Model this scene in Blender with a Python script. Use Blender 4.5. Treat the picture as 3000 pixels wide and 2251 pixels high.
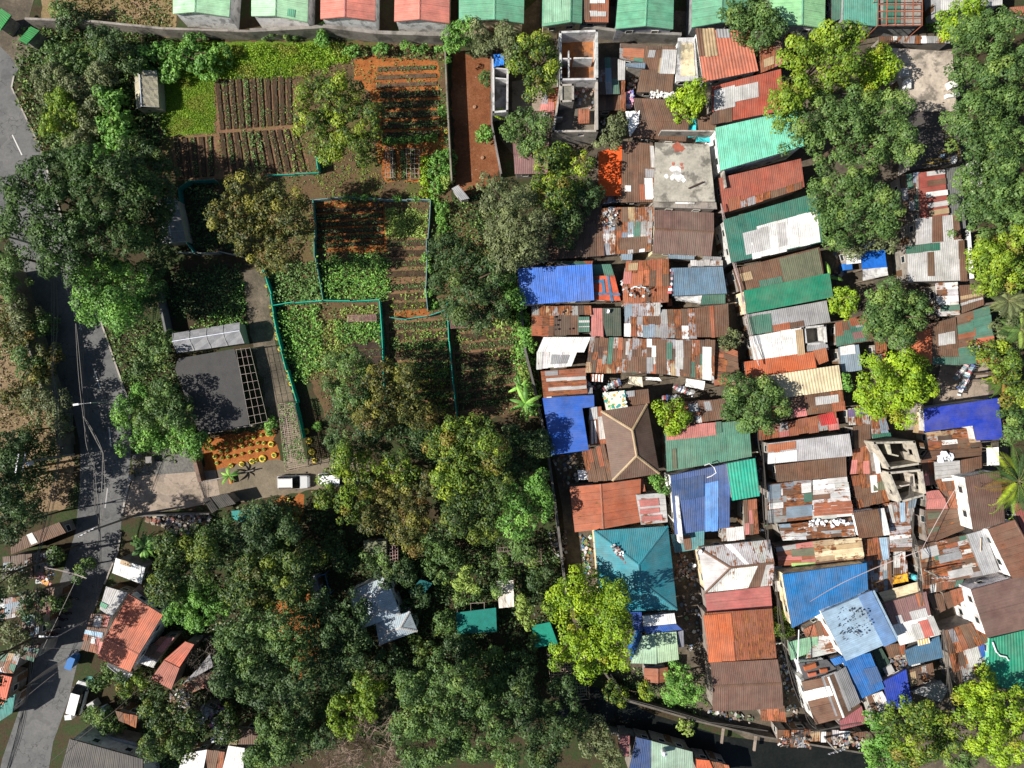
import bpy, math, random
import numpy as np
from mathutils import Vector
SC = bpy.context.scene
for _o in list(bpy.data.objects): bpy.data.objects.remove(_o)
# ------------------------------------------------------------------ camera, sky, sun, exposure
CAMH = 100.0
MPP = 0.0487
cam = bpy.data.cameras.new('camera'); camo = bpy.data.objects.new('camera', cam)
SC.collection.objects.link(camo); camo.location = (0, 0, CAMH); SC.camera = camo
cam.sensor_fit = 'HORIZONTAL'; cam.angle = 2*math.atan(1500*MPP/CAMH); cam.clip_end = 1000; cam.clip_start = 0.5
SUN_ELEV, SUN_FROM = math.radians(41), math.radians(190)   # direction the light comes from, anticlockwise from +x
wd = bpy.data.worlds.new('World'); SC.world = wd; wd.use_nodes = True
_n = wd.node_tree.nodes; _bg = _n['Background']
_sky = _n.new('ShaderNodeTexSky'); _sky.sky_type = 'NISHITA'; _sky.sun_disc = False
_sky.sun_elevation = SUN_ELEV; _sky.sun_rotation = math.pi/2 - SUN_FROM
wd.node_tree.links.new(_sky.outputs[0], _bg.inputs[0]); _bg.inputs[1].default_value = 0.055
sl = bpy.data.lights.new('sun', 'SUN'); sl.energy = 5.0; sl.angle = math.radians(0.5); sl.color = (1, 0.95, 0.87)
so = bpy.data.objects.new('sun', sl); SC.collection.objects.link(so)
_d = Vector((math.cos(SUN_FROM)*math.cos(SUN_ELEV), math.sin(SUN_FROM)*math.cos(SUN_ELEV), math.sin(SUN_ELEV)))
so.rotation_euler = _d.to_track_quat('Z', 'Y').to_euler(); so.location = (-60, -10, 80)
SC.view_settings.view_transform = 'Standard'; SC.view_settings.look = 'None'
SC.view_settings.exposure = 0.62; SC.view_settings.gamma = 1
SC.render.engine = 'CYCLES'

# ------------------------------------------------------------------ helpers
rnd = random.Random(7); rng = np.random.default_rng(11)
ROWY = [0, 550, 1100, 1650]
def src(key, x, y):
    if key == 'F': return x*1.35624, y*1.35602
    return 750*int(key[0]) + x/2.7667, ROWY[int(key[1])] + y/2.7667
def Wp(key, x, y, z=0.0):
    sx, sy = src(key, x, y); k = (CAMH - z)/CAMH*MPP
    return Vector(((sx-1500)*k, (1125.5-sy)*k, z))
def pts(key, s, z=0.0):
    v = [float(t) for t in s.split()]
    return [Wp(key, v[i], v[i+1], z) for i in range(0, len(v), 2)]
ORD = ['first', 'second', 'third', 'fourth', 'fifth', 'sixth', 'seventh', 'eighth', 'ninth', 'tenth', 'eleventh', 'twelfth', 'thirteenth', 'fourteenth', 'fifteenth', 'sixteenth', 'seventeenth', 'eighteenth', 'nineteenth', 'twentieth']
def lerp(a, b, t): return a + (b-a)*t
def jit(c, s, r=rnd):
    k = 1 + r.uniform(-s, s)
    return tuple(max(0.002, min(0.92, v*k*(1 + r.uniform(-s, s)*.25))) for v in c)

class MB:
    def __init__(s): s.v = []; s.f = []; s.c = []; s.uv = []
    def face(s, P, col, rust=0.0, uv=None):
        b = len(s.v); s.v += [tuple(p) for p in P]; s.f.append(tuple(range(b, b+len(P))))
        s.c.append((col[0], col[1], col[2], rust))
        s.uv.append(uv or [(p[0]+p[1]*.3, p[2]+p[1]) for p in P])
    def prism(s, P, h, col, rust=0.0, uvtop=None):   # polygon P is the top face, h metres thick downwards
        s.face(P, col, rust, uvtop); D = Vector((0, 0, -h)); n = len(P)
        s.face([Vector(p)+D for p in reversed(P)], col, rust)
        for i in range(n):
            a, b = Vector(P[i]), Vector(P[(i+1) % n]); s.face([a, a+D, b+D, b], col, rust)
    def box(s, c, sx, sy, sz, col, rot=0.0, rust=0.0):    # c = centre of the base
        cs, sn = math.cos(rot), math.sin(rot)
        q = [(-sx/2, -sy/2), (sx/2, -sy/2), (sx/2, sy/2), (-sx/2, sy/2)]
        P = [Vector((c[0]+x*cs-y*sn, c[1]+x*sn+y*cs, c[2]+sz)) for x, y in q]
        s.prism(P, sz, col, rust)
    def tube(s, path, rad, col, n=5, rad2=None, rust=0.0):
        path = [Vector(p) for p in path]; rings = []
        for i, p in enumerate(path):
            t = (path[min(i+1, len(path)-1)] - path[max(i-1, 0)])
            if t.length < 1e-6: t = Vector((0, 0, 1))
            t.normalize(); u = t.orthogonal().normalized(); w = t.cross(u)
            r = rad if rad2 is None else lerp(rad, rad2, i/(len(path)-1))
            rings.append([p + u*math.cos(2*math.pi*k/n)*r + w*math.sin(2*math.pi*k/n)*r for k in range(n)])
        for a, b in zip(rings, rings[1:]):
            for k in range(n): s.face([a[k], a[(k+1) % n], b[(k+1) % n], b[k]], col, rust)
        s.face(rings[-1], col, rust); s.face(list(reversed(rings[0])), col, rust)
    def cyl(s, c, r, h, col, n=14, r2=None):
        r2 = r if r2 is None else r2
        A = [Vector((c[0]+r*math.cos(2*math.pi*k/n), c[1]+r*math.sin(2*math.pi*k/n), c[2])) for k in range(n)]
        B = [Vector((c[0]+r2*math.cos(2*math.pi*k/n), c[1]+r2*math.sin(2*math.pi*k/n), c[2]+h)) for k in range(n)]
        for k in range(n): s.face([A[k], A[(k+1) % n], B[(k+1) % n], B[k]], col)
        s.face(B, col); s.face(list(reversed(A)), col)
    def wallseg(s, a, b, z0, z1, th, col, rust=0.0):
        a = Vector((a[0], a[1], 0)); b = Vector((b[0], b[1], 0)); d = b-a
        if d.length < 1e-4: return
        n = Vector((-d.y, d.x, 0)).normalized()*th/2
        s.prism([Vector((p.x, p.y, z1)) for p in (a-n, b-n, b+n, a+n)], z1-z0, col, rust)
    def build(s, name, mat, parent=None, org=(0, 0, 0), smooth=False):
        me = bpy.data.meshes.new(name)
        V = np.array(s.v, dtype=np.float32).reshape(-1, 3) - np.array(org, dtype=np.float32)
        me.from_pydata(V.tolist(), [], s.f)
        ca = me.color_attributes.new('Col', 'FLOAT_COLOR', 'CORNER')
        n = np.array([len(f) for f in s.f]); cc = np.repeat(np.array(s.c, dtype=np.float32), n, axis=0)
        ca.data.foreach_set('color', cc.ravel())
        ul = me.uv_layers.new(name='UVMap')
        ul.data.foreach_set('uv', np.array([t for u in s.uv for t in u], dtype=np.float32).ravel())
        me.materials.append(mat)
        if smooth: me.polygons.foreach_set('use_smooth', [True]*len(me.polygons))
        o = bpy.data.objects.new(name, me); SC.collection.objects.link(o)
        if parent: o.parent = parent
        else: o.location = org
        return o

def tag(o, label=None, cat=None, group=None, kind=None):
    if label: o['label'] = label
    if cat: o['category'] = cat
    if group: o['group'] = group
    if kind: o['kind'] = kind
    return o
def thing(name, label, cat, loc, group=None, kind=None):
    o = bpy.data.objects.new(name, None); SC.collection.objects.link(o); o.location = loc
    o.empty_display_size = .3
    return tag(o, label, cat, group, kind)

# ------------------------------------------------------------------ materials
def base_mat(name):
    m = bpy.data.materials.new(name); m.use_nodes = True
    nt = m.node_tree; b = nt.nodes['Principled BSDF']
    return m, nt, b
def nd(nt, t, **k):
    n = nt.nodes.new(t)
    for a, v in k.items(): setattr(n, a, v)
    return n
def mth(nt, op, a, b=None, c=None):
    n = nd(nt, 'ShaderNodeMath', operation=op)
    for i, v in enumerate((a, b, c)):
        if v is None: continue
        if isinstance(v, (int, float)): n.inputs[i].default_value = v
        else: nt.links.new(v, n.inputs[i])
    return n.outputs[0]
def noise(nt, vec, scale, detail=4, rough=.55):
    n = nd(nt, 'ShaderNodeTexNoise'); n.inputs['Scale'].default_value = scale
    n.inputs['Detail'].default_value = detail; n.inputs['Roughness'].default_value = rough
    if vec is not None: nt.links.new(vec, n.inputs['Vector'])
    return n.outputs['Fac']
def mixc(nt, fac, a, b, mode='MIX'):
    n = nd(nt, 'ShaderNodeMix', data_type='RGBA', blend_type=mode)
    for i, v in ((0, fac), (6, a), (7, b)):
        if isinstance(v, (int, float)): n.inputs[i].default_value = v
        elif isinstance(v, tuple): n.inputs[i].default_value = (*v, 1)
        else: nt.links.new(v, n.inputs[i])
    return n.outputs[2]
def maprange(nt, v, a, b, c, d, smooth=False):
    n = nd(nt, 'ShaderNodeMapRange'); n.interpolation_type = 'SMOOTHSTEP' if smooth else 'LINEAR'
    for i, x in enumerate((v, a, b, c, d)):
        if isinstance(x, (int, float)): n.inputs[i].default_value = x
        else: nt.links.new(x, n.inputs[i])
    return n.outputs[0]
def scaled(nt, vec, s):
    n = nd(nt, 'ShaderNodeVectorMath', operation='MULTIPLY'); nt.links.new(vec, n.inputs[0]); n.inputs[1].default_value = s
    return n.outputs[0]

def mat_col(name, var=.25, scale=3.0, rough=.85, bump=.3, bscale=8.0, spec=.3, fine=.15, stain=None, stain_amt=.0, stain_scale=.5, metal=0, transl=0):
    m, nt, b = base_mat(name)
    at = nd(nt, 'ShaderNodeAttribute', attribute_name='Col'); tc = nd(nt, 'ShaderNodeTexCoord')
    g = nd(nt, 'ShaderNodeNewGeometry').outputs['Position']
    n1 = noise(nt, g, scale, 5, .6); n2 = noise(nt, g, scale*6, 3, .6)
    k = mth(nt, 'ADD', maprange(nt, n1, .3, .7, 1-var, 1+var), maprange(nt, n2, .3, .7, -fine, fine))
    cmb = nd(nt, 'ShaderNodeCombineColor')
    for i in range(3): nt.links.new(k, cmb.inputs[i])
    c = mixc(nt, 1.0, at.outputs['Color'], cmb.outputs[0], 'MULTIPLY')
    if stain:
        s = noise(nt, g, stain_scale, 6, .65)
        c = mixc(nt, mth(nt, 'MULTIPLY', maprange(nt, s, .5, .62, 0, 1, True), stain_amt), c, stain)
    nt.links.new(c, b.inputs['Base Color']); b.inputs['Roughness'].default_value = rough
    b.inputs['Specular IOR Level'].default_value = spec; b.inputs['Metallic'].default_value = metal
    if bump:
        bp = nd(nt, 'ShaderNodeBump'); bp.inputs['Strength'].default_value = bump; bp.inputs['Distance'].default_value = .1
        nt.links.new(noise(nt, g, bscale, 4, .6), bp.inputs['Height']); nt.links.new(bp.outputs[0], b.inputs['Normal'])
    if transl:
        tr = nd(nt, 'ShaderNodeBsdfTranslucent'); nt.links.new(c, tr.inputs[0])
        mx = nd(nt, 'ShaderNodeMixShader'); mx.inputs[0].default_value = transl
        nt.links.new(b.outputs[0], mx.inputs[1]); nt.links.new(tr.outputs[0], mx.inputs[2])
        nt.links.new(mx.outputs[0], nt.nodes['Material Output'].inputs['Surface'])
    return m

def mat_sheet(name, wavelen=.26, bump=.3):
    m, nt, b = base_mat(name)
    at = nd(nt, 'ShaderNodeAttribute', attribute_name='Col')
    uv = nd(nt, 'ShaderNodeUVMap', uv_map='UVMap').outputs[0]
    g = nd(nt, 'ShaderNodeNewGeometry').outputs['Position']
    sx = nd(nt, 'ShaderNodeSeparateXYZ'); nt.links.new(uv, sx.inputs[0])
    # corrugation
    w = mth(nt, 'SINE', mth(nt, 'MULTIPLY', sx.outputs[0], 2*math.pi/wavelen))
    # rust
    rust = at.outputs['Alpha']
    blot = noise(nt, g, .9, 8, .68)
    strk = noise(nt, scaled(nt, uv, (3.2, .5, 1)), 1.0, 6, .7)
    mixn = mth(nt, 'ADD', mth(nt, 'MULTIPLY', blot, .5), mth(nt, 'MULTIPLY', strk, .5))
    lo = mth(nt, 'SUBTRACT', .70, mth(nt, 'MULTIPLY', rust, .42))
    mask = maprange(nt, mixn, lo, mth(nt, 'ADD', lo, .06), 0, 1, True)
    rc = mixc(nt, maprange(nt, noise(nt, scaled(nt, uv, (2.2, .45, 1)), 2.0, 4, .6), .38, .66, 0, 1), (.078, .031, .017), (.36, .13, .045))
    dirt = maprange(nt, noise(nt, g, .6, 7, .68), .3, .7, .66, 1.24)
    dirt2 = maprange(nt, noise(nt, scaled(nt, uv, (6, .35, 1)), 1.0, 4, .6), .3, .7, .84, 1.12)
    cmb = nd(nt, 'ShaderNodeCombineColor'); k = mth(nt, 'MULTIPLY', dirt, dirt2)
    for i in range(3): nt.links.new(k, cmb.inputs[i])
    c = mixc(nt, 1.0, at.outputs['Color'], cmb.outputs[0], 'MULTIPLY')
    c = mixc(nt, maprange(nt, noise(nt, g, .33, 6, .7), .36, .66, .02, .24), c, (.26, .225, .175))
    c = mixc(nt, mask, c, rc)
    nt.links.new(c, b.inputs['Base Color'])
    b.inputs['Roughness'].default_value = .62; b.inputs['Specular IOR Level'].default_value = .35
    bp = nd(nt, 'ShaderNodeBump'); bp.inputs['Strength'].default_value = bump; bp.inputs['Distance'].default_value = .035
    h = mth(nt, 'ADD', w, mth(nt, 'MULTIPLY', noise(nt, g, .8, 3, .5), 1.2))
    nt.links.new(h, bp.inputs['Height']); nt.links.new(bp.outputs[0], b.inputs['Normal'])
    return m

def mat_ground(name, stops, scale=.25, bump=.5, bscale=5, rough=.95, spots=None, fine=.25, cracks=0):
    m, nt, b = base_mat(name)
    g = nd(nt, 'ShaderNodeNewGeometry').outputs['Position']
    n = mth(nt, 'ADD', mth(nt, 'MULTIPLY', noise(nt, g, scale, 8, .62), .7), mth(nt, 'MULTIPLY', noise(nt, g, scale*7, 6, .65), .3))
    r = nd(nt, 'ShaderNodeValToRGB'); el = r.color_ramp.elements
    for i, (p, c) in enumerate(stops):
        e = el[i] if i < 2 else el.new(p)
        e.position = p; e.color = (*c, 1)
    nt.links.new(n, r.inputs[0])
    k = maprange(nt, noise(nt, g, 3.2, 5, .7), .3, .7, 1-fine, 1+fine)
    cmb = nd(nt, 'ShaderNodeCombineColor')
    for i in range(3): nt.links.new(k, cmb.inputs[i])
    c = mixc(nt, 1.0, r.outputs[0], cmb.outputs[0], 'MULTIPLY')
    if cracks:
        v = nd(nt, 'ShaderNodeTexVoronoi', feature='DISTANCE_TO_EDGE'); v.inputs['Scale'].default_value = .22
        wv = nd(nt, 'ShaderNodeVectorMath', operation='ADD'); nt.links.new(g, wv.inputs[0]); nz = nd(nt, 'ShaderNodeTexNoise'); nz.inputs['Scale'].default_value = .9; nt.links.new(g, nz.inputs['Vector'])
        sc_ = nd(nt, 'ShaderNodeVectorMath', operation='SCALE'); nt.links.new(nz.outputs['Color'], sc_.inputs[0]); sc_.inputs['Scale'].default_value = 2.5; nt.links.new(sc_.outputs[0], wv.inputs[1]); nt.links.new(wv.outputs[0], v.inputs['Vector'])
        c = mixc(nt, mth(nt, 'MULTIPLY', maprange(nt, v.outputs['Distance'], 0, .014, 1, 0), cracks), c, (.03, .03, .028))
        c = mixc(nt, maprange(nt, noise(nt, g, .45, 2, .4), .58, .6, 0, .28), c, (.06, .06, .06))
    if spots:
        c = mixc(nt, maprange(nt, noise(nt, g, spots[1], 3, .8), .66, .7, 0, 1), c, spots[0])
    nt.links.new(c, b.inputs['Base Color']); b.inputs['Roughness'].default_value = rough
    b.inputs['Specular IOR Level'].default_value = .2
    bp = nd(nt, 'ShaderNodeBump'); bp.inputs['Strength'].default_value = bump; bp.inputs['Distance'].default_value = .12
    nt.links.new(noise(nt, g, bscale, 5, .65), bp.inputs['Height']); nt.links.new(bp.outputs[0], b.inputs['Normal'])
    return m

M = dict(
 sheet=mat_sheet('corrugated_sheet'), sheet_wide=mat_sheet('ribbed_sheet', .42, .6), sheet_fine=mat_sheet('fine_sheet', .22, .2),
 wall=mat_col('rendered_wall', .22, .8, .9, .25, 6, fine=.1, stain=(.09, .085, .08), stain_amt=.55, stain_scale=.9),
 plain=mat_col('painted_surface', .08, 2, .55, 0, fine=.05), gloss=mat_col('car_paint', .03, 2, .22, 0, spec=.6, fine=.02),
 glass=mat_col('dark_glass', .05, 2, .08, 0, spec=.7, fine=.02),
 cloth=mat_col('cloth', .12, 4, .95, .4, 5, fine=.08), net=mat_col('shade_net', .14, 1.2, .8, .3, 9, fine=.1),
 concrete=mat_col('weathered_concrete', .28, .5, .92, .35, 5, fine=.14, stain=(.07, .065, .055), stain_amt=.7, stain_scale=.45),
 leaf=mat_col('leaf', .18, 1.5, .55, 0, spec=.35, fine=.16, transl=.18), bark=mat_col('bark', .3, 3, .95, .6, 9),
 bamboo=mat_col('bamboo', .2, 3, .8, .2, 6), soil=mat_col('bed_soil', .28, 1.4, .97, .9, 7, fine=.3), metal=mat_col('dull_metal', .15, 3, .5, 0, metal=.3),
 rubbish=mat_col('rubbish', .25, 6, .8, .4, 9))
M['ground'] = mat_ground('ground', [(.3, (.025, .022, .012)), (.47, (.055, .04, .022)), (.56, (.03, .05, .016)), (.7, (.09, .065, .035))])
M['asphalt'] = mat_ground('asphalt', [(.32, (.075, .077, .08)), (.5, (.125, .124, .122)), (.68, (.16, .155, .15))], .2, .25, 12, .85, fine=.1, cracks=.7)
M['conc_g'] = mat_ground('ground_concrete', [(.3, (.16, .13, .10)), (.5, (.30, .24, .19)), (.7, (.38, .31, .25))], .35, .25, 5, fine=.12, cracks=.5)
M['alley'] = mat_ground('alley_concrete', [(.32, (.045, .038, .03)), (.5, (.10, .082, .06)), (.68, (.2, .16, .115))], .35, .4, 5, fine=.2)
M['gravel'] = mat_ground('gravel', [(.3, (.09, .088, .08)), (.5, (.14, .135, .125)), (.7, (.19, .18, .16))], .4, .7, 9, fine=.3)
M['brown'] = mat_ground('brown_soil', [(.3, (.06, .04, .022)), (.5, (.12, .075, .04)), (.62, (.08, .09, .022)), (.75, (.15, .10, .055))], .3, .7, 6)
M['drive'] = mat_ground('drive_dirt', [(.3, (.10, .085, .06)), (.5, (.17, .14, .10)), (.7, (.23, .19, .14))], .3, .4, 7, fine=.15)
M['paths'] = mat_ground('path_soil', [(.3, (.10, .055, .03)), (.5, (.19, .105, .06)), (.62, (.13, .11, .035)), (.75, (.24, .14, .09))], .3, .6, 7)
M['orange'] = mat_ground('orange_soil', [(.3, (.13, .045, .016)), (.5, (.30, .10, .028)), (.7, (.42, .16, .045))], .5, .8, 7, fine=.2)
M['redearth'] = mat_ground('red_earth', [(.3, (.08, .032, .016)), (.48, (.17, .062, .026)), (.7, (.24, .11, .055))], .2, .6, 6, spots=((.35, .27, .2), 2.2))
M['grass'] = mat_ground('grass_ground', [(.3, (.05, .09, .01)), (.5, (.10, .17, .015)), (.7, (.17, .2, .03))], .35, .8, 8)
M['drygrass'] = mat_ground('dry_grass', [(.3, (.11, .11, .03)), (.5, (.22, .16, .08)), (.7, (.3, .2, .13))], .25, .8, 8)
M['tan'] = mat_ground('tan_earth', [(.3, (.07, .06, .03)), (.5, (.20, .14, .08)), (.7, (.28, .2, .13))], .2, .7, 8)
M['canal'] = mat_ground('canal_water', [(.3, (.006, .008, .008)), (.6, (.015, .017, .015)), (.8, (.03, .03, .028))], .3, .1, 3, .25)

# ------------------------------------------------------------------ flat setting sheets
def sheet(name, key, s, z, mat, col=(.2, .2, .2), soft=0):
    P = [Vector((p.x, p.y, z)) for p in pts(key, s)]
    if soft:
        r = random.Random(len(s)); Q = []
        for a, b in zip(P, P[1:]+P[:1]):
            n = max(1, int((b-a).length/.7))
            for i in range(n): Q.append(lerp(a, b, i/n)+Vector((r.gauss(0, soft), r.gauss(0, soft), 0)))
        P = Q
    mb = MB(); 
    # triangulate-safe: one ngon
    mb.face(P, col); o = mb.build(name, mat); 
    for pl in o.data.polygons:
        if pl.normal.z < 0: o.data.flip_normals(); break
    return tag(o, kind='structure')

gm = MB(); gm.face([(-400, -400, 0), (400, -400, 0), (400, 400, 0), (-400, 400, 0)], (.1, .1, .1)); tag(gm.build('ground', M['ground']), kind='structure')
ROAD = '70 -60 62 60 52 130 31 165 26 190 88 320 150 520 218 693 266 832 285 880 283 980 275 1060 262 1130 258 1180 226 1256 173 1408 149 1510 115 1603 90 1760 -20 1760 5 1640 60 1480 108 1330 138 1230 163 1150 173 1050 173 960 160 900 133 848 53 587 -60 350 -60 -60'
sheet('road', 'F', ROAD, .012, M['asphalt'])
sheet('pavement', 'F', '262 1105 290 1030 466 1016 476 1075 440 1090 400 1098 270 1118', .03, M['conc_g'])
sheet('dirt_yard', 'F', '466 1016 520 1000 740 985 800 1000 790 1050 660 1060 560 1078 476 1088', .022, M['drive'], soft=.16)
sheet('gravel_yard', 'F', '287 985 330 970 432 965 442 1022 290 1034', .026, M['gravel'], soft=.16)
sheet('verge', 'F', '-60 600 50 600 90 700 133 860 158 960 158 1040 140 1100 -60 1120', .008, M['tan'], soft=.16)
sheet('verge', 'F', '100 -60 380 -60 380 82 290 72 110 58 85 40', .01, M['drygrass'], soft=.16)
sheet('pavement', 'F', '-40 -40 84 -40 60 50 78 100 42 150 20 120 -40 60', .02, M['alley'])
sheet('garden_soil', 'F', '340 90 960 90 975 430 1120 620 1165 900 940 905 700 900 575 560 470 370 350 380', .006, M['brown'], soft=.16)
sheet('plot_soil', 'F', '458 166 640 158 642 270 672 378 476 386 380 392 368 294 466 290', .01, M['paths'], soft=.16)
sheet('plot_soil', 'F', '832 508 932 506 928 690 965 690 1115 690 1130 880 985 895 840 890 832 690', .009, M['paths'], soft=.16)
sheet('grass_field', 'F', '340 92 560 88 745 92 760 128 640 166 462 172 466 288 352 296 345 200', .012, M['grass'], soft=.16)
sheet('orange_soil', 'F', '762 128 790 122 946 130 950 262 965 300 958 335 930 340 905 392 830 392 815 340 812 250 800 200 765 170', .014, M['orange'], soft=.16)
sheet('orange_soil', 'F', '675 438 832 440 835 545 760 548 678 540', .012, M['orange'], soft=.16)
sheet('orange_soil', 'F', '440 948 592 925 608 1005 525 1022 442 1035', .013, M['orange'], soft=.16)
sheet('orange_soil', 'F', '590 1078 658 1066 652 1130 610 1140', .013, M['orange'], soft=.16)
sheet('orange_soil', 'F', '838 680 925 668 925 684 845 690', .014, M['orange'], soft=.16)
sheet('orange_soil', 'F', '590 1300 660 1260 700 1300 690 1420 640 1480 600 1400', .009, M['orange'], soft=.16)
sheet('earth_yard', 'F', '974 112 1065 128 1062 235 1078 385 1005 432 984 400', .013, M['redearth'], soft=.16)
sheet('dirt_path', 'F', '527 585 566 578 590 700 615 800 650 905 585 915 560 800 536 700', .013, M['alley'], soft=.16)
sheet('alley_ground', 'F', '1160 0 1400 20 2090 60 2130 700 2200 1100 2230 1700 1700 1640 1500 1540 1240 1420 1215 1100 1130 640 1180 420 1080 300 1070 80', .009, M['alley'])
sheet('courtyard', '20', '0 660 240 650 250 900 0 905', .03, M['conc_g'])
sheet('courtyard', '31', '930 380 1130 380 1140 790 820 790 800 600', .03, M['alley'])
sheet('courtyard', '31', '1400 1440 1780 1410 1790 1900 1300 1900', .03, M['conc_g'])
sheet('canal', 'F', '1215 1475 1320 1490 1400 1540 1560 1590 1700 1608 1880 1610 1900 1720 1480 1720 1500 1650 1400 1580 1280 1560 1200 1560', .02, M['canal'])
# painted markings and kerbs
def strip(name, key, a, b, w, z, col, mat='plain', label=None):
    A, B = Wp(key, *a), Wp(key, *b); d = (B-A).normalized(); n = Vector((-d.y, d.x, 0))*w/2
    mb = MB(); mb.face([Vector((p.x, p.y, z)) for p in (A-n, B-n, B+n, A+n)], col)
    return tag(mb.build(name, M[mat]), kind='structure')
for a, b in (((608, 995), (662, 1157)), ((762, 1470), (812, 1628))): strip('lane_marking', '01', a, b, .16, .02, (.55, .54, .5))
strip('lane_marking', '00', (100, 1095), (178, 1258), .16, .02, (.55, .54, .5))
strip('lane_marking', '02', (885, 430), (900, 580), .2, .02, (.5, .49, .45)); strip('lane_marking', '02', (872, 915), (852, 1075), .18, .02, (.28, .27, .26))
def kerb(key, s, w=.22, h=.13, col=(.33, .3, .26), name='kerb'):
    P = pts(key, s); mb = MB()
    for a, b in zip(P, P[1:]): mb.wallseg(a, b, 0, h, w, col)
    return tag(mb.build(name, M['concrete']), kind='structure')
kerb('F', '31 165 26 190 88 320 150 520 218 693 266 832 284 880')
kerb('F', '283 1030 275 1060 265 1110', .3)
kerb('F', '262 1150 256 1190 226 1262')
# ------------------------------------------------------------------ colours (linear)
C = dict(brown=(.135, .066, .038), dbrown=(.078, .041, .027), red=(.30, .09, .042), orange=(.42, .13, .055), grey=(.30, .30, .31), lgrey=(.5, .49, .48), white=(.80, .79, .77),
 green=(.055, .16, .115), dgreen=(.02, .13, .085), mint=(.36, .62, .38), tan=(.42, .30, .17), bgrey=(.21, .28, .35), navy=(.035, .085, .22), blue=(.03, .17, .55), royal=(.008, .04, .45), pink=(.62, .2, .15),
 rose=(.5, .17, .15), teal=(.012, .22, .28), jade=(.14, .48, .33), cream=(.68, .56, .36), lblue=(.33, .47, .60), slate=(.06, .16, .27), terracotta=(.5, .15, .09), mauve=(.22, .11, .11), conc=(.36, .33, .29), black=(.012, .012, .013), sea=(.12, .36, .22), olive=(.12, .13, .08), yellow=(.62, .42, .03), dwall=(.26, .23, .2))
PAL = dict(
 rustmix=[('brown', 3.4, .35), ('red', 1.6, .6), ('grey', 1.8, .55), ('lgrey', 1.3, .62), ('dbrown', 1.2, .3), ('tan', .9, .55), ('orange', .8, .5), ('white', .3, .4), ('green', .3, .3)],
 greyrust=[('grey', 3, .45), ('lgrey', 2.5, .6), ('brown', 2, .5), ('red', 1, .7), ('white', .6, .5), ('bgrey', 1.2, .4)],
 whiterust=[('lgrey', 4, .42), ('white', 3, .4), ('brown', 1, .4)],
 brown=[('brown', 1, .1)], dbrown=[('dbrown', 1, .2), ('brown', .5, .2)], brownred=[('brown', 3, .3), ('red', 2, .5), ('rose', .6, .2)],
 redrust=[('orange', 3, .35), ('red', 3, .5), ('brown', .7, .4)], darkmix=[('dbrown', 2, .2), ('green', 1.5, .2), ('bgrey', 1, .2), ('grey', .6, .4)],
 greenmix=[('green', 3, .2), ('brown', 2, .3), ('grey', 1, .3), ('red', 1, .3)], pinkred=[('rose', 2, .3), ('red', 2, .4), ('grey', .7, .4)],
 tanmix=[('tan', 4, .45), ('cream', 2, .4), ('brown', .5, .4)], whitegrey=[('white', 4, .05), ('lgrey', 1, .15)])
def pick(pal, r):
    if isinstance(pal, str) and pal in PAL:
        L = PAL[pal]; t = r.uniform(0, sum(x[1] for x in L))
        for n, w, ru in L:
            t -= w
            if t <= 0: break
        return jit(C[n], .16, r), max(0, ru + r.uniform(-.15, .15))
    return jit(C[pal] if isinstance(pal, str) else pal, .05, r), max(0, r.gauss(.06, .05))

# window and door meshes shared by every house
def unit_frame():
    mb = MB()
    for x, y, w, h in ((-.5, 0, .08, 1.0), (.42, 0, .08, 1.0), (-.42, 0, .84, .08), (-.42, .92, .84, .08)):
        mb.prism([Vector((x, -.05, y+h)), Vector((x+w, -.05, y+h)), Vector((x+w, .03, y+h)), Vector((x, .03, y+h))], h, (.5, .48, .44))
    return mb
_uf = unit_frame(); _pane = MB(); _pane.prism([Vector((-.42, -.012, .92)), Vector((.42, -.012, .92)), Vector((.42, .012, .92)), Vector((-.42, .012, .92))], .84, (.02, .03, .035))
_door = MB(); _door.prism([Vector((-.45, -.05, 2)), Vector((.45, -.05, 2)), Vector((.45, .03, 2)), Vector((-.45, .03, 2))], 2, (.12, .07, .04))
_door.prism([Vector((.3, -.1, 1.05)), Vector((.38, -.1, 1.05)), Vector((.38, -.05, 1.05)), Vector((.3, -.05, 1.05))], .1, (.4, .4, .38))
_m = {}
def shared(name, mb, mat):
    if name not in _m:
        o = mb.build(name, mat); _m[name] = o.data; bpy.data.objects.remove(o)
    o = bpy.data.objects.new(name, _m[name]); SC.collection.objects.link(o); return o

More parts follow.
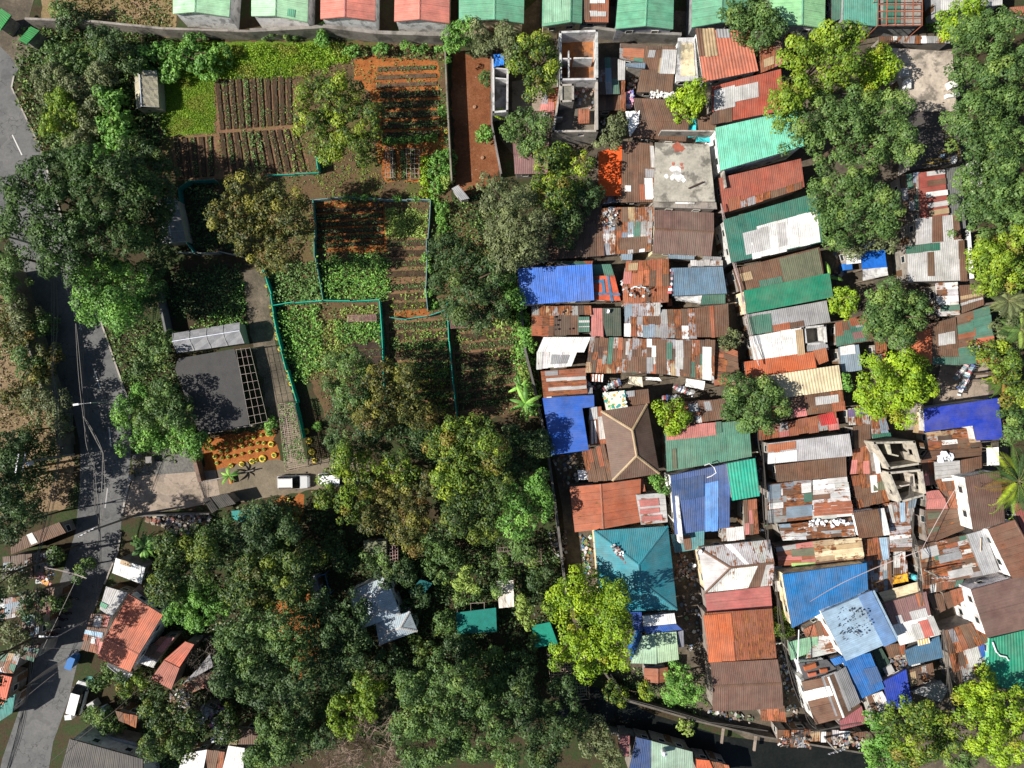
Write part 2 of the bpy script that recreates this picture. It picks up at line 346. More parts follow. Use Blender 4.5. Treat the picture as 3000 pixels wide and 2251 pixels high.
def panels(mb, q, nu, nv, pal, r, rust=None, lift=.03, over=.0, drop=0.0, flip=False, shuffle=True, gap=.012):
    """sheets laid on the plane a,b (top edge) c,d (bottom edge); nu columns, nv courses"""
    a, b, c, d = q
    LU = ((b-a).length + (c-d).length)/2; LV = ((d-a).length + (c-b).length)/2
    nrm = (b-a).cross(d-a); nrm.normalize()
    if nrm.z < 0: nrm = -nrm
    def pt(u, v, h=0): return lerp(lerp(a, b, u), lerp(d, c, u), v) + nrm*h
    for i in range(nu):
        cuts = [0] + sorted((j + (r.uniform(-.28, .28) if shuffle else 0))/nv for j in range(1, nv)) + [1]
        for j in range(nv):
            if drop and r.random() < drop: continue
            u0, u1, v0, v1 = i/nu, (i+1)/nu, cuts[j], cuts[j+1]
            if over:
                if j == 0: v0 -= r.uniform(-.3, 1)*over/LV
                if j == nv-1: v1 += r.uniform(-.3, 1)*over/LV
                if i == 0: u0 -= r.uniform(-.3, 1)*over/LU
                if i == nu-1: u1 += r.uniform(-.3, 1)*over/LU
            col, ru = pick(pal, r)
            if rust is not None: ru = max(0, rust + r.uniform(-.08, .08))
            h = lift*(r.random() if shuffle else .5) + .012
            w = gap/LU; s = r.gauss(0, .035)*over*6/LU if over else 0
            P = [pt(u0+w+s, v0, h), pt(u1-w+s, v0, h), pt(u1-w-s, v1, h), pt(u0+w-s, v1, h)]
            U = [(u0*LU, v0*LV), (u1*LU, v0*LV), (u1*LU, v1*LV), (u0*LU, v1*LV)]
            if flip: U = [(y, x) for x, y in U]
            mb.face(P, col, ru, U)
            D = nrm*-(h+.01)
            for k in range(4): mb.face([P[k], P[k]+D, P[(k+1) % 4]+D, P[(k+1) % 4]], col, ru)
def slab(mb, q, col, th=.07):
    q = [Vector(p) for p in q]
    if (q[1]-q[0]).cross(q[2]-q[0]).z < 0: q = q[::-1]
    mb.prism(q, th, col, .3)

HOUSES = []
def house(key, quad, z, label, pal='rustmix', kind='shed', ridge='h', frac=.5, rise=1.0, slope=None, nu=None, nv=None, flip=False, rust=None, patches=(), wall='dwall', mat='sheet', over=.12, cat='house', name='shanty_house', cap=None, win=1, seed=None, hip=.28, hip2=None, inset=.3, cut=None, group=None, z0=0):
    """quad: TL TR BR BL of the roof in picture coordinates at roof height"""
    r = random.Random(seed if seed is not None else hash_s(label))
    v = [float(t) for t in quad.split()]; pp = [(v[i], v[i+1]) for i in (0, 2, 4, 6)]
    uniform = isinstance(pal, tuple) or pal in C
    if slope is None: slope = r.choice([-1, 1])*r.uniform(.08, .3) if kind == 'shed' else 0
    zs = [z+slope, z+slope, z-slope, z-slope] if not flip else [z+slope, z-slope, z-slope, z+slope]
    if kind != 'shed': zs = [z]*4
    q = [Wp(key, *p, zz) for p, zz in zip(pp, zs)]
    cen = sum(q, Vector())/4; org = (cen.x, cen.y, z0)
    root = thing(name, label, cat, org, group)
    W1 = ((q[1]-q[0]).length+(q[2]-q[3]).length)/2; L1 = ((q[3]-q[0]).length+(q[2]-q[1]).length)/2
    mb = MB(); basec = tuple(t*.6 for t in pick(pal, r)[0]); sh = not uniform
    planes = []; capcol = C[cap] if cap else (jit(C[pal] if isinstance(pal, str) else pal, .1) if uniform else C['brown']); caps = []; tops = []
    if kind == 'shed': planes = [(q, W1, L1)]
    elif kind == 'gable':
        up = Vector((0, 0, rise))
        if ridge == 'h':
            A = lerp(q[0], q[3], frac)+up; B = lerp(q[1], q[2], frac)+up
            planes = [([A, B, q[1], q[0]], W1, L1*frac), ([A, B, q[2], q[3]], W1, L1*(1-frac))]
        else:
            A = lerp(q[0], q[1], frac)+up; B = lerp(q[3], q[2], frac)+up
            planes = [([A, B, q[3], q[0]], L1, W1*frac), ([A, B, q[2], q[1]], L1, W1*(1-frac))]
        caps = [(A, B)]; tops = [A, B]
    elif kind == 'hip':
        up = Vector((0, 0, rise))
        if ridge == 'v':
            A = lerp(lerp(q[0], q[1], frac), lerp(q[3], q[2], frac), hip)+up; B = lerp(lerp(q[0], q[1], frac), lerp(q[3], q[2], frac), 1-hip)+up
            planes = [([A, A, q[1], q[0]], W1, L1*hip), ([B, B, q[2], q[3]], W1, L1*hip), ([A, B, q[3], q[0]], L1, W1*frac), ([A, B, q[2], q[1]], L1, W1*(1-frac))]
            caps = [(A, B), (A, q[0]), (A, q[1]), (B, q[2]), (B, q[3])]
        else:
            m0, m1 = lerp(q[0], q[3], frac), lerp(q[1], q[2], frac)
            h2 = hip if hip2 is None else hip2; A = lerp(m0, m1, hip)+up; B = lerp(m0, m1, 1-h2)+up
            planes = [([A, B, q[1], q[0]], W1, L1*frac), ([A, B, q[2], q[3]], W1, L1*(1-frac)), ([A, A, q[3], q[0]], L1, W1*hip), ([B, B, q[2], q[1]], L1, W1*hip)]
            caps = [(A, B), (A, q[0]), (A, q[3])] + ([(B, q[1]), (B, q[2])] if h2 > .05 else [])
    for (pq, lu, lv) in planes:
        if kind == 'shed' and flip: pq = [pq[1], pq[2], pq[3], pq[0]]; lu, lv = lv, lu
        slab(mb, [p - Vector((0, 0, .11)) for p in pq] if (pq[0]-pq[1]).length > .01 else [pq[0], pq[2], pq[3]], basec)
        tri = (pq[0]-pq[1]).length < .01
        if nu is None or nv is None or kind != 'shed':
            pu = max(1, round(lu/(.88 if not uniform else 1.1))); pv = max(1, round(lv/(1.7 if not uniform else 3.2)))
        if nu and kind == 'shed': pu = nu
        if nv and kind == 'shed': pv = nv
        if tri or kind == 'hip':
            # courses cut to the triangle / trapezium: narrow strips each running to the ridge
            colp = pick(pal, r)
            for i in range(pu):
                u0, u1 = i/pu, (i+1)/pu
                def top(u): return pq[0] if tri else lerp(pq[0], pq[1], u)
                P = [top(u0), top(u1), lerp(pq[3], pq[2], u1), lerp(pq[3], pq[2], u0)]
                col, ru = colp if r.random() < .78 else pick(pal, r)
                col = jit(col, .05, r)
                if rust is not None: ru = rust
                e = (pq[2]-pq[3]).normalized(); o0 = pq[3]
                def uvp(p): d = p-o0; x = d.dot(e); return (x, (d-e*x).length)
                P = [p+Vector((0, 0, .015)) for p in P]
                if tri: P = [P[0], P[2], P[3]]
                if (P[1]-P[0]).cross(P[2]-P[0]).z < 0: P = P[::-1]
                mb.face(P, col, ru, [uvp(p) for p in P])
        else:
            panels(mb, pq, pu, pv, pal, r, rust, lift=.07 if sh else .014, over=over if sh else 0, shuffle=sh, drop=0, gap=.012)
    # visible replacement sheets, given in picture coordinates
    if patches:
        O = Vector((q[0].x, q[0].y)); U = Vector((q[1].x-q[0].x, q[1].y-q[0].y)); V = Vector((q[3].x-q[0].x, q[3].y-q[0].y)); det = U.x*V.y-U.y*V.x
        for px in patches:
            x0, y0, x1, y1, pal2 = px[:5]; n2 = px[5] if len(px) > 5 else None; hz = px[6] if len(px) > 6 else 0
            def onroof(x, y):
                p = Wp(key, x, y, z+ (rise*.5 if kind != 'shed' else 0)); dx, dy = p.x-O.x, p.y-O.y
                u = (dx*V.y-dy*V.x)/det; w = (U.x*dy-U.y*dx)/det
                u, w = max(-.02, min(1.02, u)), max(-.02, min(1.02, w))
                zz = lerp(lerp(q[0].z, q[1].z, u), lerp(q[3].z, q[2].z, u), w)
                if kind == 'gable':
                    t = w if ridge == 'h' else u
                    zz = z + rise*(t/frac if t < frac else (1-t)/(1-frac))
                p = lerp(lerp(q[0], q[1], u), lerp(q[3], q[2], u), w); p.z = zz; return p
            # follow the roof's own axes: rotate the rectangle with the top edge
            ax = (pp[1][0]-pp[0][0], pp[1][1]-pp[0][1]); sk = ax[1]/max(1, abs(ax[0])) if abs(ax[0]) > abs(ax[1]) else 0
            mx = (x0+x1)/2; bx = (pp[3][0]-pp[0][0])/max(1, abs(pp[3][1]-pp[0][1])); my = (y0+y1)/2
            cr = [(x0+bx*(y0-my), y0+sk*(x0-mx)), (x1+bx*(y0-my), y0+sk*(x1-mx)), (x1+bx*(y1-my), y1+sk*(x1-mx)), (x0+bx*(y1-my), y1+sk*(x0-mx))]
            Q = [onroof(*p)+Vector((0, 0, .065+r.random()*.02)) for p in cr]
            lu, lv = (Q[1]-Q[0]).length, (Q[3]-Q[0]).length
            if lu < .1 or lv < .1: continue
            if flip: Q = [Q[1], Q[2], Q[3], Q[0]]; lu, lv = lv, lu
            panels(mb, Q, n2 or max(1, round(lu/1.1)), max(1, round(lv/2.4)), pal2, r, None, lift=.02, over=.08)
    roof = mb.build('roof', M[mat], root, org)
    if caps:
        mc = MB()
        for A, B in caps:
            d = (B-A).normalized(); n = Vector((-d.y, d.x, 0)).normalized()*.16; h = Vector((0, 0, .09))
            mc.face([A-n+h*.3, B-n+h*.3, B+h, A+h], capcol, .25 if cap in ('tan', 'cream') else .1); mc.face([A+h, B+h, B+n+h*.3, A+n+h*.3], capcol, .25 if cap in ('tan', 'cream') else .1)
            mc.face([A-n+h*.3, A+n+h*.3, B+n+h*.3, B-n+h*.3], capcol, .1)
        mc.build('ridge_cap', M['sheet_fine'], roof, (0, 0, 0)).location = (-org[0], -org[1], -org[2])
        
    # walls
    mw = MB(); wc = jit(C[wall] if isinstance(wall, str) else wall, .1, r)
    wq = []
    for p in q:
        d = Vector((p.x-cen.x, p.y-cen.y, 0)); d = d*(1-min(.4, inset/d.length)) if d.length else d
        wq.append(Vector((cen.x+d.x, cen.y+d.y, p.z-.12)))
    for i in range(4):
        a, b = wq[i], wq[(i+1) % 4]; a0, b0 = Vector((a.x, a.y, z0)), Vector((b.x, b.y, z0))
        mw.face([b0, a0, a, b], wc, 0)
    if kind == 'gable':
        sets = ((3, 0), (1, 2)) if ridge == 'h' else ((0, 1), (2, 3))
        for (i, j), T in zip(sets, tops):
            a, b = wq[i], wq[j]; t = lerp(a, b, frac if (i, j) in ((0, 1),) or (i, j) == (1, 2) else 1-frac); t = Vector((t.x, t.y, T.z-.14))
            mw.face([a, b, t], wc, 0)
    mw.face([wq[0]-Vector((0, 0, .01)), wq[1]-Vector((0, 0, .01)), wq[2]-Vector((0, 0, .01)), wq[3]-Vector((0, 0, .01))][::-1], wc)
    wo = mw.build('wall', M['wall'], root, org)
    # openings on the wall facing the middle of the picture
    if win:
        fl = []
        for i in range(4):
            a, b = wq[i], wq[(i+1) % 4]; m = (a+b)/2; n = Vector(((b-a).y, -(b-a).x, 0)); L = n.length
            if L < 1.2: continue
            n /= L
            if n.dot(m-cen) < 0: n = -n
            fl.append((n.dot(-m.normalized()), a, b, n, L))
        fl.sort(key=lambda t: -t[0])
        for k, (sc_, a, b, n, L) in enumerate(fl[:2 if win > 1 else 1]):
            ang = math.atan2(n.y, n.x)+math.pi/2; nw = 2 if L > 5 else 1
            zt = min(a.z, b.z)
            slots = [.28, .75] if nw == 2 else [.7]
            for s in slots:
                for st in ([zt-1.6] if zt-z0 < 4.6 else [z0+1.0, zt-1.7]):
                    p = lerp(a, b, s)+n*.03
                    w = shared('window', _uf, M['plain']); w.parent = root; w.location = (p.x-org[0], p.y-org[1], st-z0); w.rotation_euler.z = ang; w.scale = (1.0, 1, .95)
                    g = shared('pane', _pane, M['glass']); g.parent = w
            if k == 0 and L > 2.2:
                p = lerp(a, b, .5 if nw == 2 else .3)+n*.03
                dd = shared('door', _door, M['plain']); dd.parent = root; dd.location = (p.x-org[0], p.y-org[1], 0); dd.rotation_euler.z = ang
    HOUSES.append(root); return root

def hash_s(s):
    h = 5381
    for ch in s: h = (h*33 + ord(ch)) & 0x7fffffff
    return h

def polyroof(key, poly, z, label, col, name='lean_to', cat='shed', mat='sheet', wall='dwall', wl=.9, flip=False, panelw=1.1, slope=0.0, posts=False):
    """flat many-cornered roof laid in strips, with walls under it"""
    P = pts(key, poly, z); cen = sum(P, Vector())/len(P); org = (cen.x, cen.y, 0)
    root = thing(name, label, cat, org); mb = MB(); col = C[col] if isinstance(col, str) else col
    if sum((P[i].x*P[(i+1) % len(P)].y - P[(i+1) % len(P)].x*P[i].y) for i in range(len(P))) < 0: P = P[::-1]
    e = (pts(key, poly, z)[1]-pts(key, poly, z)[0]).normalized(); n = Vector((-e.y, e.x, 0))
    uv = [((p-cen).dot(e), (p-cen).dot(n)) for p in P]
    if flip: uv = [(b, a) for a, b in uv]
    mb.prism(P, .07, col, .0, uv); mb.build('roof', M[mat], root, org)
    mw = MB(); Q = [cen + (p-cen)*(.93) for p in P]; Q = [Vector((p.x, p.y, z-.1)) for p in Q]
    if posts:
        for p in Q: mw = MB(); mw.box((p.x, p.y, 0), .1, .1, z-.1, (.25, .2, .15)); mw.build('post', M['bamboo'], root, org)
    else:
        for i in range(len(Q)):
            a, b = Q[i], Q[(i+1) % len(Q)]; mw.face([Vector((b.x, b.y, 0)), Vector((a.x, a.y, 0)), a, b][::-1], C[wall])
        mw.build('wall', M['wall'], root, org)
    return root

def ruin(key, outer, z, floor_z, label, inner=(), th=.28, wc='conc', fc=(.3, .27, .22), holes=True, fmat='concrete', openings=()):
    """roofless masonry shell: walls round a quad, floor slab inside, inner wall lines, openings cut through a side"""
    P = pts(key, outer, z); cen = sum(P, Vector())/len(P); org = (cen.x, cen.y, 0)
    root = thing('roofless_house', label, 'ruin', org); mb = MB(); col = C[wc] if isinstance(wc, str) else wc
    n = len(P); ops = {}
    for i, t, w, zb, zt in openings: ops.setdefault(i, []).append((t, w, zb, zt))
    for i in range(n):
        a, b = P[i], P[(i+1) % n]; L = (b-a).length; d = (b-a).normalized()*th/2; cur = 0
        for t, w, zb, zt in sorted(ops.get(i, [])):
            t0, t1 = t-w/2/L, t+w/2/L
            mb.wallseg(lerp(a, b, cur)-(d if cur == 0 else d*0), lerp(a, b, t0), 0, z, th, jit(col, .06))
            mb.wallseg(lerp(a, b, t0), lerp(a, b, t1), 0, zb, th*.98, col)
            if zt < z: mb.wallseg(lerp(a, b, t0), lerp(a, b, t1), zt, z, th*.98, col)
            cur = t1
        mb.wallseg(lerp(a, b, cur)-(d if cur == 0 else d*0), b+d*.9, 0, z, th, jit(col, .06))
    mb.build('wall', M['wall'], root, org)
    mf = MB(); Q = [cen+(p-cen)*.97 for p in P]; mf.prism([Vector((p.x, p.y, floor_z)) for p in reversed(Q)], .2, fc); mf.build('floor', M[fmat], root, org)
    if inner:
        mi = MB()
        for s in inner:
            L = pts(key, s, z-.1)
            for a, b in zip(L, L[1:]): mi.wallseg(a, b, floor_z, z-.15, th*.6, jit(col, .1))
        mi.build('partition', M['wall'], root, org)
    return root

# ------------------------------------------------------------------ foliage
LEAFCOL = dict(
 mango=[((.07, .13, .02), 4), ((.17, .27, .025), 3), ((.34, .43, .03), 2.4), ((.24, .15, .03), .8), ((.04, .08, .022), 3.5)],
 mangod=[((.05, .10, .022), 5), ((.11, .17, .03), 3), ((.26, .32, .03), .9), ((.15, .12, .03), .6), ((.03, .06, .02), 4)],
 mangobrown=[((.07, .09, .02), 4), ((.14, .14, .03), 3), ((.32, .30, .045), 1.6), ((.20, .115, .035), 1.2), ((.035, .055, .018), 3.5)],
 lime=[((.24, .38, .018), 4), ((.38, .52, .025), 2.6), ((.12, .23, .02), 3), ((.34, .26, .03), .3)],
 yellow=[((.17, .27, .02), 4), ((.31, .42, .03), 2.2), ((.09, .17, .022), 3.4), ((.28, .2, .04), .4)],
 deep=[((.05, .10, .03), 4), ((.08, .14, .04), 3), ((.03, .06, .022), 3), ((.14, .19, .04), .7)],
 mid=[((.085, .16, .04), 4), ((.135, .23, .055), 3), ((.045, .095, .028), 3), ((.22, .31, .06), 1)],
 bright=[((.12, .28, .045), 4), ((.22, .42, .07), 3), ((.07, .17, .035), 2)],
 olive=[((.14, .17, .07), 4), ((.2, .23, .09), 3), ((.09, .11, .05), 3)],
 fern=[((.05, .105, .022), 4), ((.085, .16, .03), 2.4), ((.03, .065, .018), 3)],
 grass=[((.19, .34, .015), 4), ((.27, .40, .025), 3), ((.12, .24, .015), 2), ((.3, .32, .05), .5)],
 veg=[((.11, .22, .05), 4), ((.17, .3, .08), 3), ((.08, .15, .04), 2)],
 pale=[((.3, .4, .08), 4), ((.22, .32, .06), 3)],
 dry=[((.22, .17, .07), 3), ((.15, .15, .04), 3), ((.3, .22, .12), 1)])
def leafcols(kind, n, r):
    L = LEAFCOL[kind]; w = np.array([x[1] for x in L], float); w /= w.sum()
    return np.array([x[0] for x in L])[r.choice(len(L), n, p=w)]
def leafmesh(name, cen, nrm, length, width, col, mat, parent, org):
    """cen,nrm (n,3); each leaf is a four-cornered blade"""
    n = len(cen); nrm = nrm/np.maximum(1e-6, np.linalg.norm(nrm, axis=1, keepdims=True))
    t = rng.normal(size=(n, 3)); t -= nrm*(t*nrm).sum(1, keepdims=True); t /= np.linalg.norm(t, axis=1, keepdims=True)
    b = np.cross(nrm, t); L = (length*rng.uniform(.7, 1.3, (n, 1))); W_ = (width*rng.uniform(.7, 1.3, (n, 1)))
    droop = nrm*L*.12
    V = np.stack([cen-t*L/2-droop, cen-b*W_/2+t*L*.06, cen+t*L/2-droop, cen+b*W_/2+t*L*.06], 1).reshape(-1, 3) - np.array(org)
    me = bpy.data.meshes.new(name); me.vertices.add(4*n); me.vertices.foreach_set('co', V.astype(np.float32).ravel())
    me.loops.add(4*n); me.loops.foreach_set('vertex_index', np.arange(4*n, dtype=np.int32))
    me.polygons.add(n); me.polygons.foreach_set('loop_start', np.arange(0, 4*n, 4, dtype=np.int32))
    me.update(calc_edges=True)
    ca = me.color_attributes.new('Col', 'FLOAT_COLOR', 'CORNER')
    cc = np.concatenate([col, np.ones((n, 1))], 1); ca.data.foreach_set('color', np.repeat(cc, 4, axis=0).astype(np.float32).ravel())
    me.materials.append(mat); o = bpy.data.objects.new(name, me); SC.collection.objects.link(o)
    if parent: o.parent = parent
    else: o.location = org
    return o
LEAFN = 0
def crown_arrays(lobes, kind, rc, leaf, dens=1.0, depthk=.75, inner=.38, floor_z=.3, seed=0, tintvar=.3, relief=None):
    """lobes: (x,y,r,ztop). Poisson-spaced leaf clumps over the domes; returns cen,nrm,col"""
    relief = rc*.75 if relief is None else relief
    r = np.random.default_rng(seed); Ls = np.array(lobes, float)
    x0, x1 = (Ls[:, 0]-Ls[:, 2]).min(), (Ls[:, 0]+Ls[:, 2]).max(); y0, y1 = (Ls[:, 1]-Ls[:, 2]).min(), (Ls[:, 1]+Ls[:, 2]).max()
    clumps = []; grid = {}; sp = rc*1.12; Ls[:, 2] = np.maximum(Ls[:, 2]*.6, Ls[:, 2]-rc*.25); ph = r.uniform(0, 6.28, 6)
    ntry = int((x1-x0)*(y1-y0)/(rc*rc)*9)+40
    X = r.uniform(x0, x1, ntry); Y = r.uniform(y0, y1, ntry)
    for x, y in zip(X, Y):
        d = np.hypot(Ls[:, 0]-x, Ls[:, 1]-y)/Ls[:, 2]
        ok = d < 1
        if not ok.any(): continue
        zz = Ls[:, 3]-Ls[:, 2]*depthk*(1-np.sqrt(np.clip(1-d*d, 0, 1))); zz[~ok] = -99; i = int(zz.argmax()); z = zz[i]
        z += relief*(math.sin(x*1.25+ph[0]+1.3*math.sin(y*.8+ph[1]))+math.sin(y*1.35+ph[2]+1.3*math.sin(x*.7+ph[3]))-.6)
        gk = (int(x//sp), int(y//sp)); bad = False
        for a in (-1, 0, 1):
            for b in (-1, 0, 1):
                for (u, v) in grid.get((gk[0]+a, gk[1]+b), ()):
                    if (u-x)**2+(v-y)**2 < sp*sp*.8: bad = True
        if bad: continue
        grid.setdefault(gk, []).append((x, y)); e = d[i]
        clumps.append((x, y, max(floor_z+rc*.4, z-rc*.6+r.uniform(-.6, .35)*rc), rc*r.uniform(.62, 1.28), e))
    # a lower, sparser layer gives the crown its body and its dark depth
    low = [(x+r.normal()*rc*.5, y+r.normal()*rc*.5, max(floor_z+.2, z-rc*r.uniform(1.3, 2.6)), rr*1.05, e) for x, y, z, rr, e in clumps if r.random() < inner and z > rc*2]
    CE, NR, CO = [], [], []
    for x, y, z, rr, e in clumps+low:
        m = max(6, int(dens*2*math.pi*rr*rr*.95/(leaf*leaf*.36)))
        d = r.normal(size=(m, 3)); d /= np.linalg.norm(d, axis=1, keepdims=True)
        d[:, 2] = np.where(d[:, 2] < -.25, -d[:, 2], d[:, 2])
        rad = rr*np.clip(r.normal(.93, .13, (m, 1)), .4, 1.25)
        c = np.array([[x, y, z]]) + d*rad*np.array([[1, 1, .8]])
        CE.append(c); NR.append(d+r.normal(size=(m, 3))*.3+np.array([[0, 0, .25]]))
        base = leafcols(kind, 1, r)[0]*r.uniform(1-tintvar, 1+tintvar); CO.append(.5*base+.5*leafcols(kind, m, r))
    c = np.concatenate(CE); c[:, 2] = np.maximum(c[:, 2], .08)
    return c, np.concatenate(NR), np.concatenate(CO)
def lob(key, s, ztop):
    v = [float(t) for t in s.split()]; out = []; k = MPP*(1.356 if key == 'F' else 1/2.7667)
    r = random.Random(hash_s(s))
    for i in range(0, len(v), 3):
        z = ztop*r.uniform(.86, 1.0); p = Wp(key, v[i], v[i+1], z*.92); out.append((p.x, p.y, v[i+2]*k*(CAMH-z)/CAMH, z))
    return out
def tree(key, s, h, kind, label, rc=.9, leaf=.34, name='tree', cat='tree', dens=1.0, group=None, depthk=.75):
    global LEAFN
    h *= 1.12*random.Random(hash_s(label)*7).uniform(.86, 1.22)
    L = [(a, b_, r_*.93, z_) for a, b_, r_, z_ in lob(key, s, h)]; w = sum(l[2]**2 for l in L); cx = sum(l[0]*l[2]**2 for l in L)/w; cy = sum(l[1]*l[2]**2 for l in L)/w
    org = (cx, cy, 0); root = thing(name, label, cat, org, group)
    ce, nr, co = crown_arrays(L, kind, rc, leaf, dens, depthk=depthk, seed=hash_s(label))
    LEAFN += len(ce); leafmesh('crown', ce, nr, leaf, leaf*.62, co, M['leaf'], root, org)
    mb = MB(); R = max(.12, math.sqrt(w)*.05); col = (.09, .06, .04)
    top = Vector((cx, cy, h*.55)); mb.tube([(cx, cy, 0), (cx+.1, cy, h*.25), tuple(top)], R, col, 8, R*.7)
    for l in L: 
        e = Vector((l[0], l[1], l[3]-l[2]*.35)); mb.tube([top-Vector((0, 0, h*.1)), lerp(top, e, .5)+Vector((0, 0, .25)), e], R*.5, col, 5, R*.12)
    mb.build('trunk', M['bark'], root, org); return root
def shrub(key, s, h, kind, label, rc=.5, leaf=.3, name='shrub', cat='shrub', dens=1.0, group=None, parent=None):
    global LEAFN
    L = lob(key, s, h); cx = sum(l[0] for l in L)/len(L); cy = sum(l[1] for l in L)/len(L); org = (cx, cy, 0)
    ce, nr, co = crown_arrays(L, kind, rc, leaf, dens, depthk=min(1.2, .8*h/max(.4, max(l[2] for l in L))), inner=.15, floor_z=.05, seed=hash_s(label+s))
    LEAFN += len(ce); o = leafmesh(name, ce, nr, leaf, leaf*.65, co, M['leaf'], None, org)
    return tag(o, label, cat, group)
def inpoly(P, X, Y):
    ins = np.zeros(len(X), bool); n = len(P); j = n-1
    for i in range(n):
        xi, yi, xj, yj = P[i].x, P[i].y, P[j].x, P[j].y
        c = ((yi > Y) != (yj > Y)) & (X < (xj-xi)*(Y-yi)/(yj-yi+1e-12)+xi); ins ^= c; j = i
    return ins
def carpet(key, poly, kind, label, per_m2=14, leaf=.26, h=.25, name='ground_cover', cat='ground cover', patch=.55, upright=.5, parent=None, org=None, kindtag='stuff'):
    global LEAFN
    P = pts(key, poly); xs = [p.x for p in P]; ys = [p.y for p in P]
    n = int((max(xs)-min(xs))*(max(ys)-min(ys))*per_m2); r = np.random.default_rng(hash_s(label+poly))
    X = r.uniform(min(xs), max(xs), n); Y = r.uniform(min(ys), max(ys), n); k = inpoly(P, X+.45*np.sin(Y*2.1)+r.normal(size=n)*.3, Y+.45*np.sin(X*2.3)+r.normal(size=n)*.3)
    ph = r.uniform(0, 6, 6)
    f = (np.sin(X*1.1+ph[0]+np.sin(Y*.7))+np.sin(Y*1.3+ph[1]+np.sin(X*.9))+np.sin((X+Y)*2.3+ph[2])*.7+np.sin((X-Y)*3.7+ph[3])*.5)/3.2
    k &= f > (patch*-2+1)*.9 - r.uniform(0, .5, n); X, Y, f = X[k], Y[k], f[k]
    if len(X) < 3: return None
    Z = np.abs(r.normal(size=len(X)))*h*.5*(1+f)+.05; c = np.stack([X, Y, Z], 1)
    nr = r.normal(size=c.shape)*upright+np.array([[0, 0, 1.0]]); co = leafcols(kind, len(X), r)*(1+.22*f[:, None])
    if kind == 'grass':
        w = np.clip(np.sin(X*.8+ph[4]+np.sin(Y*1.3))*np.sin(Y*.9+ph[5])*1.2-.1, 0, .8)[:, None]; co = co*(1-w)+np.array([[.25, .26, .035]])*w
    o_ = org or (sum(xs)/len(xs), sum(ys)/len(ys), 0); LEAFN += len(X)
    o = leafmesh(name, c, nr, leaf, leaf*.6, co, M['leaf'], parent, o_)
    if parent: return o
    return tag(o, label, cat, None, kindtag)

def palm(key, x, y, h, R, label, kind='mid', nf=15, name='palm_tree', cat='palm tree', leafw=.07, seed=1, stiff=.5):
    p = Wp(key, x, y, h); org = (p.x, p.y, 0); r = random.Random(hash_s(label)); root = thing(name, label, cat, org)
    mb = MB(); mb.tube([(p.x, p.y, 0), (p.x+.1, p.y+.05, h*.5), (p.x, p.y, h-.2)], .2, (.16, .13, .1), 8, .13); mb.build('trunk', M['bark'], root, org)
    rg = np.random.default_rng(hash_s(label)); mb = MB()
    for i in range(nf):
        a = 2*math.pi*i/nf+r.uniform(-.2, .2); up = r.uniform(.1, .8); L = R*r.uniform(.8, 1.05); d = Vector((math.cos(a), math.sin(a), 0)); sd = Vector((-d.y, d.x, 0))
        base = leafcols(kind, 1, rg)[0]; pth = []
        for t in np.linspace(0, 1, 9): pth.append(Vector((p.x, p.y, h))+d*L*t+Vector((0, 0, L*(up*.5*math.sin(t*math.pi*.7)-.42*t*t*stiff*1.4))))
        mb.tube(pth[::2], .035, (.2, .2, .08), 3, .01)
        for k in range(26):
            t = .1+.9*k/25; i0 = min(7, int(t*8)); q = lerp(pth[i0], pth[i0+1], t*8-i0); ll = L*.22*math.sin(min(1, t*1.15)*math.pi*.9+.25)**.7 if t < .97 else L*.1
            for s in (-1, 1):
                e = q+(sd*s*.85+d*.5).normalized()*ll+Vector((0, 0, -ll*.3)); w = d*leafw*1.4; col = tuple(base*r.uniform(.75, 1.25))
                mb.face([q-w*.5, lerp(q, e, .5)-w, e, lerp(q, e, .5)+w], col)
    mb.build('frond', M['leaf'], root, org); return root
def banana(key, x, y, h, R, label, n=8, name='banana_plant', cat='banana plant', kind='bright', wid=.22):
    p = Wp(key, x, y, h); org = (p.x, p.y, 0); r = random.Random(hash_s(label)); root = thing(name, label, cat, org)
    mb = MB(); mb.tube([(p.x, p.y, 0), (p.x, p.y, h)], .13, (.18, .2, .07), 7, .08); mb.build('stem', M['bark'], root, org)
    rg = np.random.default_rng(hash_s(label)); mb = MB()
    for i in range(n):
        a = 2*math.pi*i/n+r.uniform(-.25, .25); L = R*r.uniform(.75, 1.1); d = Vector((math.cos(a), math.sin(a), 0)); sd = Vector((-d.y, d.x, 0)); up = r.uniform(.2, .7)
        c = leafcols(kind, 1, rg)[0]*r.uniform(.8, 1.3); prev = None
        for t in np.linspace(0, 1, 8):
            q = Vector((p.x, p.y, h))+d*L*t+Vector((0, 0, L*(up*math.sin(t*2.2)*.5-.35*t*t))); w = wid*L*.5*math.sin(math.pi*min(1, t*.92+.06))**.6
            cur = (q-sd*w-Vector((0, 0, w*.4)), q, q+sd*w-Vector((0, 0, w*.4)))
            if prev:
                mb.face([prev[0], cur[0], cur[1], prev[1]], tuple(c*r.uniform(.85, 1.1))); mb.face([prev[1], cur[1], cur[2], prev[2]], tuple(c*r.uniform(.85, 1.1)))
            prev = cur
    mb.build('frond', M['leaf'], root, org); return root
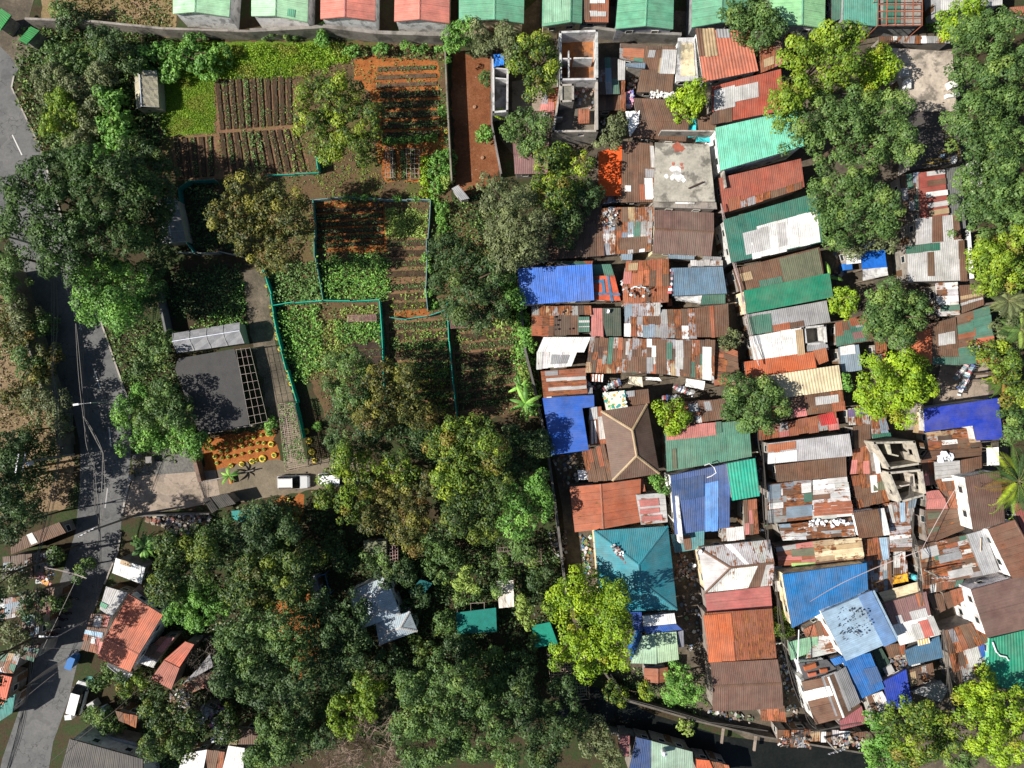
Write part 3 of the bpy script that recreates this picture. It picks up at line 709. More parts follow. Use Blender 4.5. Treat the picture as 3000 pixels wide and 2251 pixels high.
def baretree(key, x, y, R, h, label, n=55, col=(.30, .22, .17), spread=1.0):
    p = Wp(key, x, y, h*.8); org = (p.x, p.y, 0); r = random.Random(hash_s(label)); root = thing('bare_tree', label, 'tree', org)
    mb = MB(); mb.tube([(p.x, p.y, 0), (p.x, p.y, h*.4)], .18, col, 7, .13); mb.build('trunk', M['bark'], root, org); mb = MB()
    def grow(q, d, L, rad, lev):
        e = q+d*L; m = lerp(q, e, .5)+Vector((r.uniform(-.1, .1), r.uniform(-.1, .1), r.uniform(-.05, .1)))*L
        mb.tube([q, m, e], max(.018, rad), jit(col, .2, r), 3, max(.014, rad*.6))
        if lev <= 0: return
        for _ in range(4):
            nd_ = (d+Vector((r.gauss(0, .6), r.gauss(0, .6), r.gauss(.05, .3)))).normalized(); grow(lerp(q, e, r.uniform(.5, 1)), nd_, L*r.uniform(.55, .75), rad*.55, lev-1)
    for i in range(7):
        a = 2*math.pi*i/7+r.uniform(-.3, .3); grow(Vector((p.x, p.y, h*.4)), Vector((math.cos(a), math.sin(a), r.uniform(.3, .9))).normalized(), R*.52, .07, 4 if n > 50 else 3)
    mb.build('branches', M['bark'], root, org); return root

# ------------------------------------------------------------------ garden beds, trellises, fences
CROPS = dict(bare=None, seed=('veg', 9, .17, .12, .5), green=('veg', 34, .26, .45, .85), pale=('pale', 26, .24, .3, .8), sparse=('veg', 12, .2, .25, .55), yellow=('yellow', 22, .24, .35, .75), herb=('olive', 26, .2, .35, .8), dark=('deep', 24, .26, .4, .8))
def bed(key, quad, crop, label, group, col=(.058, .037, .021), h=.16, plot=''):
    P = pts(key, quad); cen = sum(P, Vector())/4; org = (cen.x, cen.y, 0); root = thing('garden_bed', label, 'garden bed', org, group)
    if sum((P[i].x*P[(i+1) % 4].y - P[(i+1) % 4].x*P[i].y) for i in range(4)) < 0: P = P[::-1]
    mb = MB(); a, b, c, d = P; r = random.Random(hash_s(label))
    top = [Vector((p.x, p.y, h)) for p in P]; inn = [cen+(p-cen)*.97 for p in top]; inn = [Vector((p.x, p.y, h)) for p in inn]
    for i in range(4): mb.face([Vector((P[i].x, P[i].y, 0)), Vector((P[(i+1) % 4].x, P[(i+1) % 4].y, 0)), inn[(i+1) % 4], inn[i]], jit(col, .1, r))
    # lumpy top
    long_u = (b-a).length > (d-a).length; nu, nv = (max(4, int((b-a).length/.4)), max(2, int((d-a).length/.4)))
    hz = [[h+r.uniform(-.03, .035) if 0 < i < nu and 0 < j < nv else h for j in range(nv+1)] for i in range(nu+1)]
    wob = [[(r.uniform(-.06, .06), r.uniform(-.06, .06)) for j in range(nv+1)] for i in range(nu+1)]
    def pt(i, j): q = lerp(lerp(inn[0], inn[1], i/nu), lerp(inn[3], inn[2], i/nu), j/nv); return Vector((q.x+wob[i][j][0], q.y+wob[i][j][1], hz[i][j]))
    for i in range(nu):
        for j in range(nv): mb.face([pt(i, j), pt(i+1, j), pt(i+1, j+1), pt(i, j+1)], jit(col, .12, r))
    mb.build('soil', M['soil'], root, org)
    cp = CROPS[crop]
    if cp:
        k, n, lf, hh, pa = cp
        global LEAFN
        rg = np.random.default_rng(hash_s(label)); L = max((b-a).length, (d-a).length); Wd = min((b-a).length, (d-a).length)
        if crop == 'seed' or crop == 'sparse' or crop == 'pale':   # plants set out in rows
            nr_ = max(2, int(Wd/(.3 if crop != 'pale' else .42))); nl = max(4, int(L/(.34 if crop != 'pale' else .5))); ce = []
            for i in range(nl):
                for j in range(nr_):
                    if rg.random() < .22 or math.sin(i*.45+len(label))+math.sin(j+i*.21) > 1.25: continue
                    u, v = (i+.5+rg.normal()*.12)/nl, (j+.5+rg.normal()*.1)/nr_
                    if not long_u: u, v = v, u
                    q = lerp(lerp(inn[0], inn[1], u), lerp(inn[3], inn[2], u), v)
                    for _ in range(5 if crop != 'pale' else 9): ce.append((q.x+rg.normal()*lf*.35, q.y+rg.normal()*lf*.35, h+.05+rg.uniform(0, hh*.5)))
            ce = np.array(ce)
        else:
            m = int(L*Wd*n*pa); u, v = rg.uniform(.01, .99, m), rg.uniform(.02, .98, m)
            A = np.array([[*p] for p in inn]); ce = (A[0]*(1-u)[:, None]+A[1]*u[:, None])*(1-v)[:, None]+(A[3]*(1-u)[:, None]+A[2]*u[:, None])*v[:, None]
            ce[:, 2] = h+.05+np.abs(rg.normal(size=m))*hh*.45
            keep = (np.sin(ce[:, 0]*2.3+ce[:, 1]*.9)+np.sin(ce[:, 1]*2.9-ce[:, 0])+rg.normal(size=m)*.6) > -1.6; ce = ce[keep]
        LEAFN += len(ce); leafmesh('crop', ce, rg.normal(size=ce.shape)*.5+np.array([[0, 0, 1]]), lf, lf*.7, leafcols(k, len(ce), rg), M['leaf'], root, org)['kind'] = 'stuff'
    return root
def bedrow(key, quad, n, crops, plot, group, along='v', gap=.4, col=(.058, .037, .021), h=.16):
    v = [float(t) for t in quad.split()]; q = [(v[i], v[i+1]) for i in (0, 2, 4, 6)]
    def L2(a, b, t): return (a[0]+(b[0]-a[0])*t, a[1]+(b[1]-a[1])*t)
    for i in range(n):
        t0, t1 = (i+gap/2)/n, (i+1-gap/2)/n
        if along == 'v': P = [L2(q[0], q[1], t0), L2(q[0], q[1], t1), L2(q[3], q[2], t1), L2(q[3], q[2], t0)]
        else: P = [L2(q[0], q[3], t0), L2(q[1], q[2], t0), L2(q[1], q[2], t1), L2(q[0], q[3], t1)]
        cr = crops[i % len(crops)]; side = 'left' if along == 'v' else 'top'
        d = dict(bare='bare dark', seed='seedling', green='leafy green', pale='pale lettuce', sparse='thinly planted', yellow='yellow-green', herb='grey-green herb', dark='dark leafy')[cr]
        bed(key, ' '.join(f'{a:.1f} {b:.1f}' for a, b in P), cr, f'{d} strip, {ORD[i]} from {side}, {plot}', group, col, h)

def fence(key, s, h, label, col=(.02, .42, .30), name='net_fence', cat='fence', step=2.6, mat='net', th=.05, postc=(.3, .25, .18), group=None, base=0.0):
    P = pts(key, s); cen = sum(P, Vector())/len(P); org = (cen.x, cen.y, 0); root = thing(name, label, cat, org, group); mb = MB(); r = random.Random(hash_s(label))
    pp = []
    for a, b in zip(P, P[1:]):
        L = (b-a).length; n = max(1, int(L/step))
        for i in range(n): pp.append(lerp(a, b, i/n))
    pp.append(P[-1]); pp = [p+Vector((r.uniform(-.08, .08), r.uniform(-.08, .08), 0)) for p in pp]
    for a, b in zip(pp, pp[1:]):
        hh = h*r.uniform(.92, 1.05) if mat != 'concrete' else h; d = (b-a).normalized(); n = Vector((-d.y, d.x, 0))
        m = lerp(a, b, .5); lean = n*r.uniform(-.12, .12)
        if mat == 'concrete': mb.wallseg(a, b, 0, hh, th, jit(col, .05, r)); continue
        for (u, v) in ((a, m), (m, b)):
            mb.prism([Vector((u.x, u.y, hh))+lean-n*th, Vector((v.x, v.y, hh-.06))+lean-n*th, Vector((v.x, v.y, hh-.06))+lean+n*th, Vector((u.x, u.y, hh))+lean+n*th], hh-.05, jit(col, .12, r))
    mb.build('netting' if mat == 'net' else 'panel', M[mat], root, org)
    if mat != 'concrete':
        pm = MB(); pm.cyl((0, 0, 0), .045, h+.18, postc, 5)
        first = None
        for p in pp:
            if first is None: o = first = pm.build('post', M['bamboo'], root, (0, 0, 0))
            else: o = first.copy(); SC.collection.objects.link(o)
            o.location = (p.x-org[0], p.y-org[1], 0); o.parent = root
    return root
def trellis(key, quad, z, label, nu, nv, col=(.33, .26, .2), vines=None, name='trellis', rad=.045, messy=.35, cat='trellis'):
    q = pts(key, quad, z); cen = sum(q, Vector())/4; org = (cen.x, cen.y, 0); root = thing(name, label, cat, org); r = random.Random(hash_s(label)); mb = MB()
    for n, A, B, Cc, D in ((nu, q[0], q[1], q[2], q[3]), (nv, q[0], q[3], q[2], q[1])):
        for i in range(n+1):
            t = i/n; a = lerp(A, B, t); b = lerp(D, Cc, t); j = messy*(a-b).length/max(nu, nv)
            t0, t1 = r.uniform(-.02, .12*messy*2), 1-r.uniform(-.02, .12*messy*2)
            mb.tube([lerp(a, b, t0)+Vector((r.uniform(-j, j)*.5, r.uniform(-j, j)*.5, r.uniform(0, .05))), lerp(a, b, t1)+Vector((r.uniform(-j, j)*.5, r.uniform(-j, j)*.5, r.uniform(0, .05)))], rad*r.uniform(.7, 1.1), jit(col, .2, r), 4)
    mb.build('lattice', M['bamboo'], root, org)
    for p in q: pm = MB(); pm.cyl((p.x, p.y, 0), .06, z, jit(col, .1), 6); pm.build('post', M['bamboo'], root, org)
    if vines:
        rg = np.random.default_rng(hash_s(label)); n = int((q[1]-q[0]).length*(q[3]-q[0]).length*vines[1]); u, v = rg.uniform(0, 1, n), rg.uniform(0, 1, n)
        f = np.sin(u*7+rg.uniform(0, 6))+np.sin(v*11+rg.uniform(0, 6))+rg.normal(size=n)*.5; k = f > vines[2]; u, v = u[k], v[k]
        A = np.array([[*p] for p in q]); ce = (A[0]*(1-u)[:, None]+A[1]*u[:, None])*(1-v)[:, None]+(A[3]*(1-u)[:, None]+A[2]*u[:, None])*v[:, None]; ce[:, 2] += rg.uniform(0, .3, len(ce))
        if len(ce): leafmesh('vine', ce, rg.normal(size=ce.shape)*.5+np.array([[0, 0, 1]]), .26, .2, leafcols(vines[0], len(ce), rg), M['leaf'], root, org)['kind'] = 'stuff'
    return root
_tyre = {}
def tyre(key, x, y, rt, label, group, col=(.62, .43, .04), plant='veg', name='tyre_planter', z=0.0):
    rad = rt*MPP/2.7667*.86; p = Wp(key, x, y, z+.2); org = (p.x, p.y, z)
    root = thing(name, label, 'planter' if plant else 'tyre', org, group); mb = MB(); N, K = 18, 7; t = .12+rad*.1
    for i in range(N):
        for k in range(K):
            def q(i, k):
                a, b = 2*math.pi*i/N, 2*math.pi*k/K; R = rad-t+t*math.cos(b); return Vector((org[0]+R*math.cos(a), org[1]+R*math.sin(a), z+.14+.14*math.sin(b)))
            mb.face([q(i, k), q(i+1, k), q(i+1, k+1), q(i, k+1)], col)
    mb.build('tyre', M['plain'], root, org)
    if plant:
        rg = np.random.default_rng(int(x*7+y)); n = 26; a = rg.uniform(0, 6.28, n); R = np.sqrt(rg.uniform(0, 1, n))*rad*.62
        ce = np.stack([org[0]+R*np.cos(a), org[1]+R*np.sin(a), z+.2+rg.uniform(0, .3, n)], 1)
        leafmesh('plant', ce, rg.normal(size=ce.shape)*.5+np.array([[0, 0, 1]]), .2, .12, leafcols(plant, n, rg), M['leaf'], root, org)
        ms = MB(); ms.cyl((org[0], org[1], z), rad*.6, .13, (.06, .035, .02), 12); ms.build('soil', M['soil'], root, org)
    return root

# ------------------------------------------------------------------ street things
def cable(pts3, rad, label, sag=.5, col=(.03, .03, .03), name='power_cable', group='overhead cables', n=3, spread=.25):
    """one bundle: n wires sagging through the given points"""
    root = thing(name, label, 'cable', pts3[0], group); org = Vector(pts3[0]); r = random.Random(hash_s(label))
    for k in range(n):
        mb = MB(); off = Vector((r.uniform(-1, 1), r.uniform(-1, 1), r.uniform(-1, 1)))*spread; path = []
        for a, b in zip(pts3, pts3[1:]):
            a, b = Vector(a), Vector(b); sg = sag*r.uniform(.7, 1.4)*(b-a).length/20
            for i in range(8): t = i/8; path.append(lerp(a, b, t)+off*(.3+math.sin(t*math.pi))-Vector((0, 0, 4*sg*t*(1-t))))
        path.append(Vector(pts3[-1])+off*.3)
        mb.tube(path, rad, col, 3); mb.build('wire', M['plain'], root, org)
    return root
def C3(key, s, zs):
    v = [float(t) for t in s.split()]; zs = zs if isinstance(zs, (list, tuple)) else [zs]*(len(v)//2)
    return [tuple(Wp(key, v[2*i], v[2*i+1], zs[i])) for i in range(len(v)//2)]
def pole(key, x, y, h, label, arms=(0,), col=(.3, .29, .27), trafo=False, armdir=0.0, name='utility_pole'):
    p = Wp(key, x, y, 0); org = (p.x, p.y, 0); root = thing(name, label, 'utility pole', org); mb = MB(); mb.cyl(org, .17, h, col, 10, .1); mb.build('shaft', M['concrete'], root, org)
    for i, a in enumerate(arms):
        mb = MB(); z = h-.3-a; d = Vector((math.cos(armdir), math.sin(armdir), 0)); mb.box((p.x, p.y, z), 2.4, .12, .12, (.28, .28, .3), armdir); o = mb.build('crossarm', M['metal'], root, org)
        for t in (-1.05, -.5, .5, 1.05):
            mi = MB(); c = Vector((p.x, p.y, z+.13))+d*t; mi.cyl(c, .06, .18, (.55, .55, .58), 8, .03); q = mi.build('insulator', M['plain'], o, (0, 0, 0)); q.location = (-org[0], -org[1], 0)
    if trafo:
        mb = MB(); mb.cyl((p.x+.5, p.y-.2, h-2.2), .28, .8, (.45, .46, .48), 14); mb.build('transformer', M['metal'], root, org)
    return root
def lamp(key, x, y, h, dx, dy, label):
    p = Wp(key, x, y, 0); org = (p.x, p.y, 0); root = thing('street_lamp', label, 'street lamp', org)
    mb = MB(); mb.cyl(org, .09, h, (.4, .4, .42), 8, .06); mb.build('post', M['metal'], root, org)
    mb = MB(); mb.tube([(p.x, p.y, h-.05), (p.x+dx*.5, p.y+dy*.5, h+.25), (p.x+dx, p.y+dy, h+.3)], .045, (.5, .5, .52), 6); mb.build('arm', M['metal'], root, org)
    mb = MB(); a = math.atan2(dy, dx); mb.box((p.x+dx*1.1, p.y+dy*1.1, h+.22), .75, .26, .13, (.62, .62, .62), a); mb.build('lamp_head', M['plain'], root, org); return root

def loft(mb, secs, col):
    """secs: list of (x, halfwidth_bottom, halfwidth_top, z_bottom, z_top)"""
    R = []
    for x, wb, wt, zb, zt in secs:
        c = .12*(zt-zb); R.append([Vector((x, -wb, zb)), Vector((x, -wb*1.02, lerp(zb, zt, .55))), Vector((x, -wt, zt-c)), Vector((x, -wt*.86, zt)), Vector((x, wt*.86, zt)), Vector((x, wt, zt-c)), Vector((x, wb*1.02, lerp(zb, zt, .55))), Vector((x, wb, zb))])
    for a, b in zip(R, R[1:]):
        for k in range(8): mb.face([a[k], a[(k+1) % 8], b[(k+1) % 8], b[k]], col)
    mb.face(R[0][::-1], col); mb.face(R[-1], col)
def car(key, x, y, ang, label, col=(.78, .78, .78), L=4.7, Wd=1.85, Ht=1.75, kind='suv', cat='car', name='parked_car'):
    p = Wp(key, x, y, Ht*.6); root = thing(name, label, cat, (p.x, p.y, 0)); root.rotation_euler.z = ang; h = Wd/2
    mb = MB(); hood = .30 if kind == 'suv' else .10
    loft(mb, [(-L/2, h*.88, h*.84, .42, .85), (-L/2+.12, h*.95, h*.93, .32, 1.0), (-L*.25, h, h*.97, .28, 1.05), (L*.2, h, h*.97, .28, 1.03), (L/2-.35, h*.96, h*.9, .3, .9), (L/2-.06, h*.82, h*.74, .38, .74)], col)
    mb.build('body', M['gloss'], root, smooth=False)
    mc = MB(); x0, x1 = -L/2+.15, L/2-L*hood
    loft(mc, [(x0, h*.86, h*.78, .95, 1.2), (x0+.28, h*.88, h*.76, .95, Ht), (x1-.75, h*.88, h*.76, .95, Ht), (x1, h*.9, h*.86, .95, 1.05)], (.012, .014, .018)); mc.build('window', M['glass'], root)
    mr = MB(); mr.prism([Vector((x0+.24, -h*.72, Ht+.035)), Vector((x1-.8, -h*.72, Ht+.035)), Vector((x1-.8, h*.72, Ht+.035)), Vector((x0+.24, h*.72, Ht+.035))], .06, col); ro = mr.build('roof_panel', M['gloss'], root)
    if kind == 'suv':
        for s in (-1, 1):
            mq = MB(); mq.tube([(x0+.35, s*h*.66, Ht+.09), (x1-1.0, s*h*.66, Ht+.09)], .03, (.03, .03, .03), 5); mq.build('roof_rail', M['plain'], root)
    for sx_ in (-L*.31, L*.31):
        for s in (-1, 1):
            mw = MB(); N = 14
            A = [Vector((sx_+.34*math.cos(2*math.pi*k/N), s*h*.84, .34+.34*math.sin(2*math.pi*k/N))) for k in range(N)]; B = [a+Vector((0, s*.2, 0)) for a in A]
            for k in range(N): mw.face([A[k], A[(k+1) % N], B[(k+1) % N], B[k]], (.015, .015, .015))
            mw.face(A, (.015, .015, .015)); mw.face(B, (.015, .015, .015)); w = mw.build('wheel', M['plain'], root)
            mm = MB(); mm.face([Vector((sx_+.2*math.cos(2*math.pi*k/N), s*(h*.84+.205), .34+.2*math.sin(2*math.pi*k/N))) for k in range(N)], (.4, .4, .42)); mm.build('rim', M['metal'], w)
    for s in (-1, 1):
        ml = MB(); ml.box((L/2-.2, s*h*.62, .62), .14, .32, .14, (.75, .75, .7)); ml.build('headlight', M['glass'], root)
        ml = MB(); ml.box((x1-.45, s*(h+.1), 1.02), .16, .2, .14, (.05, .05, .05)); ml.build('mirror', M['plain'], root)
    return root
def motorbike(key, x, y, ang, label, col=(.03, .03, .035), side=None, name='motorcycle', group=None):
    p = Wp(key, x, y, .6); root = thing(name, label, 'motorcycle' if not side else 'tricycle', (p.x, p.y, 0), group); root.rotation_euler.z = ang
    for sx_ in (-.62, .62):
        mb = MB(); N, K = 14, 5
        for i in range(N):
            for k in range(K):
                def q(i, k): a, b = 2*math.pi*i/N, 2*math.pi*k/K; R = .27+.05*math.cos(b); return Vector((sx_+R*math.cos(a), .05*math.sin(b), .32+R*math.sin(a)))
                mb.face([q(i, k), q(i+1, k), q(i+1, k+1), q(i, k+1)], (.015, .015, .015))
        mb.build('wheel', M['plain'], root)
    mb = MB(); mb.tube([(-.6, 0, .6), (0, 0, .5), (.35, 0, .75)], .1, col, 7, .13); mb.tube([(.05, 0, .78), (.4, 0, .84)], .14, col, 8, .1); mb.tube([(.62, 0, .32), (.42, 0, 1.0)], .035, (.3, .3, .3), 5); mb.build('frame', M['gloss'], root)
    mb = MB(); mb.box((-.32, 0, .78), .68, .26, .08, (.02, .02, .02)); mb.build('seat', M['plain'], root)
    mb = MB(); mb.tube([(.42, -.36, 1.02), (.46, 0, 1.0), (.42, .36, 1.02)], .025, (.2, .2, .2), 5); mb.build('handlebar', M['metal'], root)
    if side:
        mb = MB(); loft(mb, [(-.85, .38, .38, .25, 1.5), (-.6, .42, .42, .22, 1.6), (.55, .42, .42, .22, 1.6), (.9, .3, .25, .3, .9)], side); o = mb.build('sidecar', M['gloss'], root); o.location = (0, -.85, 0)
        mb = MB(); mb.prism([Vector((-1.05, -.5, 1.7)), Vector((.7, -.5, 1.66)), Vector((.7, .5, 1.66)), Vector((-1.05, .5, 1.7))], .05, side); o = mb.build('canopy', M['gloss'], root); o.location = (0, -.85, 0)
    return root
def dish(key, x, y, z, label, r=.45, col=(.7, .7, .7), group=None):
    p = Wp(key, x, y, z); root = thing('satellite_dish', label, 'satellite dish', (p.x, p.y, z), group); mb = MB(); mb.cyl((0, 0, 0), .04, .5, (.4, .4, .4), 6); mb.build('mast', M['metal'], root)
    mb = MB(); N = 16; prev = None
    for j, t in enumerate((.0, .35, .7, 1.0)):
        ring = [Vector((r*t*math.cos(2*math.pi*k/N), r*t*math.sin(2*math.pi*k/N), .5+.18*t*t)) for k in range(N)]
        if prev:
            for k in range(N): mb.face([prev[k], ring[k], ring[(k+1) % N], prev[(k+1) % N]][::-1], col)
        prev = ring
    o = mb.build('bowl', M['plain'], root); o.rotation_euler = (.35, .25, 0)
    mb = MB(); mb.tube([(0, 0, .55), (.05, -.1, .95)], .02, (.3, .3, .3), 4); mb.build('receiver', M['metal'], root); return root
def tank(key, x, y, z, label, r=.5, h=1.1, col=(.62, .64, .66)):
    p = Wp(key, x, y, z); root = thing('water_tank', label, 'water tank', (p.x, p.y, z)); mb = MB(); mb.cyl((0, 0, 0), r, h, col, 18); mb.cyl((0, 0, h), r, .18, col, 18, r*.25); mb.build('drum', M['metal'], root)
    mb = MB(); mb.cyl((0, 0, h+.18), r*.25, .06, (.2, .3, .5), 10); mb.build('lid', M['plain'], root); return root
def scatter_rubbish(key, poly, z, label, n=120, cols=None, size=.35, name='rubbish_pile', cat='rubbish', hmax=.4):
    P = pts(key, poly, z); xs = [p.x for p in P]; ys = [p.y for p in P]; r = random.Random(hash_s(label)); mb = MB(); k = 0
    cols = cols or [(.55, .54, .5), (.3, .25, .2), (.12, .1, .09), (.4, .4, .4), (.2, .12, .08), (.24, .2, .16), (.14, .16, .2), (.4, .33, .24), (.08, .07, .06), (.3, .12, .09)]
    tri = 0
    while k < n and tri < n*20:
        tri += 1; x, y = r.uniform(min(xs), max(xs)), r.uniform(min(ys), max(ys))
        if not inpoly(P, np.array([x]), np.array([y]))[0]: continue
        k += 1; c = jit(r.choice(cols), .2, r); s = size*r.uniform(.4, 1.4); a = r.uniform(0, 3.14); zz = z+r.random()**2*hmax
        if r.random() < .6: mb.box((x, y, zz), s, s*r.uniform(.2, .9), s*r.uniform(.08, .4), c, a)
        else:
            Q = [Vector((x+math.cos(a+t)*s*r.uniform(.4, .8), y+math.sin(a+t)*s*r.uniform(.4, .8), zz+r.uniform(0, .2))) for t in (0, 1.3, 2.6, 3.9, 5.1)]; mb.prism(Q, .03, c)
    cen = sum(P, Vector())/len(P); return tag(mb.build(name, M['rubbish'], None, (cen.x, cen.y, z)), label, cat, None, 'stuff')
def washing(key, x0, y0, x1, y1, z, label, n=12):
    a, b = Wp(key, x0, y0, z), Wp(key, x1, y1, z); root = thing('clothesline', label, 'clothesline', tuple(a)); r = random.Random(hash_s(label)); d = (b-a); L = d.length; d.normalize(); nn = Vector((-d.y, d.x, 0))
    mb = MB(); mb.tube([a, lerp(a, b, .5)-Vector((0, 0, .12)), b], .015, (.5, .5, .5), 4); mb.build('line', M['plain'], root, a)
    cols = [(.7, .7, .7), (.65, .63, .6), (.36, .09, .09), (.08, .12, .28), (.7, .7, .72), (.06, .06, .07), (.5, .33, .35), (.2, .3, .34), (.4, .4, .42)]
    for i in range(n):
        t = (i+.5)/n; q = lerp(a, b, t); w = L/n*.45; c = jit(r.choice(cols), .15, r); l1, l2 = r.uniform(.25, .5), r.uniform(.25, .55); mg = MB()
        e1 = q+nn*l1-Vector((0, 0, .35)); e2 = q-nn*l2-Vector((0, 0, .4)); dw = d*w
        mg.face([q-dw, q+dw, e1+dw*1.1, e1-dw*.9], c); mg.face([q+dw, q-dw, e2-dw*1.1, e2+dw*.8], c); mg.build('garment', M['cloth'], root, a)
    return root
def tarp(key, poly, z, label, col, name='tarpaulin', cat='tarpaulin', mat='cloth', sag=.25, n=8, group=None, post=True, stripes=None):
    q = pts(key, poly, z); r = random.Random(hash_s(label)); cen = sum(q, Vector())/4; org = (cen.x, cen.y, 0 if post else z-.4); root = thing(name, label, cat, org, group)
    mb = MB(); col = C[col] if isinstance(col, str) else col; G = {}
    for i in range(n+1):
        for j in range(n+1):
            u, v = i/n, j/n; p = lerp(lerp(q[0], q[1], u), lerp(q[3], q[2], u), v); e = min(u, 1-u, v, 1-v)
            G[i, j] = p+Vector((0, 0, r.uniform(-.5, .5)*sag*.35-sag*math.sin(u*math.pi)*math.sin(v*math.pi)+.15*sag*math.sin(u*14+v*5)))
    for i in range(n):
        for j in range(n):
            c = col if not stripes else (C[stripes] if i % 2 else col)
            mb.face([G[i, j], G[i, j+1], G[i+1, j+1], G[i+1, j]], jit(c, .03, r), 0, [(i, j)]*4)
    mb.build('sheet', M[mat], root, org)
    if post:
        for p in q: pm = MB(); pm.cyl((p.x, p.y, 0), .04, z-.05, (.25, .2, .15), 5); pm.build('post', M['bamboo'], root, org)
    return root
def boxes(key, items, z, name, cat, mat='plain'):
    for x, y, w, d, h, a, col, label in items:
        p = Wp(key, x, y, z+h); mb = MB(); mb.box((p.x, p.y, z), w, d, h, C[col] if isinstance(col, str) else col, a)
        mb.box((p.x, p.y, z+h), w*.92, d*.92, .05, tuple(t*.8 for t in (C[col] if isinstance(col, str) else col)), a)
        tag(mb.build(name, M[mat], None, (p.x, p.y, z)), label, cat)
# ================================================================== HOUSES
h = house
# --- terrace along the top edge
TG = 'terrace of small gabled houses behind the wall'
h('00', '1405 -330 1890 -330 1858 138 1402 112', 4.0, 'mint green gabled roof, leftmost of the terrace houses at the top', 'mint', 'gable', 'v', .43, .8, wall='white', cap='mint', name='terrace_house', win=0, group=TG)
h('10', '-35 -330 432 -330 418 182 -38 130', 4.0, 'mint green gabled roof with a grey patch, second terrace house from the left', 'mint', 'gable', 'v', .46, .8, wall='white', cap='mint', name='terrace_house', patches=[(265, 50, 320, 100, 'sea')], win=0, group=TG)
h('10', '525 -330 972 -330 966 170 522 155', 4.0, 'salmon pink gabled roof right of the mint terrace houses', 'pink', 'gable', 'v', .47, .8, wall='white', cap='rose', name='terrace_house', win=0, group=TG)
h('10', '1130 -330 1572 -330 1566 190 1120 175', 4.0, 'salmon pink gabled roof with a pale ridge, beside the first green terrace roof', 'pink', 'gable', 'v', .47, .8, wall='white', cap='pink', name='terrace_house', win=0, group=TG)
h('10', '1645 -330 2180 -330 2170 190 1645 172', 4.0, 'jade green gabled terrace roof directly right of the pink ones, shrubs at its foot', 'sea', 'gable', 'v', .55, .8, rust=.1, wall='cream', cap='sea', name='terrace_house', group=TG)
h('20', '250 -330 575 -330 566 190 243 218', 4.2, 'faded patchy green roof above the roofless house', 'sea', 'gable', 'v', .7, .6, rust=.1, wall='cream', name='terrace_house', patches=[(260, 0, 470, 190, (.22, .42, .28))], group=TG)
h('20', '572 -330 792 -330 782 182 574 178', 3.9, 'rusty brown sheet roof with white streaks joined to the patchy green terrace roof', 'red', rust=.4, nu=3, patches=[(635, 0, 760, 25, 'white'), (632, 92, 770, 130, 'lgrey'), (580, 0, 635, 160, 'dbrown')], name='terrace_house', group=TG)
h('20', '885 -330 1318 -330 1306 238 838 236', 4.0, 'light green gabled roof with rusty edge and a loose wire across it', 'sea', 'gable', 'v', .5, .8, rust=.08, wall='grey', cap='sea', name='terrace_house', win=2, group=TG)
h('20', '1470 -330 1950 -330 1900 190 1455 225', 4.0, 'light green terrace roof left of the big round tree, mostly hidden by it', 'sea', 'gable', 'v', .5, .8, wall='grey', name='terrace_house', group=TG)
h('30', '20 -330 470 -330 460 235 10 215', 4.0, 'bright light green gabled roof just right of the big round tree', (.26, .55, .27), 'gable', 'v', .55, .8, wall='grey', cap='sea', name='terrace_house', group=TG)
h('30', '510 -330 612 -330 600 150 520 180', 3.2, 'narrow dark teal roof in the gap between two green terrace roofs', 'green', name='terrace_house', group=TG)
h('30', '618 -200 892 -200 884 214 612 182', 4.2, 'weathered teal green roof beside the rusty rooftop frame', (.10, .33, .25), rust=.15, nu=5, wall='grey', name='terrace_house', group=TG)
h('30', '893 -200 1255 -200 1250 208 888 212', 3.6, 'bare concrete rooftop under a rusty steel frame at the top', 'dwall', wall='grey', name='terrace_house', mat='concrete', patches=[(930, 0, 1070, 190, 'green')], group=TG)
h('30', '1390 -200 1900 -200 1900 40 1400 90', 4.0, 'plain grey sheet roof at the top behind the right-hand trees', 'lgrey', wall='grey')
h('30', '1960 60 2200 40 2200 160 2000 110', 4.0, 'red roof corner poking out at the top right corner', 'red')
# --- roofless house and neighbours
ruin('20', '392 262 688 250 690 640 396 645', 5.6, 2.9, 'roofless two-storey shell with orange dusty floors, upper half by the terrace', inner=['400 475 480 475', '460 410 462 625', '500 470 655 470'], wc='lgrey', fc=(.36, .14, .05), fmat='concrete', openings=[(0, .5, 1.6, 0, 3.0)])
ruin('20', '398 655 688 648 690 1062 335 1065', 5.0, 2.8, 'roofless concrete storey full of junk, just below the orange-floored shell', inner=['405 690 490 690 492 820', '410 950 345 955'], fc=(.16, .14, .11), openings=[(2, .35, .8, 3.4, 4.3)])
scatter_rubbish('20', '500 690 680 700 680 900 510 860', 3.0, 'junk and white crates heaped inside the roofless concrete storey', 60, hmax=.6)
h('20', '538 885 628 882 628 1000 535 1004', 3.9, 'small rusty sheet cover lying inside the roofless concrete storey', 'red', rust=.5, wall='brown', cat='shelter', name='sheet_cover', nu=3, z0=2.85, win=0)
ruin('20', '400 690 494 688 494 818 400 822', 5.5, 5.3, 'small square concrete block standing in the roofless storey', fc=(.17, .16, .13))
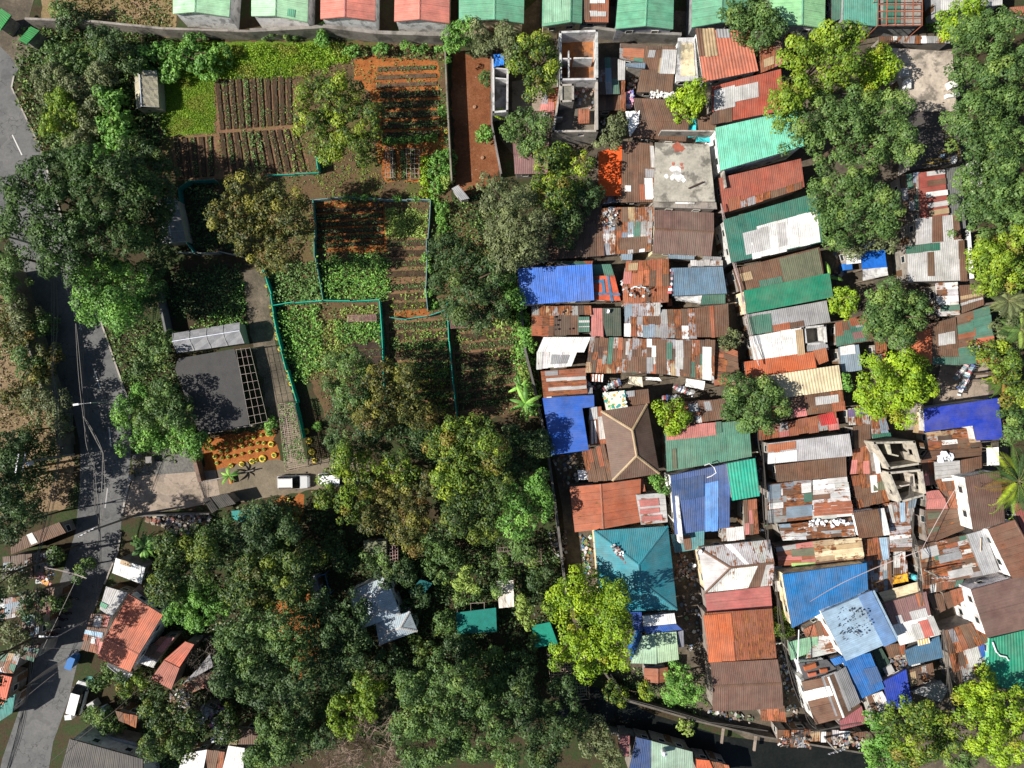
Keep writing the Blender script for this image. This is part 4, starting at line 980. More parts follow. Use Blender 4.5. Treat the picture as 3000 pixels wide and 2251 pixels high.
# bathrooms left of it
ruin('10', '1922 470 2040 470 2035 900 1925 910', 3.0, .25, 'row of open-topped white tiled washrooms beside the red earth yard', inner=['1925 550 2030 560', '1925 630 2030 640'], wc='lgrey', fc=(.34, .34, .35))
tarp('10', '1925 440 2010 440 2010 525 1925 545', 3.2, 'crumpled blue tarpaulin over the washrooms', 'blue')
h('20', '255 745 385 700 400 950 225 900', 2.8, 'small brick-red sheet roof leaning on the roofless storey', 'pinkred', nu=3, nv=2)
h('20', '5 1150 300 1146 290 1408 22 1412', 3.0, 'plain maroon gabled roof under the trees below the roofless house', 'mauve', 'gable', 'h', .45, .5, rust=.1)
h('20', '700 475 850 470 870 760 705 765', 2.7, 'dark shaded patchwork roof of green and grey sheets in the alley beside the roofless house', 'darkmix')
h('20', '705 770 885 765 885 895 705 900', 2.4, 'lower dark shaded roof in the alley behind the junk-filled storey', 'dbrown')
h('20', '855 478 920 500 915 650 860 650', 3.0, 'narrow pale grey sheet strip roof beside the alley', 'lgrey', win=0)
h('20', '885 650 920 650 915 900 885 905', 3.1, 'thin rusty strip roof beside hanging laundry in the alley', 'redrust', win=0)
h('20', '878 352 1085 366 1075 508 875 472', 3.3, 'small rusty patch roof below the light green gabled terrace roof', 'rustmix', patches=[(905, 395, 1070, 455, 'orange')], flip=True)
h('20', '1085 375 1330 380 1300 752 1010 748', 3.5, 'brown sheet roof with pale grey sheets at its upper right', 'brown', rust=.2, patches=[(1200, 410, 1335, 600, 'lgrey'), (1100, 415, 1152, 470, 'grey'), (1180, 475, 1200, 590, 'tan'), (1100, 380, 1200, 410, 'dbrown')])
h('20', '915 515 1082 512 1078 556 925 540', 3.9, 'narrow grey green sheet awning over the laundry gap', 'bgrey', win=0, patches=[(900, 470, 1030, 500, 'brown')])
h('20', '985 795 1372 815 1440 985 1025 985', 3.5, 'dark brown sheet roof left of the small round lime tree', 'dbrown', nu=6, nv=1, slope=.2)
h('20', '1022 985 1440 987 1412 1148 968 1112', 3.2, 'brown roof with rusty streaks directly below the dark brown one', 'brown', rust=.32, nu=6, nv=1, slope=.2)
tarp('20', '918 905 1035 898 1028 1005 955 1112', 3.5, 'crumpled white tarpaulin beside the dark brown roof', 'white')
tarp('20', '1435 965 1495 960 1490 1110 1425 1115', 3.0, 'torn turquoise tarpaulin at the corner of the rust-streaked brown roof', (.05, .45, .5))
tarp('20', '1490 1080 1625 1090 1625 1155 1490 1150', 3.0, 'turquoise plastic sheet at the foot of the mint roofed house', (.05, .42, .45), sag=.4)
scatter_rubbish('20', '1125 750 1310 745 1310 800 1125 795', 3.6, 'white rags and bags piled between two brown roofs', 60, [(.75, .75, .72), (.6, .58, .55)])
scatter_rubbish('20', '925 560 1010 560 1000 740 930 740', 1.2, 'clutter of clothes and boxes in the gap beside the brown roof', 50)
h('20', '1345 308 1480 305 1512 655 1330 662', 4.2, 'white terrace roof stained with rust, left of the terracotta roof', 'lgrey', rust=.35, wall='white', mat='concrete', patches=[(1365, 350, 1455, 620, 'cream')])
h('20', '1490 242 1925 250 1998 575 1552 666', 4.8, 'terracotta ribbed roof with brown and tan sheets at its left end', 'terracotta', slope=.3, mat='sheet_wide', wall='white', patches=[(1495, 245, 1545, 460, 'brown'), (1548, 245, 1650, 470, 'tan'), (1655, 245, 1760, 320, 'grey')])
h('20', '2000 395 2265 300 2240 500 2015 588', 4.0, 'faded pinkish brown roof right of the terracotta roof, in tree shade', 'brownred', nu=4, patches=[(2040, 470, 2130, 540, 'tan')])
h('20', '1620 702 2180 560 2210 895 1625 1010', 3.7, 'red painted rusty roof with big grey patch beside the round lime tree', (.36, .07, .04), rust=.22, slope=.2, nu=9, nv=3, patches=[(1635, 720, 1800, 880, 'lgrey'), (1800, 690, 1985, 800, 'lgrey'), (1620, 890, 1780, 990, 'dbrown')])
h('20', '1500 965 1640 900 1660 1060 1515 1090', 3.3, 'small dark brown roof tucked between the lime tree and the mint roof', 'dbrown', nu=3)
h('F', '1545 276 1722 236 1738 316 1556 369', 6.2, 'large mint turquoise corrugated roof on a white two-storey house', (.17, .60, .42), slope=.3, wall='white', cap=None, mat='sheet', rust=.06, nu=14, nv=2, win=2, name='townhouse')
h('F', '1553 385 1730 343 1738 404 1563 460', 4.2, 'red corrugated roof with rusted lower half, below the mint roof', (.33, .08, .05), rust=.25, slope=.25, nu=11, nv=3, patches=[(1600, 420, 1735, 450, 'rustmix'), (1575, 428, 1600, 455, 'redrust')])
tarp('20', '700 1232 893 1180 888 1588 702 1592', 3.5, 'flat bright orange tarpaulin roof with tree shadow', (.66, .10, .02), sag=.06)
h('20', '895 1142 1140 1168 1178 1640 882 1642', 3.9, 'brown sheet roof with white and rusty strips on its right edge', 'brown', nu=6, nv=2, patches=[(1112, 1195, 1150, 1370, 'lgrey'), (1150, 1210, 1178, 1380, 'orange'), (1062, 1390, 1175, 1460, 'greyrust'), (1110, 1460, 1178, 1635, 'rustmix'), (1050, 1462, 1104, 1632, 'white'), (1010, 1510, 1050, 1635, 'red'), (915, 1508, 955, 1556, 'white')])
h('F', '1415 308 1532 312 1545 436 1412 436', 5.0, 'flat concrete roof deck with white paint splashes and red stains', (.36, .33, .28), slope=0, nu=1, nv=1, mat='concrete', wall='conc', patches=[], win=2, over=0)
h('F', '1410 428 1546 430 1549 452 1412 448', 4.2, 'low dark concrete ledge roof under the concrete deck', 'dwall', slope=0, mat='concrete', patches=[(1458, 430, 1500, 440, 'white')])
fence('20', '1150 1165 1590 1170 1645 1600', 5.0, 'low parapet round the concrete roof deck', C['conc'], 'parapet', 'parapet', 30, 'concrete', .18)
h('20', '700 1592 885 1590 880 1640 705 1650', 2.8, 'narrow rusty lean-to under the orange tarpaulin', 'greyrust', nu=5, nv=1)
# --- row 1 middle
h('21', '350 150 725 130 750 552 195 592', 3.0, 'wide dark brown sheet roof in the shade of the trees', 'dbrown', rust=.15, nu=9, nv=3)
h('21', '725 165 1157 160 1155 272 726 276', 3.3, 'patchwork rusty roof with a football print cloth, above the wide brown gable', 'rustmix')
h('21', '732 276 1142 274 1122 516 750 548', 3.0, 'patchwork roof of white, green and rusty sheets left of the wide brown gable', 'greyrust', patches=[(990, 280, 1045, 450, 'green'), (880, 410, 1120, 516, 'brown')])
h('21', '1156 180 1636 205 1616 556 1138 530', 4.2, 'wide plain brown gabled roof left of the green and white roof', (.15, .085, .07), 'gable', 'h', .47, .6, cap='brown', wall='cream', win=2)
h('21', '1265 542 1480 552 1478 582 1270 575', 2.8, 'narrow grey green lean-to below the wide brown gable', 'bgrey', win=0)
h('21', '1550 555 1700 562 1695 600 1545 590', 3.0, 'narrow grey sheet roof at the alley corner beside the wide brown gable', 'grey', win=0)
h('21', '880 520 980 518 975 590 890 585', 2.2, 'tiny grey canopy over clutter in the lane', 'bgrey', win=0)
h('21', '350 600 655 596 650 622 500 628', 2.9, 'thin green strip roof behind the bright blue roof', 'greenmix', win=0, nu=4, nv=1)
h('21', '42 656 650 620 666 912 75 952', 4.8, 'bright blue corrugated roof beside the garden trees', (.045, .165, .60), slope=.35, nu=18, nv=2, wall='lgrey', win=2, name='townhouse')
h('21', '650 624 800 620 830 712 660 716', 3.6, 'dark green sheet roof joined to the bright blue roof', 'green')
h('21', '660 716 832 712 882 918 664 912', 3.9, 'orange slab roof with blue painted lines', (.50, .10, .05), slope=.1, mat='concrete', nu=1, nv=1, over=0, patches=[(662, 750, 720, 770, 'slate'), (770, 715, 785, 910, 'slate'), (665, 850, 875, 864, 'slate'), (720, 745, 740, 850, 'slate')])
h('21', '925 600 1265 580 1270 795 900 800', 4.0, 'bright rusty orange patchwork roof with white rags', 'redrust', nu=7, nv=2, patches=[(945, 610, 1020, 670, 'tan'), (890, 680, 960, 780, 'rose')])
h('21', '890 800 1268 796 1262 930 905 955', 3.5, 'lower orange rusty roof with graffiti wall beneath it', 'redrust', nu=8, nv=1)
h('21', '1290 652 1708 640 1742 858 1302 878', 4.0, 'slate blue sheet roof flecked with rust', (.10, .18, .26), rust=.12, slope=.2, nu=9, nv=2, patches=[])
h('21', '1448 594 1708 590 1708 632 1450 636', 3.5, 'narrow white and rusty roof strip behind the slate blue roof', 'whiterust', nu=5, nv=1, win=0)
h('21', '1545 872 1728 864 1730 940 1530 950', 2.9, 'dull green sheet roof below the slate blue roof', 'green', rust=.15)
tarp('21', '1310 885 1540 875 1530 940 1330 915', 2.7, 'dirty white sheet hanging under the slate blue roof', 'lgrey', sag=.5)
boxes('21', [(1278, 930, .7, 1.1, 1.8, .05, 'orange', 'orange cupboard standing in the gap under the slate blue roof')], .02, 'cupboard', 'cupboard')
h('21', '165 962 640 960 642 1030 168 1035', 3.4, 'rusty strip roof directly under the bright blue roof', 'rustmix', nu=9, nv=1)
h('21', '158 1036 335 1034 330 1206 162 1200', 3.1, 'orange and salmon sheet roof below the bright blue roof', 'redrust', flip=True, nu=2, nv=4)
h('21', '338 1028 545 1026 542 1192 342 1196', 3.2, 'dark brown sheet roof dotted with tyres, below the bright blue roof', 'dbrown')
h('21', '534 1048 628 1046 630 1170 536 1172', 3.4, 'small green roof with white bars between brown sheets', 'green', patches=[(540, 1080, 625, 1090, 'lgrey'), (540, 1122, 625, 1132, 'lgrey')])
h('21', '640 978 732 978 742 1212 642 1212', 3.3, 'narrow coral red sheet roof', 'rose', rust=.25, nu=2, nv=3)
h('21', '733 978 880 975 886 1204 740 1206', 3.3, 'dark green shingled roof with a white bowl on it', (.045, .07, .05), rust=.1)
h('21', '918 940 1196 938 1200 1036 916 1040', 3.6, 'short patchwork of rusty and grey strips under the graffiti wall', 'greyrust')
h('21', '914 1040 1204 1036 1206 1216 916 1204', 3.2, 'grey and rusty striped corrugated roof, left of a pair', 'greyrust')
h('21', '1200 988 1476 984 1490 1226 1212 1218', 3.5, 'silver and rusty striped corrugated roof, right of a pair', 'greyrust')
h('21', '1478 978 1752 940 1762 1212 1492 1212', 3.6, 'plain chocolate brown roof with one rusty strip', 'brown', nu=6, nv=1, patches=[(1608, 960, 1640, 1210, 'red')])
h('21', '255 1212 640 1212 585 1335 205 1330', 3.6, 'ragged white sheet roof with tree shadow on it', 'white', nu=6, nv=2, over=.25)
h('21', '200 1332 520 1334 480 1445 196 1470', 3.3, 'white and grey sheet roof below the ragged white one', 'whitegrey', patches=[(320, 1360, 475, 1440, 'grey')])
h('21', '632 1216 1130 1226 1130 1500 600 1500', 3.9, 'long dark brown patchwork roof, left half, red and rusty sheets', 'rustmix', nu=13, nv=3, seed=5, patches=[(915, 1250, 940, 1358, 'lgrey'), (945, 1375, 1065, 1500, 'brown'), (1070, 1382, 1130, 1500, 'grey')])
h('21', '1132 1226 1640 1236 1642 1560 1130 1500', 3.9, 'long dark brown patchwork roof, right half, with grey and white strips', 'rustmix', nu=13, nv=3, seed=9, patches=[(1135, 1285, 1165, 1370, 'white'), (1250, 1260, 1292, 1382, 'green'), (1322, 1240, 1385, 1450, 'lgrey'), (1540, 1285, 1612, 1545, 'white'), (1165, 1235, 1250, 1500, 'brown'), (1385, 1240, 1450, 1480, 'brown')])
h('21', '1645 1255 1830 1330 1842 1590 1640 1600', 3.3, 'reddish brown sheet roof right of the long patchwork roof', 'brownred', flip=True)
h('F', '1168 802 1265 795 1270 862 1175 868', 3.4, 'rusty roof with white horizontal bands above the L-shaped blue roof', 'red', rust=.5, flip=True, nu=6, nv=2, patches=[(1180, 815, 1265, 822, 'lgrey'), (1185, 835, 1268, 842, 'lgrey'), (1182, 855, 1268, 860, 'white'), (1178, 802, 1205, 812, 'grey')])
# --- right-hand strip
h('F', '1563 475 1765 416 1778 523 1580 568', 5.6, 'big dark green roof largely covered with white and silver sheets', (.02, .15, .11), slope=.25, nu=14, nv=3, wall='lgrey', name='townhouse', win=2, patches=[(1608, 490, 1700, 535, 'lgrey'), (1640, 470, 1770, 528, 'white', 6), (1625, 512, 1700, 545, 'white', 4)])
h('F', '1583 582 1770 534 1780 592 1597 630', 4.1, 'long brown roof with faded green right half, between two green roofs', 'brown', rust=.25, nu=12, nv=2, patches=[(1690, 548, 1775, 595, 'olive'), (1600, 590, 1625, 605, 'tan'), (1640, 600, 1690, 612, 'green')])
h('F', '1607 628 1792 590 1800 642 1614 678', 5.2, 'smooth emerald green roof with no patches', (.004, .19, .105), slope=.15, nu=1, nv=1, over=0, mat='sheet_fine', wall='cream', name='townhouse')
h('F', '1614 680 1785 650 1794 696 1620 724', 4.0, 'grey sheet roof with dull green left third, below the emerald roof', 'grey', slope=.1, nu=8, nv=2, patches=[(1616, 682, 1665, 722, 'green'), (1670, 700, 1705, 722, 'red'), (1705, 695, 1735, 705, 'brown')])
h('F', '1620 728 1730 708 1736 765 1628 778', 3.4, 'white flat sheet roof with dark bars laid on it', 'whitegrey', nu=5, nv=2, slope=.1, patches=[(1722, 712, 1738, 765, 'tan')])
ruin('F', '1738 708 1782 704 1785 742 1742 744', 3.2, .5, 'open-topped room full of blue household things beside the white sheet roof', wc='lgrey')
h('F', '1740 742 1786 736 1790 756 1744 760', 3.0, 'small grey canopy below the open-topped room', 'grey', win=0)
h('F', '1608 782 1758 760 1764 795 1612 818', 3.5, 'burnt orange roof with a tree shadow, above the cream roof', (.50, .11, .035), rust=.12, nu=8, nv=1)
h('F', '1757 758 1785 752 1790 780 1764 790', 3.3, 'small separate orange roof beside the burnt orange one', 'orange', rust=.15)
h('F', '1655 812 1812 789 1820 842 1668 864', 4.4, 'cream ribbed roof partly under a tree', 'cream', slope=.2, nu=2, nv=1, mat='sheet_wide', wall='cream')
h('F', '1650 866 1820 843 1826 886 1660 908', 3.8, 'brown roof with one grey sheet below the cream roof', 'brownred', nu=6, nv=2, patches=[(1762, 856, 1812, 872, 'lgrey')])
h('F', '1640 925 1806 890 1812 926 1640 952', 3.3, 'red rusty patchwork roof strip with a bright red sheet', 'pinkred', nu=8, nv=2, patches=[(1770, 895, 1802, 912, (.5, .04, .04))])
h('31', '548 1095 790 1035 870 1225 560 1285', 2.9, 'low green and maroon patchwork roof left of the grey-green tree', 'greenmix', patches=[(660, 1040, 800, 1110, 'red'), (665, 1165, 765, 1220, 'mauve')])
h('31', '575 1292 735 1272 762 1480 600 1502', 3.3, 'small white-topped grey roof above the cream roof corner', 'bgrey', patches=[(580, 1285, 700, 1350, 'white')])
h('31', '870 1260 962 1250 960 1420 880 1432', 3.0, 'small brown and grey roof beside the lime yellow tree', 'rustmix')
# far right cluster
h('30', '1225 1400 1430 1372 1475 1870 1240 1900', 4.0, 'red roof with broad white stripes beside the grey tiled strip', (.30, .06, .045), rust=.2, flip=True, nu=4, nv=2, patches=[(1285, 1385, 1428, 1420, 'lgrey'), (1280, 1550, 1450, 1592, 'white'), (1290, 1640, 1455, 1680, 'lgrey'), (1290, 1460, 1430, 1500, 'brown'), (1300, 1700, 1460, 1740, 'tan')])
h('30', '1428 1372 1560 1350 1605 1850 1470 1870', 3.6, 'plain dark grey sheet strip roof beside the red striped roof', (.14, .145, .15), nu=3, nv=3)
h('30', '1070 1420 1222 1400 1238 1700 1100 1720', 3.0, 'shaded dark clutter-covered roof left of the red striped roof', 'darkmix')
fence('30', '1570 1345 1600 1590', 3.8, 'white parapet wall beside the grey strip roof', (.7, .7, .66), 'parapet', 'parapet', 30, 'concrete', .25)
h('30', '1000 390 1495 420 1530 905 1180 905', 3.4, 'flat weathered concrete rooftop between the big trees', (.42, .36, .29), slope=0, nu=1, nv=1, over=0, mat='concrete', wall='conc', name='flat_roof_building', cat='building')
h('30', '1180 906 1530 906 1572 1312 1150 1385', 3.3, 'dark tarred rooftop with yellow outlines below the concrete rooftop', (.075, .065, .062), slope=0, nu=1, nv=1, over=0, mat='concrete', wall='conc', name='flat_roof_building', cat='building', patches=[])
for i, (x0, y0, x1, y1) in enumerate([(1420, 1070, 1500, 1075), (1440, 1130, 1510, 1125), (1475, 1075, 1485, 1170), (1380, 1235, 1555, 1215), (1250, 1335, 1560, 1285), (1535, 1180, 1548, 1280), (1280, 1300, 1420, 1280), (1330, 1290, 1340, 1330), (1400, 1240, 1405, 1300)]):
    A, B = Wp('30', x0, y0, 3.36), Wp('30', x1, y1, 3.36); mb = MB(); mb.wallseg(A, B, 3.33, 3.375, .1, (.42, .28, .04)); tag(mb.build('rooftop_line', M['plain'], None, tuple(A)), f'yellow painted outline stroke on the dark tarred rooftop, {ORD[i]} from the top', 'painted line', 'yellow outline strokes on the tarred rooftop')
h('30', '900 300 1480 290 1478 350 900 350', 2.8, 'long low strip of mixed scrap roofs under the rooftop frame', 'greyrust', nu=12, nv=1, win=0)
h('31', '1200 252 1532 216 1560 425 1200 465', 4.2, 'white rust-flecked roof, upper slope, brown sheet at its right edge', 'lgrey', rust=.2, slope=.15, nu=6, nv=1, patches=[(1325, 240, 1400, 440, 'brown'), (1490, 220, 1560, 420, 'brown')])
h('31', '1125 480 1580 420 1606 752 1140 762', 4.0, 'white rust-flecked roof, lower slope, with a green strip along the top', 'lgrey', rust=.25, slope=.15, nu=8, nv=2, patches=[(1112, 465, 1385, 520, 'dgreen'), (1290, 520, 1345, 700, 'brown'), (1545, 430, 1600, 745, 'brown')])
h('31', '1605 345 1640 345 1670 735 1635 740', 3.4, 'narrow white wall-top strip beside the palm trees', 'white', win=0, nu=1, nv=1, mat='concrete')
h('31', '630 450 895 425 790 500 640 500', 2.7, 'ragged white sheet roof partly hidden by the sparse tree', 'white')
h('31', '630 515 752 545 755 610 640 622', 2.6, 'small white sheet roof left of the blue tarp', 'white')
tarp('31', '755 520 945 505 965 645 760 660', 2.9, 'bright blue tarpaulin beside the paved court', (.01, .12, .5), sag=.1)
tarp('31', '765 665 965 640 975 710 770 755', 2.7, 'dirty white canvas just below the bright blue tarpaulin', 'lgrey', sag=.3)
boxes('31', [(650, 640, 1.2, .9, 1.4, .1, 'blue', 'blue drum cover beside the white sheet roofs')], .02, 'drum_cover', 'container')
h('31', '1362 778 1530 768 1550 1030 1378 1040', 3.3, 'narrow roof of white, rusty and green bands', 'whiterust', flip=True, patches=[(1380, 905, 1470, 950, 'white'), (1400, 955, 1545, 1000, 'green')])
h('31', '1552 792 1738 782 1752 950 1572 1020', 3.2, 'brown sheet roof with exposed timber frame beside the palms', 'brown', patches=[(1560, 880, 1740, 905, 'tan'), (1560, 930, 1740, 950, 'lgrey')])
h('31', '1112 1160 1520 1050 1560 1430 1130 1420', 3.8, 'large roof of orange sheet and faded brown, left slope of the green-ridged house', 'brown', rust=.25, nu=8, nv=3, patches=[(1112, 1165, 1320, 1405, (.55, .13, .04)), (1335, 1300, 1540, 1430, 'green'), (1370, 1150, 1500, 1220, 'lgrey')])
h('31', '1522 1040 1795 955 1845 1398 1562 1428', 3.9, 'large patchwork roof of green, orange and grey bands, right slope of the green-ridged house', 'greenmix', flip=True, nu=6, nv=2, patches=[(1545, 1100, 1660, 1170, 'green'), (1545, 1290, 1670, 1420, 'green'), (1680, 1190, 1820, 1245, (.5, .12, .06)), (1690, 1290, 1830, 1325, 'orange'), (1700, 1350, 1835, 1395, (.5, .12, .06))])
# --- row 2 middle
polyroof('22', '247 185 664 160 668 254 570 266 622 606 320 646', 4.8, 'vivid blue L-shaped roof beside the garden wall', (.012, .10, .46), name='blue_roofed_house', cat='house', wall='lgrey', flip=True)
h('22', '510 112 652 100 655 158 500 165', 3.0, 'small pale grey lean-to above the L-shaped blue roof', 'grey')
h('22', '735 148 1105 110 1116 228 760 285', 3.6, 'brown lean-to roof with a colourful banner spread on it', 'brown', nu=7, nv=1, patches=[(920, 130, 990, 175, 'grey')])
h('22', '722 290 1096 232 1196 798 812 856', 4.2, 'large brown hipped roof with pale ridge caps', (.13, .07, .05), 'hip', 'v', .55, 1.6, hip=.32, cap='tan', wall='cream', win=2, name='hip_roofed_house')
h('22', '625 265 722 252 762 555 632 572', 3.4, 'rusty red roof with white slats left of the hipped roof', 'red', rust=.4, nu=4, nv=1, patches=[(628, 262, 690, 355, 'lgrey'), (690, 335, 745, 520, 'lgrey'), (640, 370, 652, 560, 'white'), (662, 370, 672, 550, 'white')])
h('22', '574 622 752 558 812 850 620 862', 3.7, 'brownish red roof joined to the left side of the hipped roof', 'brownred', nu=5, nv=2)
tarp('22', '530 768 604 768 615 845 540 848', 3.0, 'small white square canopy beside the brownish red roof', 'white', sag=.05)
h('22', '466 905 1045 838 1036 1192 510 1272', 3.7, 'large orange rusty gabled roof above the teal hipped roof', (.38, .10, .045), 'gable', 'v', .43, .6, rust=.28, cap='red', win=2)
h('22', '1000 845 1060 835 1076 940 1010 950', 3.2, 'small rusty roof corner beside the dark passage', 'redrust')
h('22', '1004 968 1240 950 1262 1190 1046 1212', 3.9, 'pinkish grey roof with rusty rows right of the large orange roof', 'lgrey', rust=.4, flip=True, nu=5, nv=2, patches=[(1030, 1005, 1195, 1060, 'rose'), (1040, 1080, 1200, 1120, 'rose'), (1050, 1140, 1230, 1180, 'rose')])
h('22', '1225 230 1720 190 1760 350 1240 420', 3.3, 'mixed grey and maroon scrap roof between the two round trees', 'brownred', patches=[(1430, 230, 1510, 300, 'grey'), (1560, 215, 1610, 300, 'grey'), (1480, 340, 1520, 440, 'lgrey')])
h('22', '1240 430 1920 360 1945 662 1255 780', 3.9, 'wide weathered green roof with a faded red upper part', (.085, .22, .155), rust=.1, nu=14, nv=3, patches=[(1250, 390, 1650, 510, 'rose'), (1650, 350, 1700, 470, 'green'), (1300, 600, 1330, 760, 'olive')])
h('22', '1285 812 1770 712 1764 1232 1322 1292', 5.0, 'navy blue roof with light blue strip and a white parapet', (.05, .10, .26), slope=.3, nu=10, nv=2, wall='white', name='townhouse', patches=[(1580, 860, 1690, 1245, (.12, .30, .66), 2), (1290, 830, 1560, 1000, (.025, .07, .19), 5)])
fence('22', '1256 800 1302 1292', 5.2, 'white parapet wall along the navy blue roof', (.75, .73, .68), 'parapet', 'parapet', 30, 'concrete', .5)
h('22', '1742 716 1972 672 2010 978 1786 1016', 6.0, 'bright jade green ribbed roof above the navy blue roof', (.012, .36, .24), slope=.2, nu=2, nv=1, mat='sheet_wide', wall='lgrey', name='townhouse')
h('22', '1880 1012 1976 1000 1996 1280 1892 1292', 3.6, 'narrow rusty brown roof below the jade green roof', 'brownred', nu=3, nv=3)
h('22', '1700 1240 1890 1225 1890 1330 1700 1345', 3.0, 'small white and green scrap roof below the navy blue roof', 'greyrust', patches=[(1740, 1235, 1880, 1330, 'white')])
h('22', '1285 1290 1560 1258 1556 1400 1320 1440', 3.2, 'shabby teal and rust scrap roof between the teal and tan hipped roofs', (.09, .26, .28), rust=.3, nu=6, nv=2, patches=[(1400, 1300, 1460, 1420, 'brownred')])
h('F', '1283 1147 1443 1137 1463 1318 1298 1322', 4.8, 'large teal hipped roof with a heap of white debris', 'teal', 'hip', 'v', .52, 1.9, hip=.40, cap='teal', wall='cream', win=2, name='hip_roofed_house')
h('F', '1508 1183 1663 1166 1669 1265 1523 1281', 4.4, 'hipped roof of pinkish white and brown rusty panels', 'whiterust', 'hip', 'h', .46, 1.2, hip=.38, hip2=.0, cap='brown', wall='cream', name='hip_roofed_house', win=2)
h('F', '1523 1283 1664 1266 1668 1313 1528 1323', 4.0, 'plain rose pink ribbed roof', (.45, .13, .12), slope=.15, flip=True, nu=2, nv=1, mat='sheet_wide')
h('F', '1522 1325 1668 1315 1678 1422 1534 1431', 4.5, 'orange and deep rust roof below the pink roof', (.26, .07, .03), rust=.5, slope=.2, nu=9, nv=2, patches=[(1524, 1326, 1584, 1430, (.50, .12, .04), 4)])
h('F', '1535 1432 1680 1425 1692 1531 1540 1537', 4.0, 'wide dull brown gabled roof near the canal', (.15, .075, .055), 'gable', 'h', .45, .6, rust=.08, cap='brown')
h('F', '1642 1522 1694 1518 1698 1560 1645 1556', 3.2, 'rusty low roof at the canal edge below the dull brown roof', 'redrust')
# bottom middle
h('23', '960 812 1176 818 1170 565 1060 590', 4.5, 'pale green roof, left slope, shaded by the lime tree', (.36, .52, .36), slope=.1, nu=3, nv=1, wall='blue')
h('23', '1172 566 1332 556 1352 782 1180 812', 4.6, 'pale green roof, right slope, with black grid lines', (.36, .5, .32), slope=.1, nu=3, nv=3, wall='lgrey')
h('23', '1062 512 1332 495 1382 540 1090 572', 5.0, 'royal blue band roof behind the pale green roof', (.02, .09, .36), slope=.05)
h('23', '1058 432 1316 406 1332 490 1066 514', 5.4, 'small white roof between the teal hipped roof and the blue band roof', 'white', slope=.05, nu=4, nv=2)
h('23', '955 396 1050 396 1060 548 985 545', 4.8, 'dark blue roof corner in the lime tree shade', (.01, .06, .3))
h('23', '1338 560 1390 545 1396 678 1352 684', 4.2, 'narrow mauve wall roof beside the pale green roof', (.22, .22, .26))
h('23', '1070 850 1264 842 1260 962 1075 966', 3.0, 'rusty brown gabled shed roof above the bright green tree', 'red', 'gable', 'v', .55, .4, rust=.4, cat='shed', name='shed')
h('23', '872 1396 955 1400 950 1568 875 1566', 3.2, 'narrow pinkish maroon roof at the bottom', (.28, .10, .10))
h('23', '1008 1412 1130 1440 1124 1720 940 1720', 3.5, 'navy blue roof at the bottom edge under tree shade', (.03, .07, .19))
h('23', '1130 1442 1462 1530 1475 1720 1126 1720', 3.6, 'pale sage green roof with a water tank at the bottom edge', (.30, .43, .33))
h('23', '1492 1590 1600 1600 1680 1780 1500 1780', 3.4, 'bright orange roof at the bottom edge by the canal', (.6, .12, .04))
h('23', '1600 1602 1760 1640 1790 1780 1650 1780', 3.2, 'rusty grey roof at the bottom edge right of the bright orange one', 'redrust')
# --- row 2 right
h('32', '0 552 660 472 686 652 0 720', 4.9, 'grey flat sheet roof with orange and white left end', (.42, .41, .42), slope=.15, nu=7, nv=2, over=0, patches=[(-10, 545, 215, 605, 'orange'), (0, 620, 225, 700, 'white'), (50, 560, 90, 700, 'redrust')])
h('32', '60 728 632 656 640 822 76 866', 4.3, 'long dark brown roof below the grey flat roof', 'brown', rust=.18, nu=10, nv=2)
h('32', '0 882 350 850 364 1165 0 1200', 3.8, 'patchwork of grey, rusty and white sheets with a white box on it', 'greyrust', flip=True, nu=6, nv=3, patches=[(-5, 880, 95, 1000, 'bgrey'), (145, 1060, 350, 1150, 'bgrey'), (270, 875, 350, 950, 'white'), (290, 955, 360, 1030, 'green'), (5, 1030, 115, 1075, 'white')])
h('32', '368 852 642 826 686 1140 364 1168', 3.9, 'white and rust banded corrugated roof right of the patchwork roof', 'whiterust', flip=True, rust=.45, nu=8, nv=2, patches=[(380, 1030, 660, 1130, 'red', 4)])
h('32', '90 1215 692 1152 702 1300 120 1338', 3.6, 'grey and rusty strip roof with white rags on it', 'greyrust', flip=True, nu=5, nv=6)
h('32', '70 1392 365 1345 392 1530 90 1545', 3.4, 'maroon and lime green roof in tree shade above the large blue roof', 'pinkred', flip=True, nu=4, nv=2, patches=[(190, 1400, 370, 1450, 'olive'), (190, 1500, 385, 1530, (.35, .55, .18))])
h('32', '366 1348 750 1312 782 1512 395 1556', 4.0, 'tan and yellowish plank-like sheet roof above the large blue roof', 'tanmix', flip=True, nu=5, nv=2)
h('32', '650 272 792 250 822 396 652 398', 3.3, 'small roof of violet, grey and brown sheets left of the lime yellow tree', 'greyrust', patches=[(640, 270, 760, 330, (.12, .08, .2))])
h('32', '832 335 945 335 992 500 850 515', 3.4, 'small patchy red and grey roof under the lime yellow tree', 'greyrust', patches=[(845, 480, 990, 512, 'dgreen')])
h('32', '692 412 828 392 836 560 702 600', 3.2, 'dark brown roof in shadow below the violet patched roof', 'brown')
h('32', '692 596 850 566 882 790 662 802', 3.2, 'faded rusty roof with white strip left of the unfinished concrete house', 'brownred', patches=[(810, 650, 870, 750, 'lgrey')])
ruin('32', '865 548 1185 540 1232 715 985 752', 5.9, 2.6, 'unfinished roofless concrete house, upper one of two, charred inside', inner=['985 560 1000 640 1060 655'], wc=(.42, .38, .31), fc=(.05, .045, .04), openings=[(1, .5, .8, 3.7, 5.0)])
